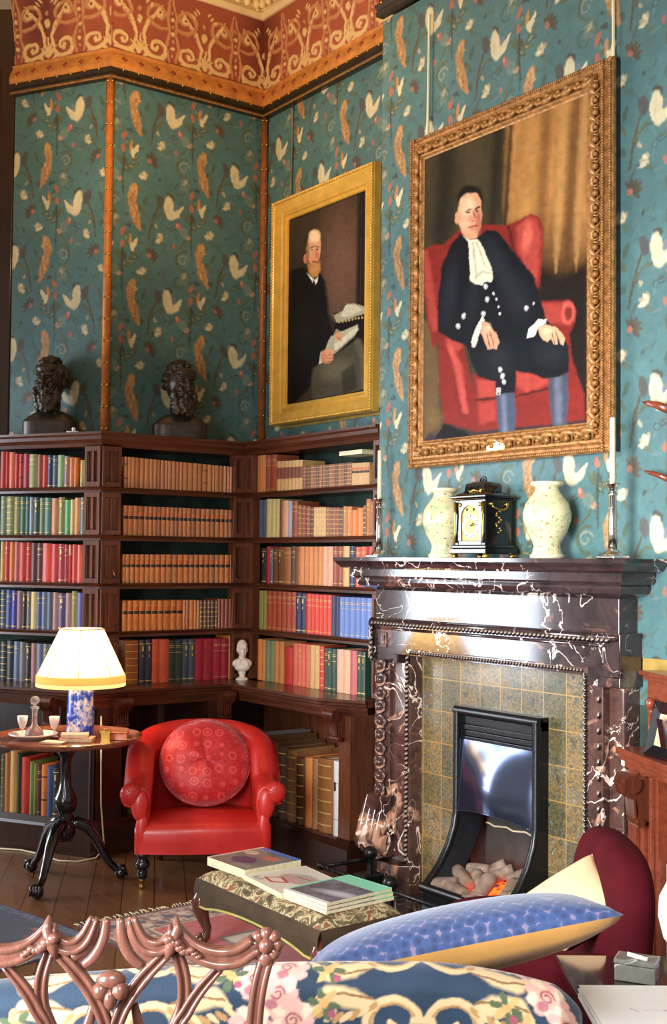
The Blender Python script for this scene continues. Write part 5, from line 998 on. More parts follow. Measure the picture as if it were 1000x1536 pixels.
    p.poly([(280, 990), (300, 990), (330, 1030), (343, 1062), (334, 1085), (318, 1082), (300, 1088), (292, 1060), (278, 1030)], '#dda07c', 4); p.line([(300, 1030), (308, 1080)], 1.6, '#8a5644'); p.line([(312, 1030), (324, 1078)], 1.6, '#8a5644'); p.ell(300, 1015, 12, 18, '#efc09a', .3, .9, .7)
    p.poly([(476, 1012), (510, 1002), (548, 1015), (572, 1050), (568, 1075), (556, 1072), (545, 1045), (545, 1073), (532, 1070), (524, 1048), (512, 1062), (498, 1058), (486, 1040)], '#e6ac84', 3); p.line([(527, 1030), (537, 1068)], 1.6, '#8a5644'); p.line([(540, 1026), (553, 1066)], 1.6, '#8a5644'); p.ell(508, 1022, 18, 12, '#f3caa2', .3, .9, .8)
    for bx_, by_ in ((295, 868), (300, 912), (287, 962), (218, 970), (200, 1005), (438, 945), (463, 928), (347, 1158), (354, 1180), (360, 1200), (341, 1232), (322, 893), (332, 913), (338, 938), (343, 963)):
        r_ = 8.5 if bx_ in (295, 300, 218, 200, 438, 347, 354, 360, 287) else 4.5
        p.ell(bx_, by_, r_ * .9, r_ * 1.2, '#b8b2b4', 0, .3); p.ell(bx_ - 1, by_ - 1, r_ * .45, r_ * .5, '#f2eeea')
    p.line([(336, 1222), (346, 1222), (347, 1243), (336, 1243), (336, 1222)], 2, '#c9c4bc')
    p.c *= (.80 + .36 * fbm(x, y, .06, 22))[:, None]; return p
o = painted_panel('canvas', (dx0, by - .063, dz0), (1, 0, 0), (0, 0, 1), dx1 - dx0, dz1 - dz0, .0042, paint_big, M['oil'], (0, -1, 0), None, .01); o.parent = bpn; o.matrix_parent_inverse = bpn.matrix_basis.inverted()

# ------------------------------------------------------------- things on the mantel
MZ = 1.7182
N = NT('crackled_celadon_glaze'); P(N, .22, 0, .5); v = coords(N); n = noise_tex(N, v, 14, 4, .6, .5); n2 = noise_tex(N, v, 60, 2)
c = ramp(N, n, [(.35, L('#e9e1b6')), (.55, L('#e4d8a4')), (.64, L('#a9c49a')), (.74, L('#cf9a64'))]); c = mix(N, ramp(N, n2, [(.62, (0, 0, 0)), (.68, (1, 1, 1))]), c, L('#a88a58')); N.link(c, N.b.inputs[0]); bump(N, n, .15, .004); M['celadon'] = N.m
for x, lab, s in ((-4.53, 'pale green crackled baluster vase left of the mantel clock', .97), (-3.83, 'pale yellow green crackled baluster vase right of the mantel clock', 1.0)):
    t = thing('mantel_vase', lab, 'vase', (x, 3.985, MZ)); s *= 1
    b = MB(); b.lathe([(.0, 0), (.072, 0), (.074, .012), (.066, .03), (.060, .055), (.066, .075), (.092, .12), (.108, .17), (.109, .205), (.098, .245), (.072, .28), (.056, .30), (.052, .318), (.060, .33), (.0, .33)], 28, sx=s, sy=s); o = b.build('vase_body', M['celadon'], t, True)
    b = MB(); b.lathe([(.056, .322), (.072, .330), (.075, .338), (.072, .344), (.060, .344), (.052, .330)], 28, sx=s, sy=s); b.build('rim', M['ivory'], t, True)
    b = MB(); b.lathe([(.073 * s, 0), (.077 * s, .004), (.077 * s, .016), (.07 * s, .02)], 28); b.build('foot_ring', M['ivory'], t, True)
for x, yy, h1, h2, lab in ((-5.03, 3.975, .31, .262, 'silver column candlestick with cream candle at the left end of the mantel'), (-3.42, 3.95, .315, .285, 'silver column candlestick with cream candle at the right end of the mantel')):
    t = thing('candlestick', lab, 'candlestick', (x, yy, MZ))
    b = MB(); b.box(-.05, .05, -.05, .05, 0, .014); b.lathe([(.044, .014), (.034, .03), (.022, .04)], 16); b.build('base', M['silver'], t, bevel=.004)
    b = MB(); b.lathe([(.017, .04), (.0165, .12), (.0155, h1 - .05), (.02, h1 - .045), (.014, h1 - .035)], 24, flute=.09, nf=8); 
    for zz in (.125, .21): b.lathe([(.016, zz), (.0195, zz + .003), (.016, zz + .006)], 16)
    b.build('column', M['silver'], t, True)
    b = MB(); b.lathe([(.012, h1 - .036), (.020, h1 - .02), (.022, h1 - .008), (.034, h1 - .002), (.034, h1 + .002), (.012, h1 + .002)], 20); b.build('drip_pan', M['silver'], t, True)
    b = MB(); b.lathe([(.0125, h1), (.0115, h1 + h2 - .01), (.008, h1 + h2 - .004), (0, h1 + h2 - .006)], 16); b.build('candle', M['ivory'], t, True)
    b = MB(); b.tube([(0, 0, h1 + h2 - .008), (.001, 0, h1 + h2 + .006)], .0012, 6); b.build('wick', M['blacklabel'], t)
t = t_clock = thing('bracket_clock', 'black ebonised bracket clock with arched gilt dial between two vases', 'clock', (-4.235, 3.975, MZ))
E_ = M['ebony']; cw, cdp = .105, .085
def cb(nm, fn, mt=E_, **kw): b = MB(); fn(b); return b.build(nm, mt, t, **kw)
cb('plinth', lambda b: (b.box(-cw - .022, cw + .022, -cdp - .018, cdp + .014, .02, .045), b.box(-cw - .012, cw + .012, -cdp - .008, cdp + .008, .045, .06)), bevel=.004)
cb('case', lambda b: (b.box(-cw, -.078, -cdp, cdp, .06, .275), b.box(.078, cw, -cdp, cdp, .06, .275), b.box(-.078, .078, -cdp + .012, cdp, .06, .275), b.box(-.078, .078, -cdp, cdp, .06, .082), b.box(-.078, .078, -cdp, cdp, .262, .275)), bevel=.003)
def spandrel(b):
    pts = [(.062 * math.cos(math.radians(a)), .195 + .055 * math.sin(math.radians(a))) for a in range(0, 181, 15)]
    for i in range(len(pts) - 1):
        (xa, za), (xb, zb) = pts[i], pts[i + 1]; b.add([(xa, -cdp - .001, za), (xb, -cdp - .001, zb), (xb, -cdp - .001, .264), (xa, -cdp - .001, .264), (xa, -cdp + .012, za), (xb, -cdp + .012, zb)], [(0, 1, 2, 3), (0, 4, 5, 1)])
    b.box(-.078, -.062, -cdp - .001, -cdp + .012, .082, .264); b.box(.062, .078, -cdp - .001, -cdp + .012, .082, .264)
cb('door_frame', spandrel)
M['dialgold'] = plain('matted_gilt_dial', '#dcb660', .42, .35, 0, .15, 60); M['dialsilver'] = plain('silvered_chapter_ring', '#d8d6d4', .35, .3, 0, .06)
cb('dial_plate', lambda b: b.box(-.062, .062, -cdp + .006, -cdp + .011, .082, .25), M['dialgold'])
def ring(b):
    n = 40; vs = [(r * math.cos(2 * math.pi * i / n), -cdp + .004, .150 + r * math.sin(2 * math.pi * i / n)) for r in (.036, .056) for i in range(n)]; b.add(vs, [(i, (i + 1) % n, n + (i + 1) % n, n + i) for i in range(n)])
cb('chapter_ring', ring, M['dialsilver'], fix=False)
def hands(b):
    b.box(-.0022, .0022, -cdp - .0, -cdp + .002, .15, .178, 0, Matrix.Translation((0, 0, .15)) @ Matrix.Rotation(math.radians(55), 4, 'Y') @ Matrix.Translation((0, 0, -.15)))
    b.box(-.0016, .0016, -cdp - .0, -cdp + .002, .15, .196, 0, Matrix.Translation((0, 0, .15)) @ Matrix.Rotation(math.radians(80), 4, 'Y') @ Matrix.Translation((0, 0, -.15)))
    for i in range(12): an = math.radians(30 * i); b.box(-.0012, .0012, -cdp + .001, -cdp + .003, .194, .204, 0, Matrix.Translation((0, 0, .15)) @ Matrix.Rotation(an, 4, 'Y') @ Matrix.Translation((0, 0, -.15)))
    for xx in (-.025, .022): b.box(xx - .004, xx + .004, -cdp + .001, -cdp + .003, .222, .236)
cb('hands_and_numerals', hands, M['blacklabel'])
for sx in (-1, 1):
    cb('corner_mount', lambda b: b.tube([(sx * .095, -cdp - .004, .07), (sx * .095, -cdp - .006, .12), (sx * .093, -cdp - .010, .2), (sx * .096, -cdp - .004, .265)], [.006, .004, .006, .008], 8), M['brass'], smooth=True)
    cb('spandrel_mount', lambda b: b.ball((sx * .068, -cdp - .003, .252), .010, 8, 5, sc=(1, .4, 1)), M['brass'], smooth=True)
    for sy in (-1, 1): cb('foot', lambda b: b.lathe([(.016, 0), (.018, .008), (.012, .022), (.006, .026)], 10, (sx * .108, sy * .085, 0)), M['brass'], smooth=True)
cb('side_handle', lambda b: (b.tube([(cw + .004, -.05, .252), (cw + .012, -.045, .238), (cw + .016, -.02, .228), (cw + .016, .02, .228), (cw + .012, .045, .238), (cw + .004, .05, .252)], .0045, 8), b.ball((cw + .004, -.05, .254), .011, 8, 6), b.ball((cw + .004, .05, .254), .011, 8, 6)), M['brass'], smooth=True)
cb('front_swag', lambda b: b.tube([(-.05, -.052, .325), (-.03, -.056, .314), (0, -.058, .322), (.03, -.056, .314), (.05, -.052, .325)], .006, 8), M['brass'], smooth=True)
cb('side_swag', lambda b: b.tube([(.062, -.04, .325), (.066, 0, .314), (.062, .04, .325)], .005, 8), M['brass'], smooth=True)
cb('side_fret', lambda b: [b.ball((cw + .001, math.sin(i * 1.3) * .016, .12 + i * .010), .007, 6, 5, sc=(.4, 1, 1)) for i in range(11)], M['brass'], smooth=True)
cb('cornice', lambda b: (b.box(-cw - .022, cw + .022, -cdp - .020, cdp + .016, .283, .295), b.box(-cw - .012, cw + .012, -cdp - .010, cdp + .01, .275, .283)), bevel=.004)
def bell(b):
    pr = [(1.0, .295), (.92, .305), (.74, .312), (.66, .318), (.64, .345), (.58, .355), (.40, .362), (.22, .366)]
    vs = [(sx * cw * r, sy * cdp * r, z) for r, z in pr for sx, sy in ((-1, -1), (1, -1), (1, 1), (-1, 1))]; n = len(pr)
    b.add(vs, [(4 * i + j, 4 * i + (j + 1) % 4, 4 * i + 4 + (j + 1) % 4, 4 * i + 4 + j) for i in range(n - 1) for j in range(4)] + [(4 * n - 4, 4 * n - 3, 4 * n - 2, 4 * n - 1)])
sharp(cb('bell_top', bell), 60)
cb('carrying_handle', lambda b: (b.tube([(-.02, 0, .366), (-.016, 0, .384), (0, 0, .388), (.016, 0, .384), (.02, 0, .366)], .0045, 8), b.ball((0, 0, .374), .007, 8, 6)), M['ebony'], smooth=True)

# ------------------------------------------------------------- busts
def remeshed(b, name, mat, parent, vox, sm=4):
    o = b.build(name, mat, parent, True); m_ = o.modifiers.new('skin', 'REMESH'); m_.mode = 'VOXEL'; m_.voxel_size = vox; m_.use_smooth_shade = True
    m2 = o.modifiers.new('soften', 'SMOOTH'); m2.iterations = sm; m2.factor = .5; return o
def head_bust(name, label, loc, rz, s, mat, curls=True, beard=True, turn=0, herm=True):
    """bust facing local -y"""
    t = thing(name, label, 'bust', loc, rz); b = MB(); rr = random.Random(3 if beard else 5)
    T = Matrix.Scale(s, 4) @ Matrix.Translation((0, 0, .30)) @ Matrix.Rotation(turn, 4, 'Z')
    def E(c, r): 
        M4 = T @ Matrix.Translation(c) @ Matrix.Diagonal((r[0], r[1], r[2], 1)); k_ = MB(); k_.ball((0, 0, 0), 1, 16, 12); b.add([M4 @ Vector(p) for p in k_.v], k_.f)
    E((0, .01, .02), (.078, .095, .115)); E((0, -.045, -.02), (.058, .055, .085)); E((0, -.055, -.075), (.040, .04, .035))
    E((0, -.106, -.005), (.012, .022, .034)); E((0, -.118, -.028), (.017, .016, .012)); E((0, -.094, .038), (.05, .018, .013)); E((-.03, -.094, .036), (.026, .018, .009)); E((.03, -.094, .036), (.026, .018, .009)); E((0, -.075, .07), (.055, .03, .03))
    for sx in (-1, 1): E((sx * .032, -.082, -.022), (.02, .022, .018)); E((sx * .027, -.088, .013), (.013, .010, .008)); E((sx * .078, .01, .0), (.010, .02, .03))
    E((0, -.102, -.055), (.022, .012, .006)); E((0, -.098, -.069), (.018, .012, .007)); E((0, .015, -.12), (.052, .055, .09))
    if curls:
        for i in range(90):
            a = rr.uniform(-math.pi, math.pi); e = rr.uniform(-.3, 1.45); c = (math.sin(a) * math.cos(e) * .083, .012 + math.cos(a) * math.cos(e) * .1, .025 + math.sin(e) * .115)
            if c[1] < -.035 and c[2] < .105: continue
            q = rr.uniform(.012, .02); E(c, (q, q, q))
    else: E((0, .025, .04), (.082, .095, .11))
    if beard:
        for i in range(75):
            a = rr.uniform(-1.35, 1.35); z = rr.uniform(-.165, -.035); w_ = .075 * (1 - max(0, -z - .1) * 5)
            if z > -.085 and abs(a) < .8: continue
            q = rr.uniform(.010, .018); E((math.sin(a) * w_, -.035 - math.cos(a) * .058 * (1 - max(0, -z - .13) * 6), z), (q, q, q * 1.3))
        E((0, -.062, -.105), (.045, .042, .055)); E((-.022, -.104, -.046), (.018, .010, .008)); E((.022, -.104, -.046), (.018, .010, .008))
    S = Matrix.Scale(s, 4)
    if herm:
        def sh(u, v):
            a = 2 * math.pi * u; z = .30 - .17 - v * .15; f = [0.25, .62, .95, 1.0, 1.0][min(4, int(v * 4.99))]
            f = .25 + .75 * min(1, v * 2.2) ** .6; cx = abs(math.cos(a)) ** .6 * math.copysign(1, math.cos(a)) * .155 * f; cy = abs(math.sin(a)) ** .6 * math.copysign(1, math.sin(a)) * .085 * f
            return S @ Vector((cx, cy + .01, z + .02))
        k_ = 32; b0 = b.grid(sh, k_, 12, wrap=True); b.f.append([b0 + i for i in range(k_)][::-1]); b.mi.append(0); b.f.append([b0 + 11 * k_ + i for i in range(k_)]); b.mi.append(0)
    else:
        def E2(c, r): M4 = S @ Matrix.Translation(c) @ Matrix.Diagonal((*r, 1)); k2 = MB(); k2.ball((0, 0, 0), 1, 16, 12); b.add([M4 @ Vector(p) for p in k2.v], k2.f)
        E2((0, .0, .10), (.15, .085, .085)); E2((0, -.02, .05), (.115, .08, .07)); E2((-.06, -.05, .1), (.05, .04, .07)); E2((.05, -.055, .08), (.04, .035, .08))
        b2 = MB(); b2.lathe([(.0, -.14), (.095, -.14), (.095, -.12), (.07, -.105), (.04, -.09), (.042, -.07), (.055, -.045), (.06, .0), (0, .0)], 24)
        b.add([S @ Vector(p) for p in b2.v], b2.f)
    remeshed(b, 'bust_body', mat, t, .0042 * s, 2); return t
M['bronze'] = plain('black_bronze', '#3c3229', .36, .35, .15, .35, 30)
M['parian'] = plain('white_parian', '#f0e6d6', .55, 0, 0, .04)
q = CU.lerp(CW, .50) + DL * .40
head_bust('bronze_bust', 'dark bronze bust of a bearded man on the far left bookcase, near the window', (q.x + .0, q.y + .0, TOPZ), math.atan2(NL.y, NL.x) + math.pi / 2 + .25, 1.12, M['bronze'])
head_bust('bronze_bust', 'dark bronze bust of a bearded man on the middle bookcase, nearer the gilt portrait', (-6.75, 3.72, TOPZ), math.pi / 2 - .45, 1.12, M['bronze'], turn=.35)
head_bust('porcelain_bust', 'small white bust on the bookcase ledge beside the crimson books', (-6.56, 4.088, LEDGE + .0602), math.pi / 2 - .4, .43, M['parian'], False, False, 0, False)

# small things on top of the bookcases
for x, y, lab in ((-6.80, 3.02, 'tiny white plaster figure fragment on the bay bookcase top near its corner'), (-6.62, 4.19, 'small cream folded card lying on the corner of the bookcase tops')):
    b = MB(); b.box(-.035, .035, -.02, .02, 0, .008); b.box(-.0, .022, -.015, .015, .008, .02) if x > -6.7 else b.ball((.005, 0, .02), .013, 8, 6); o = b.build('plaster_fragment' if x < -6.7 else 'folded_card', M['white'], None, bevel=.002, loc=(x, y, TOPZ)); tag(o, lab, 'figurine' if x < -6.7 else 'card'); o.rotation_euler = (0, 0, 1.0)

# ------------------------------------------------------------- tripod table
TX, TY, TZ = -6.007, 2.663, .755
tt = thing('tripod_table', 'black tripod table with scalloped tray top and ball feet, carrying the lamp', 'table', (TX, TY, 0))
def tch(b, name, mat='ebony', **kw): return child(b, name, M[mat], tt, **kw)
b = MB(); n = 72; rad = .385
def sc(a): return 1 + .035 * abs(math.sin(a * 6)) ** .7
vs = []; rings = [(0.02, -.018), (.9, -.018), (.97, -.012), (1.0, -.0), (1.0, .012), (.975, .016), (.95, .010), (.93, .0), (.02, .0)]
for r, z in rings:
    for i in range(n): a = 2 * math.pi * i / n; k_ = sc(a) if r > .5 else 1; vs.append((TX + rad * r * k_ * math.cos(a), TY + rad * r * k_ * math.sin(a), TZ + z))
b.add(vs, [(j * n + i, j * n + (i + 1) % n, (j + 1) * n + (i + 1) % n, (j + 1) * n + i) for j in range(len(rings) - 1) for i in range(n)] + [tuple(range(n)), tuple(range((len(rings) - 1) * n, len(rings) * n))])
M['tabletop'] = wood('reddish_table_top', '#5a2818', '#a8664a', 0, .12, .6); sharp(tch(b, 'scalloped_top', 'tabletop'), 45)
b = MB(); b.lathe([(.10, .737), (.055, .722), (.048, .705), (.05, .68), (.036, .665), (.030, .65), (.026, .60), (.028, .54), (.036, .49), (.056, .445), (.060, .41), (.048, .375), (.034, .36), (.046, .345), (.036, .33), (.052, .30), (.056, .27), (.045, .24), (.04, .22), (0, .22)], 24, (TX, TY, 0), flute=.03, nf=12); tch(b, 'turned_column', smooth=True)
for fx, fy in ((-6.314, 2.611), (-5.80, 2.43), (-5.921, 2.945)):
    d = Vector((fx - TX, fy - TY, 0)); b = MB(); pts = []; rr = []
    for t_, z_, r_ in ((.08, .30, .034), (.22, .31, .036), (.40, .285, .034), (.56, .22, .028), (.68, .15, .023), (.80, .09, .020), (.92, .055, .020), (1.0, .045, .024)): pts.append(Vector((TX, TY, 0)) + d * t_ + Vector((0, 0, z_))); rr.append(r_)
    b.tube(pts, rr, 12); tch(b, 'cabriole_leg', smooth=True)
    b = MB(); b.ball((fx, fy, .034), .034, 14, 10); u = d.normalized(); w_ = Vector((-u.y, u.x, 0))
    for s in (-.8, -.25, .25, .8): b.tube([Vector((fx, fy, .062)) - u * .012 + w_ * s * .02, Vector((fx, fy, .06)) + u * .018 + w_ * s * .03, Vector((fx, fy, .02)) + u * .034 + w_ * s * .028], [.010, .011, .006], 6)
    tch(b, 'claw_foot', smooth=True)
# lamp
lx, ly = -5.985, 2.73
lp = thing('table_lamp', 'lit table lamp with pleated cream shade and blue speckled ceramic base', 'lamp', (lx, ly, TZ))
N = NT('blue_speckled_glaze'); P(N, .25, 0, .4); v = coords(N); n = noise_tex(N, v, 34, 5, .7); n2 = noise_tex(N, v, 7, 3)
a = mix(N, .45, ramp(N, n, [(.3, (0, 0, 0)), (.7, (1, 1, 1))]), ramp(N, n2, [(.3, (0, 0, 0)), (.7, (1, 1, 1))]))
N.link(ramp(N, a, [(.36, L('#2540b8')), (.47, L('#5c74d0')), (.55, L('#b9bfe6')), (.7, L('#e8dce4'))]), N.b.inputs[0]); M['blueglaze'] = N.m
b = MB(); b.lathe([(.0, 0), (.072, 0), (.074, .01), (.072, .05), (.066, .22), (.0655, .262), (.06, .272), (.0, .274)], 28); b.build('ceramic_base', M['blueglaze'], lp, True)
b = MB(); b.lathe([(.012, .27), (.012, .34), (.02, .345), (.02, .37), (0, .372)], 12); b.build('lamp_holder', M['brass'], lp, True)
N = NT('lit_silk_shade'); P(N, .8); N.b.inputs[0].default_value = (*L('#f4e4bc'), 1); tr = N.add('ShaderNodeBsdfTranslucent'); tr.inputs[0].default_value = (*L('#ffe6b0'), 1)
ms = N.add('ShaderNodeMixShader'); ms.inputs[0].default_value = .62; out = N.n['Material Output']; N.link(N.b.outputs[0], ms.inputs[1]); N.link(tr.outputs[0], ms.inputs[2]); N.link(ms.outputs[0], out.inputs[0])
v = coords(N); wv = N.add('ShaderNodeTexNoise'); wv.inputs['Scale'].default_value = 70; N.link(v, wv.inputs[0]); bump(N, wv.outputs[0], .1, .002); M['shade'] = N.m
b = MB(); b.lathe([(.228, .295), (.226, .33), (.115, .565), (.11, .57)], 72, flute=.006, nf=36); o = b.build('lamp_shade', M['shade'], lp, True)
bm = bmesh.new(); bm.from_mesh(o.data); [bm.faces.remove(f) for f in [f for f in bm.faces if len(f.verts) > 4]]; bm.to_mesh(o.data); bm.free()
b = MB(); 
for i in range(8): a = i * math.pi / 4 + .3; b.tube([(.228 * math.cos(a), .228 * math.sin(a), .33), (.113 * math.cos(a), .113 * math.sin(a), .57)], .0022, 5)
b.tube([(.112 * math.cos(a), .112 * math.sin(a), .57) for a in [i * math.pi / 20 for i in range(40)]], .004, 6, closed=True)
b.build('shade_piping', plain('pink_trim', '#dca07a', .7), lp, True)
fr = MB(); fr.lathe([(.230, .332), (.232, .30), (.231, .272)], 160, flute=.012, nf=80)
gm = M['shade'].copy(); gm.name = 'gold_silk_fringe'; gm.node_tree.nodes['Principled BSDF'].inputs[0].default_value = (*L('#d8b47c'), 1); gm.node_tree.nodes['Translucent BSDF'].inputs[0].default_value = (*L('#c9a47c'), 1)
o = fr.build('fringe', gm, lp, True); bm = bmesh.new(); bm.from_mesh(o.data); [bm.faces.remove(f) for f in [f for f in bm.faces if len(f.verts) > 4]]; bm.to_mesh(o.data); bm.free()
N = NT('glowing_bulb'); N.b.inputs['Emission Color'].default_value = (1, .82, .55, 1); N.b.inputs['Emission Strength'].default_value = 14; M['bulb'] = N.m
b = MB(); b.ball((0, 0, .42), .034, 14, 10); b.build('bulb', M['bulb'], lp, True)
pl_ = bpy.data.lights.new('lamp_bulb_light', 'POINT'); pl_.energy = 26; pl_.color = (1, .78, .5); pl_.shadow_soft_size = .035; po = bpy.data.objects.new('lamp_bulb_light', pl_); COL.objects.link(po); po.location = (lx, ly, TZ + .46)
# tray, decanter, glasses
M['glass'] = NT('clear_glass').m; g = M['glass'].node_tree.nodes['Principled BSDF']; g.inputs['Transmission Weight'].default_value = .85; g.inputs['Roughness'].default_value = .06; g.inputs['Base Color'].default_value = (.96, .9, .9, 1); g.inputs['IOR'].default_value = 1.12
M['wine'] = NT('ruby_wine').m; g = M['wine'].node_tree.nodes['Principled BSDF']; g.inputs['Roughness'].default_value = .1; g.inputs['Base Color'].default_value = (*L('#6a1418'), 1)
M['porc'] = plain('rose_white_porcelain', '#ecd8d0', .3, 0, .3, .08, 20)
b = MB(); b.lathe([(0, 0), (.085, 0), (.105, .018), (.125, .022), (.128, .028), (.118, .028), (.1, .022), (.08, .008), (0, .008)], 36); o = b.build('serving_tray', M['porc'], None, True, loc=(-6.08, 2.51, TZ)); tag(o, 'round pale tray under the decanter and glasses on the tripod table', 'tray')
dc = thing('decanter', 'squat glass decanter of dark red wine with ball stopper on pale tray', 'decanter', (-6.055, 2.505, TZ + .008))
b = MB(); b.lathe([(0, 0), (.045, 0), (.05, .012), (.048, .03), (.03, .05), (.016, .065), (.014, .12), (.016, .15), (.024, .155), (.024, .16), (.012, .16)], 24, flute=.04, nf=8); b.build('glass_body', M['glass'], dc, True)
b = MB(); b.lathe([(0, .004), (.04, .004), (.044, .014), (.042, .028), (.026, .044), (.012, .06), (.010, .11), (0, .11)], 20); b.build('wine', M['wine'], dc, True)
b = MB(); b.lathe([(.009, .15), (.010, .17)], 12); b.ball((0, 0, .192), .024, 14, 10); b.build('ball_stopper', M['glass'], dc, True)
for x, y, lab in ((-6.13, 2.47, 'pink tinted sherry glass left of the decanter'), (-6.02, 2.60, 'pink tinted sherry glass right of the decanter')):
    gl = thing('sherry_glass', lab, 'glass', (x, y, TZ + .009)); b = MB(); b.lathe([(0, 0), (.022, 0), (.02, .003), (.005, .008), (.004, .035), (.014, .045), (.024, .075), (.028, .105), (.0265, .105), (.022, .075), (.012, .05), (0, .046)], 20); b.build('glass_bowl', M['porc'], gl, True)
def smallbook(x, y, z, w, d, h, rz, cov, lab, name='book', cat='book'):
    o = thing(name, lab, cat, (x, y, z), rz); b = MB(); b.box(-w / 2, w / 2, -d / 2, d / 2, 0, .003); b.box(-w / 2, w / 2, -d / 2, d / 2, h - .003, h); b.box(-w / 2, -w / 2 + .004, -d / 2, d / 2, 0, h); b.build('cover', cov, o, bevel=.001)
    b = MB(); b.box(-w / 2 + .004, w / 2 - .003, -d / 2 + .003, d / 2 - .003, .003, h - .003); b.build('page_block', M['paper'], o); return o
pk = plain('pink_cloth_cover', '#d99a80', .6); smallbook(-5.86, 2.66, TZ + .0015, .17, .11, .02, .95, pk, 'small pink book lying beneath another in front of the lamp')
smallbook(-5.875, 2.652, TZ + .022, .14, .10, .018, 1.1, plain('rose_cloth_cover', '#e8b49a', .6), 'small rose pink book on top of the pair before the lamp')
smallbook(-5.86, 2.53, TZ + .0015, .12, .08, .009, .7, plain('peach_cloth_cover', '#e8c0a4', .6), 'thin peach notebook lying between tray and lamp books')
b = MB(); b.box(-.022, .022, -.014, .014, 0, .05); b.box(-.026, .026, -.017, .017, 0, .006); b.box(-.026, .026, -.017, .017, .05, .056); b.tube([(-.01, 0, .056), (-.008, 0, .068), (.008, 0, .068), (.01, 0, .056)], .002, 6); o = b.build('carriage_clock', M['brass'], None, bevel=.002, loc=(-5.76, 2.77, TZ)); o.rotation_euler = (0, 0, 1.0); tag(o, 'tiny brass carriage clock at the right of the books by the lamp', 'clock')
b = MB(); b.box(-.05, .05, -.032, .032, 0, .036); b.box(-.053, .053, -.035, .035, .036, .044); o = b.build('trinket_box', plain('copper_lacquer', '#c8785a', .25, .1, .4, .3, 40), None, bevel=.004, loc=(-5.80, 2.86, TZ)); o.rotation_euler = (0, 0, .95); tag(o, 'small coppery trinket box behind the brass clock on tripod table', 'box')
b = MB(); b.lathe([(0, 0), (.03, 0), (.045, .012), (.042, .014), (.028, .005), (0, .005)], 20); o = b.build('copper_dish', plain('copper_dish', '#d08a6a', .2, .6, .2), None, True, loc=(-5.735, 2.90, TZ + .0015)); tag(o, 'small copper dish at the right edge of the tripod table', 'dish')
# flex on the floor
b = MB(); b.tube([(-6.95, 2.60, .006), (-6.80, 2.74, .006), (-6.62, 2.80, .006), (-6.44, 2.82, .006), (-6.36, 2.90, .006), (-6.38, 3.02, .006), (-6.40, 3.08, .05), (-6.41, 3.06, .3), (-6.405, 3.05, .8)], .005, 6); o = b.build('electric_flex', M['ivory'], None, True); tag(o, 'thin pale electric flex trailing along the floor under the tripod table', 'cable')

# ------------------------------------------------------------- red tub chair
N = NT('red_leather'); P(N, .36, 0, .12, .5); v = coords(N); n = noise_tex(N, v, 5, 4); N.link(ramp(N, n, [(.3, L('#b01c1a')), (.7, L('#d2302a'))]), N.b.inputs[0]); bump(N, noise_tex(N, v, 26, 4, .6, .4), .22, .006); M['leather'] = N.m
rt = Vector((.484, .875, 0)); vw = Vector((-.875, .484, 0)); foot = Vector((-5.685, 2.923, 0))
co = foot + rt * .335 + vw * .30; CR = math.atan2(.484, -.875) - math.pi / 2
ch = thing('tub_armchair', 'red leather tub armchair with rolled arms and turned black legs', 'armchair', (co.x, co.y, 0), CR)
seat = MB()
def seatf(u, v):
    x = (u - .5); 
    return None
b = MB(); nu = 25
prof = [(-.0, .185), (.0, .20), (.006, .24), (.008, .29), (.0, .318), (-.03, .335), (-.15, .343), (-.40, .33), (-.52, .32)]
vs = []
for q, z in prof:
    for i in range(nu):
        t_ = i / (nu - 1) * 2 - 1; x = t_ * (.35 - .10 * max(0, -q) / .5); bow = .035 * (1 - t_ * t_) if q > -.1 else 0
        vs.append((x, -.33 - bow * (1 if q > -.02 else .6) - q, z + .012 * (1 - t_ * t_) * (1 if z > .3 else 0)))
k_ = len(prof); fs = [(j * nu + i, j * nu + i + 1, (j + 1) * nu + i + 1, (j + 1) * nu + i) for j in range(k_ - 1) for i in range(nu - 1)]
fs += [tuple(j * nu for j in range(k_)), tuple(j * nu + nu - 1 for j in range(k_))[::-1]]
b.add(vs, fs); b.build('seat', M['leather'], ch, True)
# horseshoe shell: path along plan from left arm front to right arm front
b = MB(); path_ = []; n = 49
for i in range(n):
    t_ = i / (n - 1)
    s = t_ * 2 - 1; a = s * math.pi / 2 * 1.0
    # plan: arms run back then curve
    if abs(s) > .52:
        f = (abs(s) - .52) / .48; x = .310 * math.copysign(1, s) + math.copysign(.012 * f, s); y = .05 - .36 * f
    else:
        an = s / .52 * math.pi / 2; x = .310 * math.sin(an); y = .05 + .25 * math.cos(an) ** .9 if math.cos(an) > 0 else .05
    h = .545 + .235 * max(0, 1 - (abs(s) / .78) ** 2.4) if abs(s) < .78 else .545 + .03 * math.cos((abs(s) - .78) / .22 * math.pi / 2) - .03
    path_.append((x, y, h, s))
vs = []; K = 16
for i, (x, y, h, s) in enumerate(path_):
    x2, y2 = path_[min(n - 1, i + 1)][:2]; x1, y1 = path_[max(0, i - 1)][:2]; t_ = Vector((x2 - x1, y2 - y1)).normalized(); o_ = Vector((-t_.y, t_.x)) 
    if abs(s) > .97: pass
    out = o_ if (o_.x * x + o_.y * (y - .0)) > 0 else -o_
    tk = .085 if abs(s) > .5 else .10
    pr = [(-.035, .30), (-.045, h - .16), (-.050, h - .08), (-.045, h - .03), (-.02, h + .0), (.02, h + .012), (.06, h + .002), (.095, h - .03), (.102, h - .065), (.085, h - .095), (.055, h - .10), (.035, h - .115), (.025, h - .16), (.015, .34), (.01, .20), (-.03, .19)]
    for d_, z in pr: vs.append((x + out.x * d_, y + out.y * d_, z))
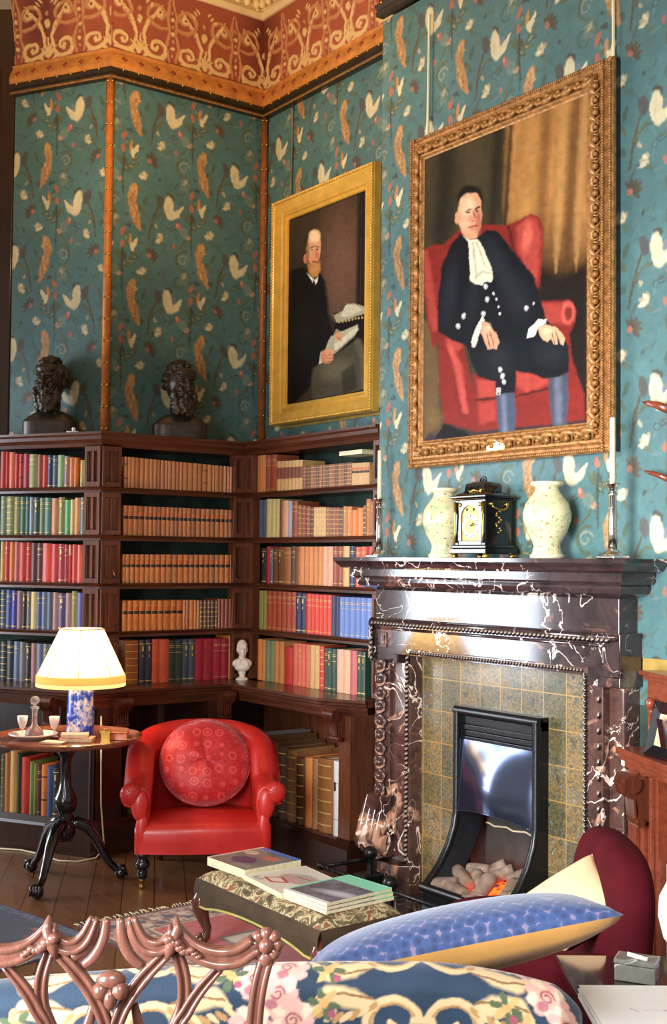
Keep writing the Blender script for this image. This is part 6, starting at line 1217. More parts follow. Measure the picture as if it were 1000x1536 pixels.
fs = [(i * K + j, i * K + (j + 1) % K, (i + 1) * K + (j + 1) % K, (i + 1) * K + j) for i in range(n - 1) for j in range(K)]
fs += [tuple(range(K)), tuple(range((n - 1) * K, n * K))[::-1]]
b.add(vs, fs); o = b.build('back_and_arms', M['leather'], ch, True); m_ = o.modifiers.new('soft', 'BEVEL'); m_.width = .012; m_.segments = 3; m_.limit_method = 'ANGLE'; m_.angle_limit = math.radians(60)
for sx in (-1, 1):
    b = MB(); x = sx * .325; o_ = sx
    # scroll front facing with gathered pleats
    b.ball((x + o_ * .048, -.325, .490), .056, 16, 10, sc=(1, .55, 1)); b.ball((x + o_ * .0, -.325, .43), .055, 14, 10, sc=(.8, .5, 1.5)); b.ball((x - o_ * .012, -.325, .30), .05, 14, 8, sc=(.7, .45, 2.0))
    for q in range(9): a = math.pi * (q / 8) * 1.1 - .2; b.tube([(x + o_ * (.048 + .02 * math.cos(a)), -.358, .490 + .02 * math.sin(a)), (x + o_ * (.048 + .052 * math.cos(a)), -.335, .490 + .052 * math.sin(a))], [.002, .005], 5)
    b.build('arm_scroll', M['leather'], ch, True)
lg = [(.030, .188), (.036, .180), (.034, .165), (.022, .155), (.034, .142), (.040, .125), (.036, .108), (.022, .098), (.028, .088), (.026, .06), (.020, .05)]
for x, y in ((-.31, -.29), (.31, -.29)):
    b = MB(); b.lathe([(r, z) for r, z in lg], 16, (x, y, 0)); b.build('front_leg', M['ebony'], ch, True)
    b = MB(); b.lathe([(.020, .052), (.017, .045), (.015, .03), (.010, .026), (.014, .016), (.014, .006), (.008, 0)], 14, (x, y, 0)); b.build('brass_castor', M['brass'], ch, True)
for x, y in ((-.2, .26), (.2, .26)):
    b = MB(); b.tube([(x, y, .2), (x * 1.05, y + .02, .1), (x * 1.15, y + .05, 0)], [.024, .02, .016], 10); b.build('rear_leg', M['walnut'], ch, True)
# round cushion
def cushion_col(u, v):
    return None
cc = co + vw * .10 + rt * .015
cu_ = thing('round_cushion', 'plump round red damask cushion with flower pattern on the tub chair', 'cushion', (cc.x, cc.y, .580), CR, rot=(math.radians(-20), 0, CR))
N = NT('red_damask'); P(N, .5, 0, 0, .4, .3); v = coords(N)
sx_ = N.add('ShaderNodeSeparateXYZ'); N.link(v, sx_.inputs[0]); cb_ = N.add('ShaderNodeCombineXYZ'); N.link(sx_.outputs[0], cb_.inputs[0]); N.link(sx_.outputs[2], cb_.inputs[1])
vo = N.add('ShaderNodeTexVoronoi'); vo.inputs['Scale'].default_value = 14; vo.inputs['Randomness'].default_value = .35; N.link(cb_.outputs[0], vo.inputs[0])
vd = ramp(N, vo.outputs['Distance'], [(.0, (1, 1, 1)), (.13, (1, 1, 1)), (.16, (0, 0, 0)), (.24, (.1, .1, .1)), (.27, (1, 1, 1)), (.34, (.9, .9, .9)), (.38, (0, 0, 0))]); vo.distance = 'EUCLIDEAN'
nn = noise_tex(N, v, 60, 2); c = mix(N, vd, L('#b81a20'), L('#e0524c')); c = mix(N, .35, c, ramp(N, nn, [(.4, L('#b01820')), (.6, L('#d83a38'))])); N.link(c, N.b.inputs[0]); bump(N, noise_tex(N, v, 70, 3), .2, .003); M['damask'] = N.m
b = MB()
def cf_(u, v):
    a = 2 * math.pi * u; th = math.pi * v; r = .245 * math.sin(th) ** .62 if 0 < v < 1 else 0; w = 1 + .012 * math.sin(a * 9) * math.sin(th)
    return (r * w * math.cos(a), -.10 * math.cos(th) * (1 + .08 * math.sin(3 * a)), r * w * .95 * math.sin(a))
b.grid(cf_, 64, 25, wrap=True); b.build('cushion_cover', M['damask'], cu_, True)
b = MB(); b.tube([(.247 * math.cos(a), 0, .236 * math.sin(a)) for a in [i * math.pi / 30 for i in range(60)]], .006, 6, closed=True); b.build('piping', M['damask'], cu_, True)

# ------------------------------------------------------------- rugs
def rug_fn(w, d, kind):
    def fn(u, v):
        p = Paint(u, v, '#b8372c' if kind else '#2c2f4a'); e = np.minimum(np.minimum(u, w - u), np.minimum(v, d - v)); nz = fbm(u, v, 30, 4); nb_ = fbm(u, v, 55, 9)
        def band(a, b_, col, col2, s=.0):
            m = (e >= a) & (e < b_); p.c[m] = L(col); q = m & (nb_ > .52); p.c[q] = L(col2)
        if kind:
            band(0, .03, '#5a2a24', '#8a4a3a'); band(.03, .045, '#d8c4a0', '#c9b48e'); band(.045, .22, '#8c4a3c', '#caa886'); band(.22, .235, '#2a2838', '#3a3848'); band(.235, .25, '#d0b890', '#a88a6a')
            t_ = np.sin(u * 42) * np.sin(v * 42); m = (e > .06) & (e < .2) & (t_ > .45); p.c[m] = L('#3a3a52'); m = (e > .06) & (e < .2) & (t_ < -.55); p.c[m] = L('#d6bf9c')
            for a_, b_ in ((.30, .5), (.62, .5), (.9, .5)):
                cx, cy = w * a_, d * b_; p.poly([(cx - .13, cy - .11), (cx + .13, cy - .11), (cx + .13, cy + .11), (cx - .13, cy + .11)], '#5c5450', .01); p.poly([(cx - .11, cy - .09), (cx + .11, cy - .09), (cx + .11, cy + .09), (cx - .11, cy + .09)], '#cdbb9c', .01); p.ell(cx, cy, .05, .05, '#8a5a48', rag=.5)
            for q in range(40): x_ = .05 + (w - .1) * q / 39; p.ell(x_, d * .26, .006, .006, '#d0a080'); p.ell(x_, d * .28, .006, .006, '#2a2030')
        else:
            band(0, .05, '#3a3c5c', '#55607e'); 
            for q in range(60): p.ell(rnd.uniform(.1, w - .1), rnd.uniform(.1, d - .1), .03, .02, rnd.choice(['#a83a30', '#7a3a40', '#56608a', '#b05a48']), rag=.5)
        p.c *= (.82 + .3 * nz)[:, None]; p.h[:] = nz; return p
    return fn
M['rugpile'] = attr_mat('wool_pile', .95, 0, 0, .5, 400, sheen=.2)
def rug(name, lab, O, ang, w, d, kind, side):
    c, s = math.cos(ang), math.sin(ang); t = thing(name, lab, 'rug', (O[0], O[1], 0)); o = painted_panel('pile', (O[0], O[1], .008), (c, s, 0), (-s, c, 0), w, d, .009, rug_fn(w, d, kind), M['rugpile'], (0, 0, 1), None, .008, .003); o.parent = t; o.matrix_parent_inverse = t.matrix_basis.inverted()
    b = MB()
    for i in range(int(d / .018)):
        v_ = i * .018; l = rnd.uniform(.03, .06); p0 = Vector((O[0] - s * v_, O[1] + c * v_, .006)); dd = Vector((-c, -s, 0)) * l + Vector((-s, c, 0)) * rnd.uniform(-.02, .02); b.tube([p0, p0 + dd * .5 + Vector((0, 0, .004)), p0 + dd], .0035, 4)
    o = b.build('fringe', M['paper'], t, True); o['kind'] = 'stuff'; o.parent = t; o.matrix_parent_inverse = t.matrix_basis.inverted()
rug('oriental_rug', 'red oriental rug with patterned border and pale fringe under the footstool', (-5.25, 2.40), math.radians(2), 2.2, 1.06, True, 0)
rug('oriental_rug', 'dark navy rug with red flecks at lower left in front of the tripod table', (-6.30, .9), math.radians(12), 1.6, 1.2, False, 0)

# ------------------------------------------------------------- footstool with magazines
st = thing('footstool', 'long low footstool in brown velvet and needlepoint with cabriole legs', 'footstool', (-4.22, 2.94, 0))
SX0, SX1, SY0, SY1, SZ = -4.67, -3.74, 2.69, 3.09, .33
b = MB(); nu, nv = 25, 15
def topf(u, v):
    x = SX0 + (SX1 - SX0) * u; y = SY0 + (SY1 - SY0) * v; e = min(u, 1 - u) * 2.2; f = min(v, 1 - v); h = (min(1, e * 6) * min(1, f * 8)) ** .4 if e > 0 and f > 0 else 0
    return (x, y, SZ - .035 + .04 * h)
ang = math.radians(2)
b.grid(topf, 41, 25); b.build
N = NT('needlepoint'); P(N, .9); v = coords(N); n = noise_tex(N, v, 18, 3, .6, 1.2); N.link(ramp(N, n, [(.34, L('#4a3826')), (.46, L('#6c5c3c')), (.53, L('#c9b68c')), (.57, L('#6c5c3c')), (.64, L('#98482f')), (.7, L('#5c5034'))]), N.b.inputs[0]); bump(N, noise_tex(N, v, 200, 2), .4, .003); M['needle'] = N.m
child(b, 'needlepoint_top', M['needle'], st, smooth=True)
M['velvetbrown'] = plain('brown_velvet', '#40301f', .85, 0, 0, .3, 9, .1, 60, sheen=.05, spec=.2)
b = MB()
def skirt(p0, p1, nrm):
    n = 21; vs = []
    for i in range(n):
        t_ = i / (n - 1); q = Vector(p0).lerp(Vector(p1), t_); zb = .185 + .035 * math.sin(math.pi * min(1, max(0, (t_ - .12) / .76))) ** .6 if .12 < t_ < .88 else .185
        for z, o_ in ((SZ - .03, 0), (SZ - .06, .012), (.25, .014), (zb, .004)): vs.append((q.x + nrm[0] * o_, q.y + nrm[1] * o_, z))
    b.add(vs, [(4 * i + j, 4 * i + j + 1, 4 * i + 5 + j, 4 * i + 4 + j) for i in range(n - 1) for j in range(3)]); return [(v_[0] + nrm[0] * .003, v_[1] + nrm[1] * .003, v_[2]) for v_ in vs[3::4]]
e1 = skirt((SX0, SY0, 0), (SX1, SY0, 0), (0, -1)); e2 = skirt((SX1, SY0, 0), (SX1, SY1, 0), (1, 0)); e3 = skirt((SX1, SY1, 0), (SX0, SY1, 0), (0, 1)); e4 = skirt((SX0, SY1, 0), (SX0, SY0, 0), (-1, 0)); b.box(SX0 + .01, SX1 - .01, SY0 + .01, SY1 - .01, .2, SZ - .04)
child(b, 'velvet_skirt', M['velvetbrown'], st, smooth=False)
b = MB(); 
for e in (e1, e2, e3, e4): b.tube(e, .0055, 6)
child(b, 'gold_braid', plain('olive_gold_braid', '#a89a4c', .7), st, smooth=True)
for x, y, dx, dy in ((SX0 + .03, SY0 + .03, -1, -1), (SX1 - .03, SY0 + .03, 1, -1), (SX1 - .03, SY1 - .03, 1, 1), (SX0 + .03, SY1 - .03, -1, 1)):
    b = MB(); u = Vector((dx, dy, 0)).normalized(); P0 = Vector((x, y, 0)); pts = [P0 + u * .0 + Vector((0, 0, .25)), P0 + u * .02 + Vector((0, 0, .20)), P0 + u * .024 + Vector((0, 0, .165)), P0 + u * .008 + Vector((0, 0, .12)), P0 - u * .008 + Vector((0, 0, .08)), P0 - u * .004 + Vector((0, 0, .05)), P0 + u * .018 + Vector((0, 0, .03))]
    b.tube(pts, [.035, .042, .036, .026, .020, .020, .028], 12); b.ball(P0 + u * .02 + Vector((0, 0, .031)), .031, 12, 8); child(b, 'cabriole_leg', M['walnut'], st, smooth=True)
def magazine(lab, pts, z, h, paint, cov=None, name='magazine', n=1):
    """pts: near-left, near-right, far-right, far-left plan corners"""
    t = thing(name, lab, 'magazine', (pts[0][0], pts[0][1], z)); P_ = [Vector((*p, 0)) for p in pts]; b = MB(); b.prism([(p.x, p.y) for p in P_], z, z + h - .001); child(b, 'pages', M['paper'], t, bevel=.001)
    U = P_[1] - P_[0]; V = P_[3] - P_[0]; o = painted_panel('cover', (P_[0].x, P_[0].y, z + h), tuple(U.normalized()), tuple(V.normalized()), U.length, V.length, .004, paint, M['glosscover'], (0, 0, 1), None, .001); o.parent = t; o.matrix_parent_inverse = t.matrix_basis.inverted(); return t
M['glosscover'] = attr_mat('glossy_cover', .25, 0, .3, 0, var=.02)
def rectpts(p, q, w):  # p->q front edge, w depth to the back
    p = Vector(p); q = Vector(q); d = (q - p).normalized(); n_ = Vector((-d.y, d.x)); return [tuple(p), tuple(q), tuple(q + n_ * w), tuple(p + n_ * w)]
def pa(u, v):
    p = Paint(u, v, '#d9d2bc'); n = fbm(u, v, 18, 3); p.c[:] = L('#8c8a7e'); p.c *= (.5 + .8 * n)[:, None]; m = v > .27; p.c[m] = L('#5a7ac0'); p.ell(.14, .1, .07, .05, '#5c4a68', rag=.6); p.ell(.2, .2, .05, .03, '#d07a62', rag=.5); p.ell(.06, .2, .04, .03, '#c8c0a0', rag=.5); m = u < .015; p.c[m] = L('#e4dcc4'); return p
def pb_(u, v):
    p = Paint(u, v, '#eadfcb'); p.ell(.18, .15, .1, .05, '#c8a89a', rag=.7); p.ell(.2, .2, .08, .04, '#b8b0a4', rag=.7); p.line([(.08, .06), (.16, .05), (.2, .1), (.12, .12), (.08, .06)], .006, '#c83a34'); p.line([(.14, .18), (.24, .2)], .004, '#c83a34')
    K = '#2c2a34'   # A L O in small dark capitals
    p.line([(.045, .02), (.052, .045), (.059, .02)], .002, K); p.line([(.048, .03), (.056, .03)], .0015, K); p.line([(.068, .045), (.068, .02), (.079, .02)], .002, K); p.line(arc(.095, .032, .010, .010, 0, 360), .002, K); return p
def pc(u, v):
    p = Paint(u, v, '#8fe0b8'); m = (u > .015) & (v < .25) & (v > .02) & (u < .4); n = fbm(u, v, 22, 3); p.c[m] = (np.array(L('#6c6c74')) * (.4 + 1.1 * n)[:, None])[m]; p.ell(.2, .12, .1, .03, '#d8d8de', .2, 1, .7); m = v < .02; p.c[m] = L('#e8e8e4'); return p
st.location.z += .0115
zz = SZ + .0175
magazine('thick art book with landscape cover at the left end of the footstool', rectpts((-4.70, 2.76), (-4.41, 2.775), .30), zz, .038, pa, name='art_book')
magazine('cream magazine with small red picture and dark lettering, middle of the footstool', rectpts((-4.42, 2.75), (-4.10, 2.745), .30), zz, .020, pb_) if False else magazine('cream magazine with small red picture and dark lettering, middle of the footstool', rectpts((-4.405, 2.765), (-4.075, 2.735), .30), zz, .022, pb_)
for i in range(3):
    magazine(['bottom magazine of the pile at the right end of the footstool', 'middle magazine of the pile at the right end of the footstool', 'mint green magazine with a grey photograph on top of the pile'][i], rectpts((-4.07 + .004 * i, 2.745 - .003 * i), (-3.795 - .002 * i, 2.755 + .003 * i), .345), zz + i * .0145, .0135, pc)

# ------------------------------------------------------------- bookcase right of the fireplace
R0 = Vector((-3.373, 3.911)); DR = Vector((.901, -.433)); NB = Vector((.433, .901)); NR = -NB
rc = thing('bookcase', 'reddish mahogany bookcase right of the fireplace with a photo frame on its ledge', 'bookcase', (R0.x, R0.y, 0))
def rp(u, n_): q = R0 + DR * u + NB * n_; return (q.x, q.y)
def rb(b, u0, u1, n0, n1, z0, z1): b.prism([rp(u0, n0), rp(u1, n0), rp(u1, n1), rp(u0, n1)], z0, z1)
b = MB(); rb(b, .06, .33, .03, .20, .12, .88); rb(b, .33, 1.1, .19, .2, .12, .88); rb(b, 1.05, 1.1, .03, .2, .12, .88); child(b, 'carcase', M['mahogany_red'], rc, bevel=.003)
b = MB(); b.prism([rp(.0, 0), rp(1.1, 0), rp(1.1, .35), rp(.40, .35), rp(.0, .16)], .918, .945); b.prism([rp(.015, .012), rp(1.1, .012), rp(1.1, .3), rp(.40, .3), rp(.03, .16)], .895, .918); b.prism([rp(.035, .025), rp(1.1, .025), rp(1.1, .2), rp(.06, .2)], .865, .895); child(b, 'ledge', M['mahogany_red'], rc, bevel=.005)
b = MB(); rb(b, .03, 1.1, .02, .2, 0, .13); child(b, 'plinth', M['mahogany_red'], rc, bevel=.004)
b = MB(); rb(b, .15, .17, .012, .03, .13, .87); rb(b, .22, .24, .012, .03, .13, .87); rb(b, .29, .31, .012, .03, .13, .87); child(b, 'fluted_pilaster', M['mahogany_red'], rc, bevel=.003)
b = MB(); b.prism([rp(.09, .10), rp(1.1, .10), rp(1.1, .3), rp(.35, .3), rp(.09, .18)], .945, 1.235); child(b, 'upper_cabinet', M['mahogany_red'], rc, bevel=.003)
b = MB(); b.prism([rp(.05, .08), rp(1.1, .08), rp(1.1, .32), rp(.4, .32), rp(.05, .17)], 1.245, 1.263); b.prism([rp(.07, .09), rp(1.1, .09), rp(1.1, .31), rp(.4, .31), rp(.07, .175)], 1.228, 1.247); child(b, 'cabinet_top', M['mahogany_red'], rc, bevel=.004)
c_ = corbel(rc, *rp(.25, .03), .862, (NR.x, NR.y), 1.15); c_.matrix_parent_inverse = Matrix.Translation(rc.location).inverted()
b = MB(); q = rp(.20, .10); M4 = Matrix.Translation((q[0], q[1], 1.145)) @ Matrix.Rotation(math.atan2(NR.y, NR.x) - math.pi / 2, 4, 'Z') @ Matrix.Rotation(-math.pi / 2, 4, 'X'); b.lathe([(.0, -.01), (.012, -.01), (.012, .02), (.022, .032), (.024, .045), (.016, .055), (0, .058)], 16, M4=M4); child(b, 'wooden_knob', M['mahogany_red'], rc, smooth=True)
b = MB(); b.tube([(*rp(.15 + .03 * math.cos(a), .095), 1.04 + .07 * math.sin(a)) for a in [i * .35 for i in range(5, 16)]], [.006 + .001 * (i % 3) for i in range(11)], 6); child(b, 'scroll_carving', M['mahogany_red'], rc, smooth=True)
for i, (w, h, cc) in enumerate([(.05, .42, 'white'), (.045, .40, 'cream'), (.05, .43, 'white')]):
    u = .355 + i * .055; q = rp(u + .025, .055); mt = facing(q[0], q[1], NR) @ Matrix.Translation((0, 0, .132))
    add_book('p', mt, w, .12, h, cc, ['tall white book at the left on the lower shelf right of the fireplace', 'cream book second on the lower shelf right of the fireplace', 'tall white book third on the lower shelf right of the fireplace'][i], 'books right of the fireplace')
def photo_frame():
    q = rp(.335, .05); t = thing('photo_frame', 'black framed small portrait print standing on the right hand bookcase ledge', 'photo frame', (q[0], q[1], .945)); rz = math.atan2(NR.y, NR.x) + math.pi / 2
    t.rotation_euler = (math.radians(-14), 0, rz + .12)
    b = MB(); w, h = .12, .215
    vs = []; 
    for cx, cz, sx, sz in ((-w, 0, 1, 1), (w, 0, -1, 1), (w, h, -1, -1), (-w, h, 1, -1)):
        for i_, d_ in ((0, 0), (0, .012), (.008, .016), (.045, .006), (.045, 0)): vs.append((cx + sx * i_, -d_, cz + sz * i_))
    b.add(vs, [(c * 5 + j, c * 5 + j + 1, ((c + 1) % 4) * 5 + j + 1, ((c + 1) % 4) * 5 + j) for c in range(4) for j in range(4)]); sharp(b.build('frame', M['ebony'], t), 20)
    b = MB(); b.box(-w + .044, w - .044, -.004, .004, .044, h - .044); b.build('mount', plain('lime_cream_mount', '#dcd690', .7), t)
    def pp(u, v): p = Paint(u, v, '#c9a684'); p.ell(.055, .045, .03, .03, '#6f8d9a', rag=.4); p.ell(.057, .075, .014, .018, '#d8a884'); p.ell(.055, .09, .018, .010, '#8a5a3c', rag=.3); p.c *= (.8 + .3 * fbm(u, v, 60, 2))[:, None]; return p
    o = painted_panel('portrait_print', (-w + .054, -.006, .054), (1, 0, 0), (0, 0, 1), 2 * w - .108, h - .108, .003, pp, M['glosscover'], (0, -1, 0), t, .002)
    b = MB(); b.box(-.02, .02, .0, .005, 0, .16, 0, Tm((0, .012, 0), rx=math.radians(24))); b.build('strut', M['ebony'], t)
photo_frame()
q = rp(.43, .18); b = MB(); b.box(-.05, .05, -.004, .004, 0, .155); o = b.build('standing_card', M['ivory'], None, loc=(q[0], q[1], 1.2635)); o.rotation_euler = (0, 0, math.atan2(NR.y, NR.x) + math.pi / 2); tag(o, 'tall plain cream card standing on top of the right hand cabinet', 'card')
solid('trim_11', lambda b: b.box(-3.39, -2.0, YB - .008, YB, 1.24, 1.30), plain('yellow_gilt_fillet', '#b8964c', .4, .2))
br_ = thing('wall_bracket', 'carved reddish wooden wall bracket at the right edge beside the wallpaper', 'bracket', (-3.20, YB, 2.2))
for z, s in ((2.38, 1), (2.09, .7)):
    b = MB(); b.tube([(-3.345 + .03 * (1 - s), 4.05, z), (-3.31, 4.045, z - .008), (-3.27, 4.05, z - .02), (-3.2, 4.06, z - .05)], [.002, .012 * s, .016 * s, .02 * s], 10, flat=.6); child(b, 'leaf_tip', M['mahogany_red'], br_, smooth=True)
b = MB(); b.box(-3.24, -3.12, 4.07, YB, 1.98, 2.42); child(b, 'back_plate', M['mahogany_red'], br_, bevel=.01)

# ------------------------------------------------------------- near furniture, in a frame turned to the sofa
RX = Vector((.5900, .8074, 0)); FX = Vector((-.8074, .5900, 0)); RZ = math.atan2(RX.y, RX.x)
def near(xr, d, z=0): q = RX * xr + FX * d; return (q.x, q.y, z)
def nthing(name, lab, cat, xr, d, z=0, rz=0, group=None): return thing(name, lab, cat, near(xr, d, z), RZ + rz, group)
# red velvet armchair by the fire
M['velvetred'] = plain('dark_red_velvet', '#480c14', .85, 0, 0, .25, 6, .08, 90, sheen=0, spec=.1)
va = nthing('velvet_armchair', 'dark red velvet armchair with rounded back at right, before the fireplace', 'armchair', .64, 3.82)
def sup(b, c, r, ex=.5, n=28, k=16, M4=None):
    vs = []
    for j in range(k + 1):
        th = math.pi * j / k - math.pi / 2; ct = math.copysign(abs(math.cos(th)) ** ex, math.cos(th)); stt = math.copysign(abs(math.sin(th)) ** ex, math.sin(th))
        for i in range(n):
            a = 2 * math.pi * i / n; x = math.copysign(abs(math.cos(a)) ** ex, math.cos(a)) * ct; y = math.copysign(abs(math.sin(a)) ** ex, math.sin(a)) * ct
            p = Vector((r[0] * x, r[1] * y, r[2] * stt)); p = M4 @ p if M4 else p; vs.append((p.x + c[0], p.y + c[1], p.z + c[2]))
    b.add(vs, [(j * n + i, j * n + (i + 1) % n, (j + 1) * n + (i + 1) % n, (j + 1) * n + i) for j in range(k) for i in range(n)])
b = MB(); sup(b, (.225, .02, .55), (.088, .33, .30), .6, M4=Matrix.Rotation(math.radians(6), 4, 'Y')); b.build('padded_back', M['velvetred'], va, True)
b = MB(); sup(b, (-.05, .02, .33), (.27, .24, .12), .35); b.build('seat', M['velvetred'], va, True)
for y in (-.30, .27): b = MB(); sup(b, (-.03, y, .40), (.26, .065, .185), .55); b.build('arm', M['velvetred'], va, True)
for x in (-.24, .2):
    for y in (-.26, .24): b = MB(); b.lathe([(.02, 0), (.026, .06), (.03, .22)], 12, (x, y, 0)); b.build('leg', M['walnut'], va, True)
def pillow(name, lab, loc, rot, w, h, t, m1, m2=None, piping=None, cat='cushion', pinch=.35):
    o = thing(name, lab, cat, loc, 0, rot=rot)
    def f(sg):
        def g(u, v):
            x = (u - .5) * 2; y = (v - .5) * 2; e = max(0, (1 - x * x)) ** .42 * max(0, (1 - y * y)) ** .42
            k = 1 - .09 * (1 - x * x) * abs(y) ** 3; k2 = 1 - .09 * (1 - y * y) * abs(x) ** 3
            wr = .012 * math.sin(7 * x + 3 * y) * e * (1 - e)
            return (x * w / 2 * k2, y * h / 2 * k, sg * (t / 2 * e + wr * t))
        return g
    for sg, m_, nm in ((1, m1, 'front_panel'), (-1, m2 or m1, 'back_panel')):
        b = MB(); b.grid(f(sg), 41, 31); b.build(nm, m_, o, True)
    return o
M['creamcloth'] = plain('cream_cushion_cloth', '#dcb48a', .7, 0, 0, .1, 8, .1, 100)
N = NT('blue_woven_pattern'); P(N, .7, sheen=.3); v = coords(N, (1, 1, 1), (0, 0, math.radians(38))); vo = N.add('ShaderNodeTexVoronoi'); vo.inputs['Scale'].default_value = 48; vo.inputs['Randomness'].default_value = .35; N.link(v, vo.inputs[0])
n = noise_tex(N, coords(N), 7, 2); c = mix(N, ramp(N, vo.outputs['Distance'], [(.2, (0, 0, 0)), (.5, (1, 1, 1))]), L('#12244e'), L('#2c4678')); c = mix(N, ramp(N, vo.outputs['Distance'], [(.62, (0, 0, 0)), (.72, (.6, .6, .6))]), c, L('#a88c98')); c = mix(N, .35, c, ramp(N, n, [(.35, L('#16284e')), (.65, L('#2c4474'))])); N.link(c, N.b.inputs[0]); bump(N, noise_tex(N, coords(N), 60, 2), .15, .003); M['bluewoven'] = N.m
M['goldcloth'] = plain('mustard_gold_cloth', '#c48f46', .6, 0, 0, .12, 6, .1, 120, sheen=.3)
def nrot(rx, ry, rz): return (Euler((rx, ry, rz)).to_matrix().to_4x4()).to_euler()
def rotn(rx, rz, rz0=0): return (Matrix.Rotation(RZ + rz, 4, 'Z') @ Matrix.Rotation(rx, 4, 'X') @ Matrix.Rotation(rz0, 4, 'Z')).to_euler()
pillow('cream_cushion', 'cream cushion with dark red back propped in the velvet armchair', near(.735, 3.70, .67), (Matrix.Rotation(RZ, 4, 'Z') @ Matrix.Rotation(math.radians(-32), 4, 'Y') @ Matrix.Rotation(math.radians(28), 4, 'X')).to_euler(), .27, .27, .12, M['creamcloth'], M['velvetred'])

# tapestry settee seen from behind
M['tapestry'] = attr_mat('floral_tapestry', .75, 0, 0, .35, 300, sheen=.25, var=.1)
so = nthing('settee', 'settee covered in navy tapestry with cream scrolls and pink roses, seen from behind', 'sofa', -.1, 2.36)
def crest(x):  # x in settee frame, 0 = centre
    xr = x - .1; c = .913 - (.50 * (xr - .155) ** 2 if xr > .155 else .065 * (xr - .155) ** 2); return c - (.3 * max(0, xr - .44) ** 1.3)
SW0, SW1 = -.80, .595
def settee():
    res = .0028; xs = np.arange(SW0, SW1 + res, res); prof = []
    for z in np.arange(-.55, -.045, res): prof.append((0.0, z, z + .03))
    R = .055
    for a in np.linspace(0, math.pi, 60): prof.append((R - R * math.cos(a), -.045 + R * .8 * math.sin(a), -.015 + R * a * .9))
    for z in np.linspace(-.05, -.4, 20): prof.append((2 * R, z, .15 - z))
    pr = np.array(prof); n, k = len(xs), len(pr); X = np.repeat(xs[:, None], k, 1); S = np.repeat(pr[None, :, 2], n, 0); crz = np.array([crest(x) for x in xs])
    end = np.clip((SW1 - xs) / .05, 0, 1) ** .5; Y = np.repeat(pr[None, :, 0], n, 0); Y = R + (Y - R) * end[:, None]; Z = crz[:, None] + pr[None, :, 1] - (1 - end[:, None]) * .03
    p = Paint(X.ravel() + (fbm(X.ravel(), S.ravel(), 60, 5) - .5) * .006, S.ravel() + (fbm(X.ravel(), S.ravel(), 60, 8) - .5) * .006, '#17324a'); p.c *= (.75 + .5 * fbm(p.x, p.y, 14, 3))[:, None]
    cr, gd, pk_, rs, gn = '#d8bc8c', '#b48850', '#dcaa94', '#a04c60', '#50603f'
    def scroll(cx, s):
        f = lambda pts: [(cx + s * x, y) for x, y in pts]
        for dy, q in ((0, 1), (.02, -1)):
            g = lambda pts: [(x, dy + q * y) for x, y in f(pts)]
            p.line(g(arc(.065, -.075, .062, .03, 170, -110, 18)), [.006 + .0004 * i for i in range(18)], cr, .5); p.line(g(arc(.065, -.075, .052, .028, 170, -110, 18)), .0025, gd)
            p.line(g([(.10, -.035), (.14, -.02), (.18, -.012), (.21, -.03)]), [.012, .02, .018, .004], cr, .5); 
            for i in range(8): t_ = i / 7; p.ell(cx + s * (.10 + .11 * t_), dy + q * (-.038 - .018 * math.sin(t_ * 3)), .015, .006, cr if i % 2 else gd, -s * q * .7, rag=.3)
            p.line(g([(.10, -.02), (.15, -.010), (.2, -.018)]), .0025, '#8a6038')
            p.line(g([(.045, -.11), (.06, -.09), (.05, -.075), (.065, -.065)]), .005, cr, .5); p.line(g([(.06, -.09), (.078, -.082)]), .004, cr, .5)
            p.line(g([(.12, -.08), (.15, -.11), (.13, -.15), (.1, -.17)]), [.004, .008, .006, .003], cr, .5)
    for cx in (.281, -.30):
        for s in (-1, 1): scroll(cx, s)
        p.poly([(cx - .028, -.085), (cx + .028, -.085), (cx + .022, -.055), (cx - .022, -.055)], cr, .004); p.line([(cx - .026, -.07), (cx + .026, -.07)], .002, gd); p.poly([(cx - .014, -.10), (cx + .014, -.10), (cx + .02, -.085), (cx - .02, -.085)], '#f0dcb0', .004); p.ell(cx, -.15, .02, .04, cr, rag=.4)
    for cx, cy in ((.03, -.06), (.0, -.01), (.045, -.13), (-.01, -.12), (.02, .05), (-.56, -.06), (-.60, -.0), (-.53, -.13), (-.62, -.12), (.52, .02), (.56, -.03), (.5, .09), (-.04, .02), (-.05, -.07)):
        R_ = .040
        for i in range(9): a = i * .7; p.ell(cx + R_ * .62 * math.cos(a), cy + R_ * .62 * math.sin(a), R_ * .46, R_ * .36, '#f0d0b4' if i % 2 else '#e3aca0', a, rag=.3)
        p.ell(cx, cy, R_ * .5, R_ * .5, pk_, rag=.4); p.line(arc(cx, cy, R_ * .4, R_ * .1, 0, 500, 16), .002, rs); p.ell(cx - .01, cy - .02, .012, .010, rs, rag=.4, a=.8)
    for cx, cy in ((.09, -.03), (.10, -.10), (-.09, .03), (.47, -.05), (.48, -.14), (.44, -.02), (-.50, -.04), (-.48, -.12), (.10, .04), (.56, -.12), (-.10, -.12)):
        for i in range(6): a = i * 1.05 + cx * 9; p.ell(cx + .02 * math.cos(a), cy + .02 * math.sin(a), .013, .007, gn if i % 3 else '#c9a86a', a, rag=.4)
        p.ell(cx, cy, .009, .009, '#d8a060', rag=.4); p.ell(cx + .015, cy - .02, .008, .008, rs, rag=.4)
    co_ = np.stack([X.ravel(), Y.ravel(), Z.ravel()], 1); me = bpy.data.meshes.new('tapestry_back'); idx = np.arange(n * k).reshape(n, k)
    q = np.stack([idx[:-1, :-1], idx[1:, :-1], idx[1:, 1:], idx[:-1, 1:]], -1).reshape(-1, 4); faces = q.tolist() + [idx[-1, :].tolist(), idx[0, ::-1].tolist()]
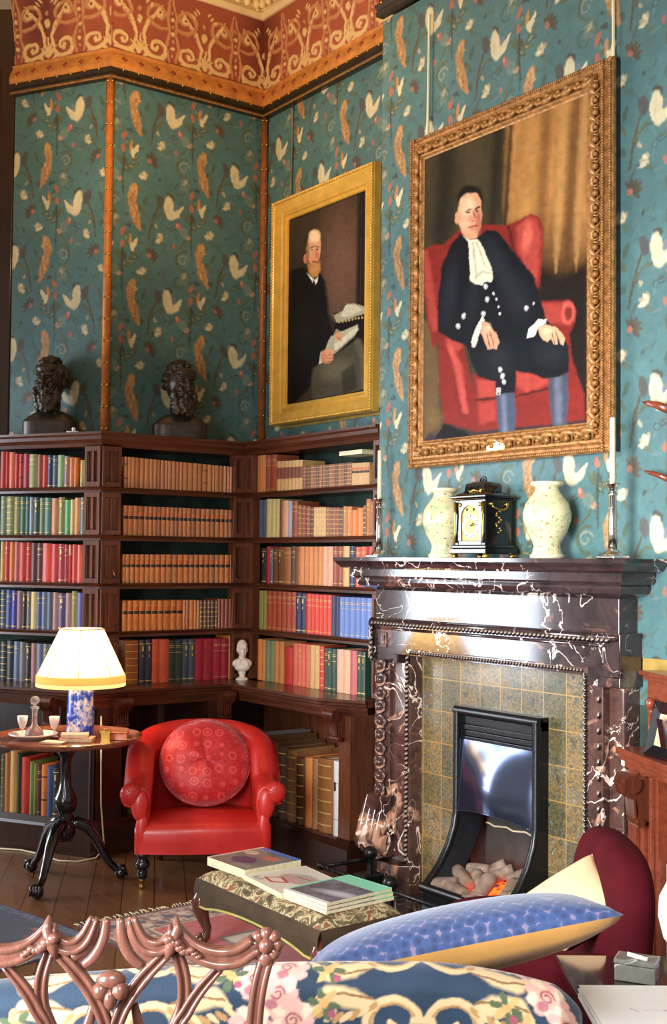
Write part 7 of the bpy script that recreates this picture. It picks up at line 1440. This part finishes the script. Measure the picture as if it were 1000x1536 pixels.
    me.from_pydata(co_.tolist(), [], faces); at = me.color_attributes.new('paint', 'FLOAT_COLOR', 'POINT'); cc = np.ones((n * k, 4)); cc[:, :3] = p.c; at.data.foreach_set('color', cc.ravel()); me.materials.append(M['tapestry'])
    me.polygons.foreach_set('use_smooth', [True] * (len(faces) - 2) + [False] * 2); me.update(); o = bpy.data.objects.new('tapestry_back', me); COL.objects.link(o); o.parent = so
settee()
M['navycloth'] = plain('navy_seat_cloth', '#24405c', .8, 0, 0, .3, 12)
b = MB(); sup(b, (-.1, .43, .37), (.68, .34, .10), .3); b.build('seat', M['navycloth'], so, True)
for x in (-.74, .50): b = MB(); sup(b, (x, .40, .40), (.07, .34, .20), .4); b.build('arm', M['navycloth'], so, True)
for x in (-.7, .5):
    for y in (.06, .68): b = MB(); b.lathe([(.018, 0), (.024, .1), (.03, .3)], 12, (x, y, 0)); b.build('leg', M['walnut'], so, True)
pillow('patterned_cushion', 'large blue patterned cushion with mustard gold back, leaning on the settee', near(.285, 2.72, .865), (Matrix.Rotation(RZ + math.radians(2), 4, 'Z') @ Matrix.Rotation(math.radians(-11), 4, 'Y') @ Matrix.Rotation(math.radians(-13), 4, 'X')).to_euler(), .68, .36, .15, M['bluewoven'], M['goldcloth'])

# carved open back chair in the foreground
cf_c = nthing('carved_chair', 'carved wooden chair with pierced interlaced gothic back in the left foreground', 'chair', -.37, 2.10)
CW_ = M['chairwood']
def T_(nm, pts, r, flat=.8, n=10, groove=False, dy=0):
    b = MB(); P3 = [Vector((x, dy, z)) for x, z in pts]
    # catmull smoothing
    out = []; rr = []; k_ = len(P3); r_ = r if hasattr(r, '__len__') else [r] * k_
    for i in range(k_ - 1):
        p0, p1, p2, p3 = P3[max(0, i - 1)], P3[i], P3[i + 1], P3[min(k_ - 1, i + 2)]
        for t in (0, .25, .5, .75): out.append(.5 * ((2 * p1) + (p2 - p0) * t + (2 * p0 - 5 * p1 + 4 * p2 - p3) * t * t + (3 * p1 - p0 - 3 * p2 + p3) * t ** 3)); rr.append(r_[i] * (1 - t) + r_[i + 1] * t)
    out.append(P3[-1]); rr.append(r_[-1])
    b.tube(out, rr, n, flat=flat)
    if groove:
        for s in (-1, 1):
            o2 = []
            for i, p in enumerate(out): d = (out[min(i + 1, len(out) - 1)] - out[max(0, i - 1)]).normalized(); nrm = Vector((-d.z, 0, d.x)); o2.append(p + nrm * s * rr[i] * .55 + Vector((0, -rr[i] * .55, 0)))
            b.tube(o2, [x * .42 for x in rr], 6)
    return b.build(nm, CW_, cf_c, True)
def mir(pts): return [(-x, z) for x, z in pts]
R_ = .265
rail = [(.245, 1.045), (.215, 1.026), (.18, 1.022), (.145, 1.032), (.122, 1.052), (.108, 1.072)]
inner = [(.108, 1.062), (.085, 1.040), (.062, 1.040), (.045, 1.056), (.032, 1.086)]
for m_ in (lambda p: p, mir):
    T_('top_rail', m_(rail), [.018, .020, .020, .018, .014, .010], .7, groove=True)
    T_('top_rail', m_(inner), [.012, .015, .015, .013, .009], .7, groove=True)
    T_('crest_strip', m_([(.032, 1.086), (.034, 1.058), (.052, 1.03), (.075, 1.012)]), [.008, .010, .011, .009], .7)
    T_('crest_strip', m_([(.012, 1.084), (.016, 1.050), (.030, 1.022), (.050, 1.004)]), [.007, .010, .010, .008], .7)
    T_('stile', m_([(.262, 1.02), (.250, .97), (.243, .90), (.236, .75), (.226, .55), (.222, .44)]), [.014, .014, .014, .015, .016, .018], .8, groove=True)
    T_('splat_rib', m_([(.095, 1.03), (.052, .985), (.022, .94), (.005, .895), (-.02, .82), (-.05, .72), (-.03, .6), (-.02, .48)]), [.010, .013, .013, .012, .011, .011, .011, .012], .55, groove=True)
    T_('splat_rib', m_([(.108, 1.03), (.121, .985), (.121, .94), (.104, .895), (.06, .80), (.03, .7), (.05, .6), (.03, .48)]), [.010, .012, .012, .012, .011, .011, .011, .012], .55, groove=True, dy=.008)
    T_('splat_rib', m_([(.185, 1.005), (.15, .965), (.128, .93), (.110, .89), (.13, .80), (.10, .68), (.06, .58), (.04, .48)]), [.008, .011, .012, .012, .010, .010, .010, .011], .55, groove=True, dy=.004)
    T_('splat_rib', m_([(.035, .935), (.045, .895), (.07, .83), (.09, .76)]), [.006, .010, .010, .008], .55, dy=.02)
    b = MB(); s = m_([(1, 0)])[0][0]
    for i in range(8): a = i * math.pi / 4; b.ball((s * .262 + .019 * math.cos(a), -.004, 1.044 + .019 * math.sin(a)), .012, 8, 6)
    b.ball((s * .262, -.010, 1.044), .014, 8, 6); b.ball((s * .262, 0, 1.022), .018, 8, 6); b.build('ear_rosette', CW_, cf_c, True)
    b = MB(); rr2 = random.Random(4)
    for i in range(9): t_ = i / 8; b.ball((s * (.108 + .05 * t_ - .01), -.014, 1.058 - .035 * t_ + rr2.uniform(-.006, .006)), .010 - .004 * t_, 8, 6, sc=(1.3, 1, .9))
    b.tube([(s * .108, -.004, 1.09), (s * .112, -.008, 1.07), (s * .10, -.012, 1.04), (s * .094, -.006, 1.02)], [.003, .010, .011, .006], 8); b.tube([(s * .098, -.004, 1.078), (s * .10, -.012, 1.05)], [.003, .009], 8); b.build('acanthus_carving', CW_, cf_c, True)
b = MB(); b.ball((0, -.01, .985), .020, 10, 8, sc=(1.3, .8, .8)); b.ball((-.016, -.014, .968), .016, 8, 6); b.ball((.016, -.014, .968), .016, 8, 6); b.ball((0, -.018, .955), .012, 8, 6, sc=(1, 1, 1.6)); b.build('carved_blossom', CW_, cf_c, True)
b = MB(); b.box(-.235, .235, -.02, .02, .42, .47); b.build('back_seat_rail', CW_, cf_c, bevel=.006)
b = MB(); sup(b, (0, -.24, .45), (.26, .24, .035), .35); b.build('seat', M['velvetbrown'], cf_c, True)
for x, y in ((-.22, 0), (.22, 0), (-.24, -.44), (.24, -.44)): b = MB(); b.box(x - .02, x + .02, y - .02, y + .02, 0, .45); b.build('leg', CW_, cf_c, bevel=.005)

# side table with box, vase and papers
sd = nthing('side_table', 'glossy dark side table in the lower right corner', 'table', 1.02, 3.05)
M['blackgloss'] = plain('black_gloss_lacquer', '#1c1517', .08, 0, .7, .1)
b = MB(); b.box(-.40, .45, -.42, .34, .598, .62); b.build('table_top', M['blackgloss'], sd, bevel=.005)
b = MB(); b.box(-.36, .41, -.38, .30, .54, .598); b.build('apron', M['blackgloss'], sd, bevel=.003)
for x in (-.35, .4):
    for y in (-.37, .29): b = MB(); b.box(x - .018, x + .018, y - .018, y + .018, 0, .56); b.build('leg', M['blackgloss'], sd, bevel=.003)
bxx = nthing('stone_box', 'small grey veined stone box on the glossy side table', 'box', .80, 3.20, .6205, math.radians(-24)); M['greystone'] = marble('grey_stone', '#5c5c54', '#8a8a80', '#e0dcd0', '#747068', 7, .15)
b = MB(); b.box(-.052, .052, -.036, .036, 0, .042); b.build('box_body', M['greystone'], bxx, bevel=.003)
b = MB(); b.box(-.054, .054, -.038, .038, .043, .055); b.build('lid', M['greystone'], bxx, bevel=.003)
b = MB(); b.tube([(-.022, -.01, .064), (.03, -.024, .060)], .006, 10); o = b.build('cheroot', M['white'], None, True, loc=near(.80, 3.20, .6205)); o.rotation_euler = (0, 0, RZ - .4); tag(o, 'short white stick lying on the lid of the grey stone box', 'stick')
vz = nthing('porcelain_vase', 'white and lilac porcelain vase cut off by the right edge of the photo', 'vase', .965, 3.27, .6205)
M['lilac'] = plain('lilac_porcelain', '#b8b4d8', .3, 0, .3, .1, 12)
b = MB(); b.lathe([(0, .05), (.05, .052), (.075, .085), (.088, .14), (.085, .19), (.065, .23), (.05, .25), (.055, .27), (0, .27)], 28, flute=.03, nf=6); b.build('vase_body', M['white'], vz, True)
b = MB(); b.lathe([(0, 0), (.055, 0), (.05, .012), (.03, .03), (.045, .055), (.07, .08), (0, .08)], 28, flute=.06, nf=8); b.build('foot', M['lilac'], vz, True)
def paint_doc(u, v):
    p = Paint(u, v, '#f8f6f2'); y = .238
    for i in range(6): p.line([(.12 + i * .013, y - .004), (.128 + i * .013, y - .005)], .0012, '#e8b8d4')
    p.line([(.09, .245), (.105, .225)], .0012, '#9a9aa2'); p.line([(.17, .226), (.185, .245)], .0012, '#c9b8c4'); p.line([(.164, .226), (.172, .236)], .0012, '#c9b8c4'); p.line([(.09, .06), (.105, .04)], .0012, '#b0a8b0'); return p
q0 = near(.585, 2.74); pp_ = nthing('paper_stack', 'stack of bright white papers on the side table at lower right', 'papers', .62, 2.80, .6205)
q = [Vector(near(.637, 2.66)), Vector(near(1.0, 2.66)), Vector(near(1.0, 3.06)), Vector(near(.637, 3.06))]
b = MB(); 
for i in range(5): 
    j = rnd.uniform(-.003, .003); b.box(-.0 + j, .42, -.14 + j, .26 + j * .5, .0 + i * .006, .0052 + i * .006)
o = b.build('sheets', M['white'], pp_); o.location = (.0, 0, 0)
o = painted_panel('top_sheet', (0, -.14, .031), (1, 0, 0), (0, 1, 0), .42, .4, .003, paint_doc, attr_mat('printed_sheet', .7, 0, 0, 0, var=.02), (0, 0, 1), pp_, .001)

# ------------------------------------------------------------- small pieces belong to the part they sit on
bpy.context.view_layer.update()
def regroup(child_, parent_):
    mw = child_.matrix_world.copy(); child_.parent = parent_; child_.matrix_parent_inverse = Matrix.Identity(4); child_.matrix_basis = parent_.matrix_world.inverted() @ mw
def kids(root, base): return [c for c in root.children if c.name.split('.')[0] == base]
def nearest(o, cands): return min(cands, key=lambda c: (c.matrix_world @ (sum((Vector(q) for q in c.bound_box), Vector()) / 8) - o.matrix_world @ (sum((Vector(q) for q in o.bound_box), Vector()) / 8)).length)
for root, base, target in ((tt, 'claw_foot', 'cabriole_leg'), (ch, 'brass_castor', 'front_leg'), (lp, 'shade_piping', 'lamp_shade'), (lp, 'fringe', 'lamp_shade'), (t_clock, 'chapter_ring', 'dial_plate'), (t_clock, 'hands_and_numerals', 'dial_plate'), (t_clock, 'side_fret', 'case'),
                           (fp, 'egg_carving', 'lintel_moulding'), (fp, 'carved_boss', 'left_leg'), (fp, 'scroll_foot', 'left_leg'), (fp, 'corner_panel', 'lintel'), (rc, 'wooden_knob', 'upper_cabinet'), (rc, 'scroll_carving', 'upper_cabinet'), (cf_c, 'acanthus_carving', 'top_rail'), (st, 'gold_braid', 'velvet_skirt'), (bpn, 'leaf_carving', 'carved_frame'), (bpn, 'brass_nameplate', 'carved_frame'), (gp, 'beaded_edge', 'inner_frame'), (fp, 'pearl_bead', 'opening_fillet'), (fp, 'rope_bead', 'opening_lining')):
    cands = kids(root, target)
    for c in kids(root, base):
        if cands: regroup(c, nearest(c, cands) if len(cands) > 1 else cands[0])
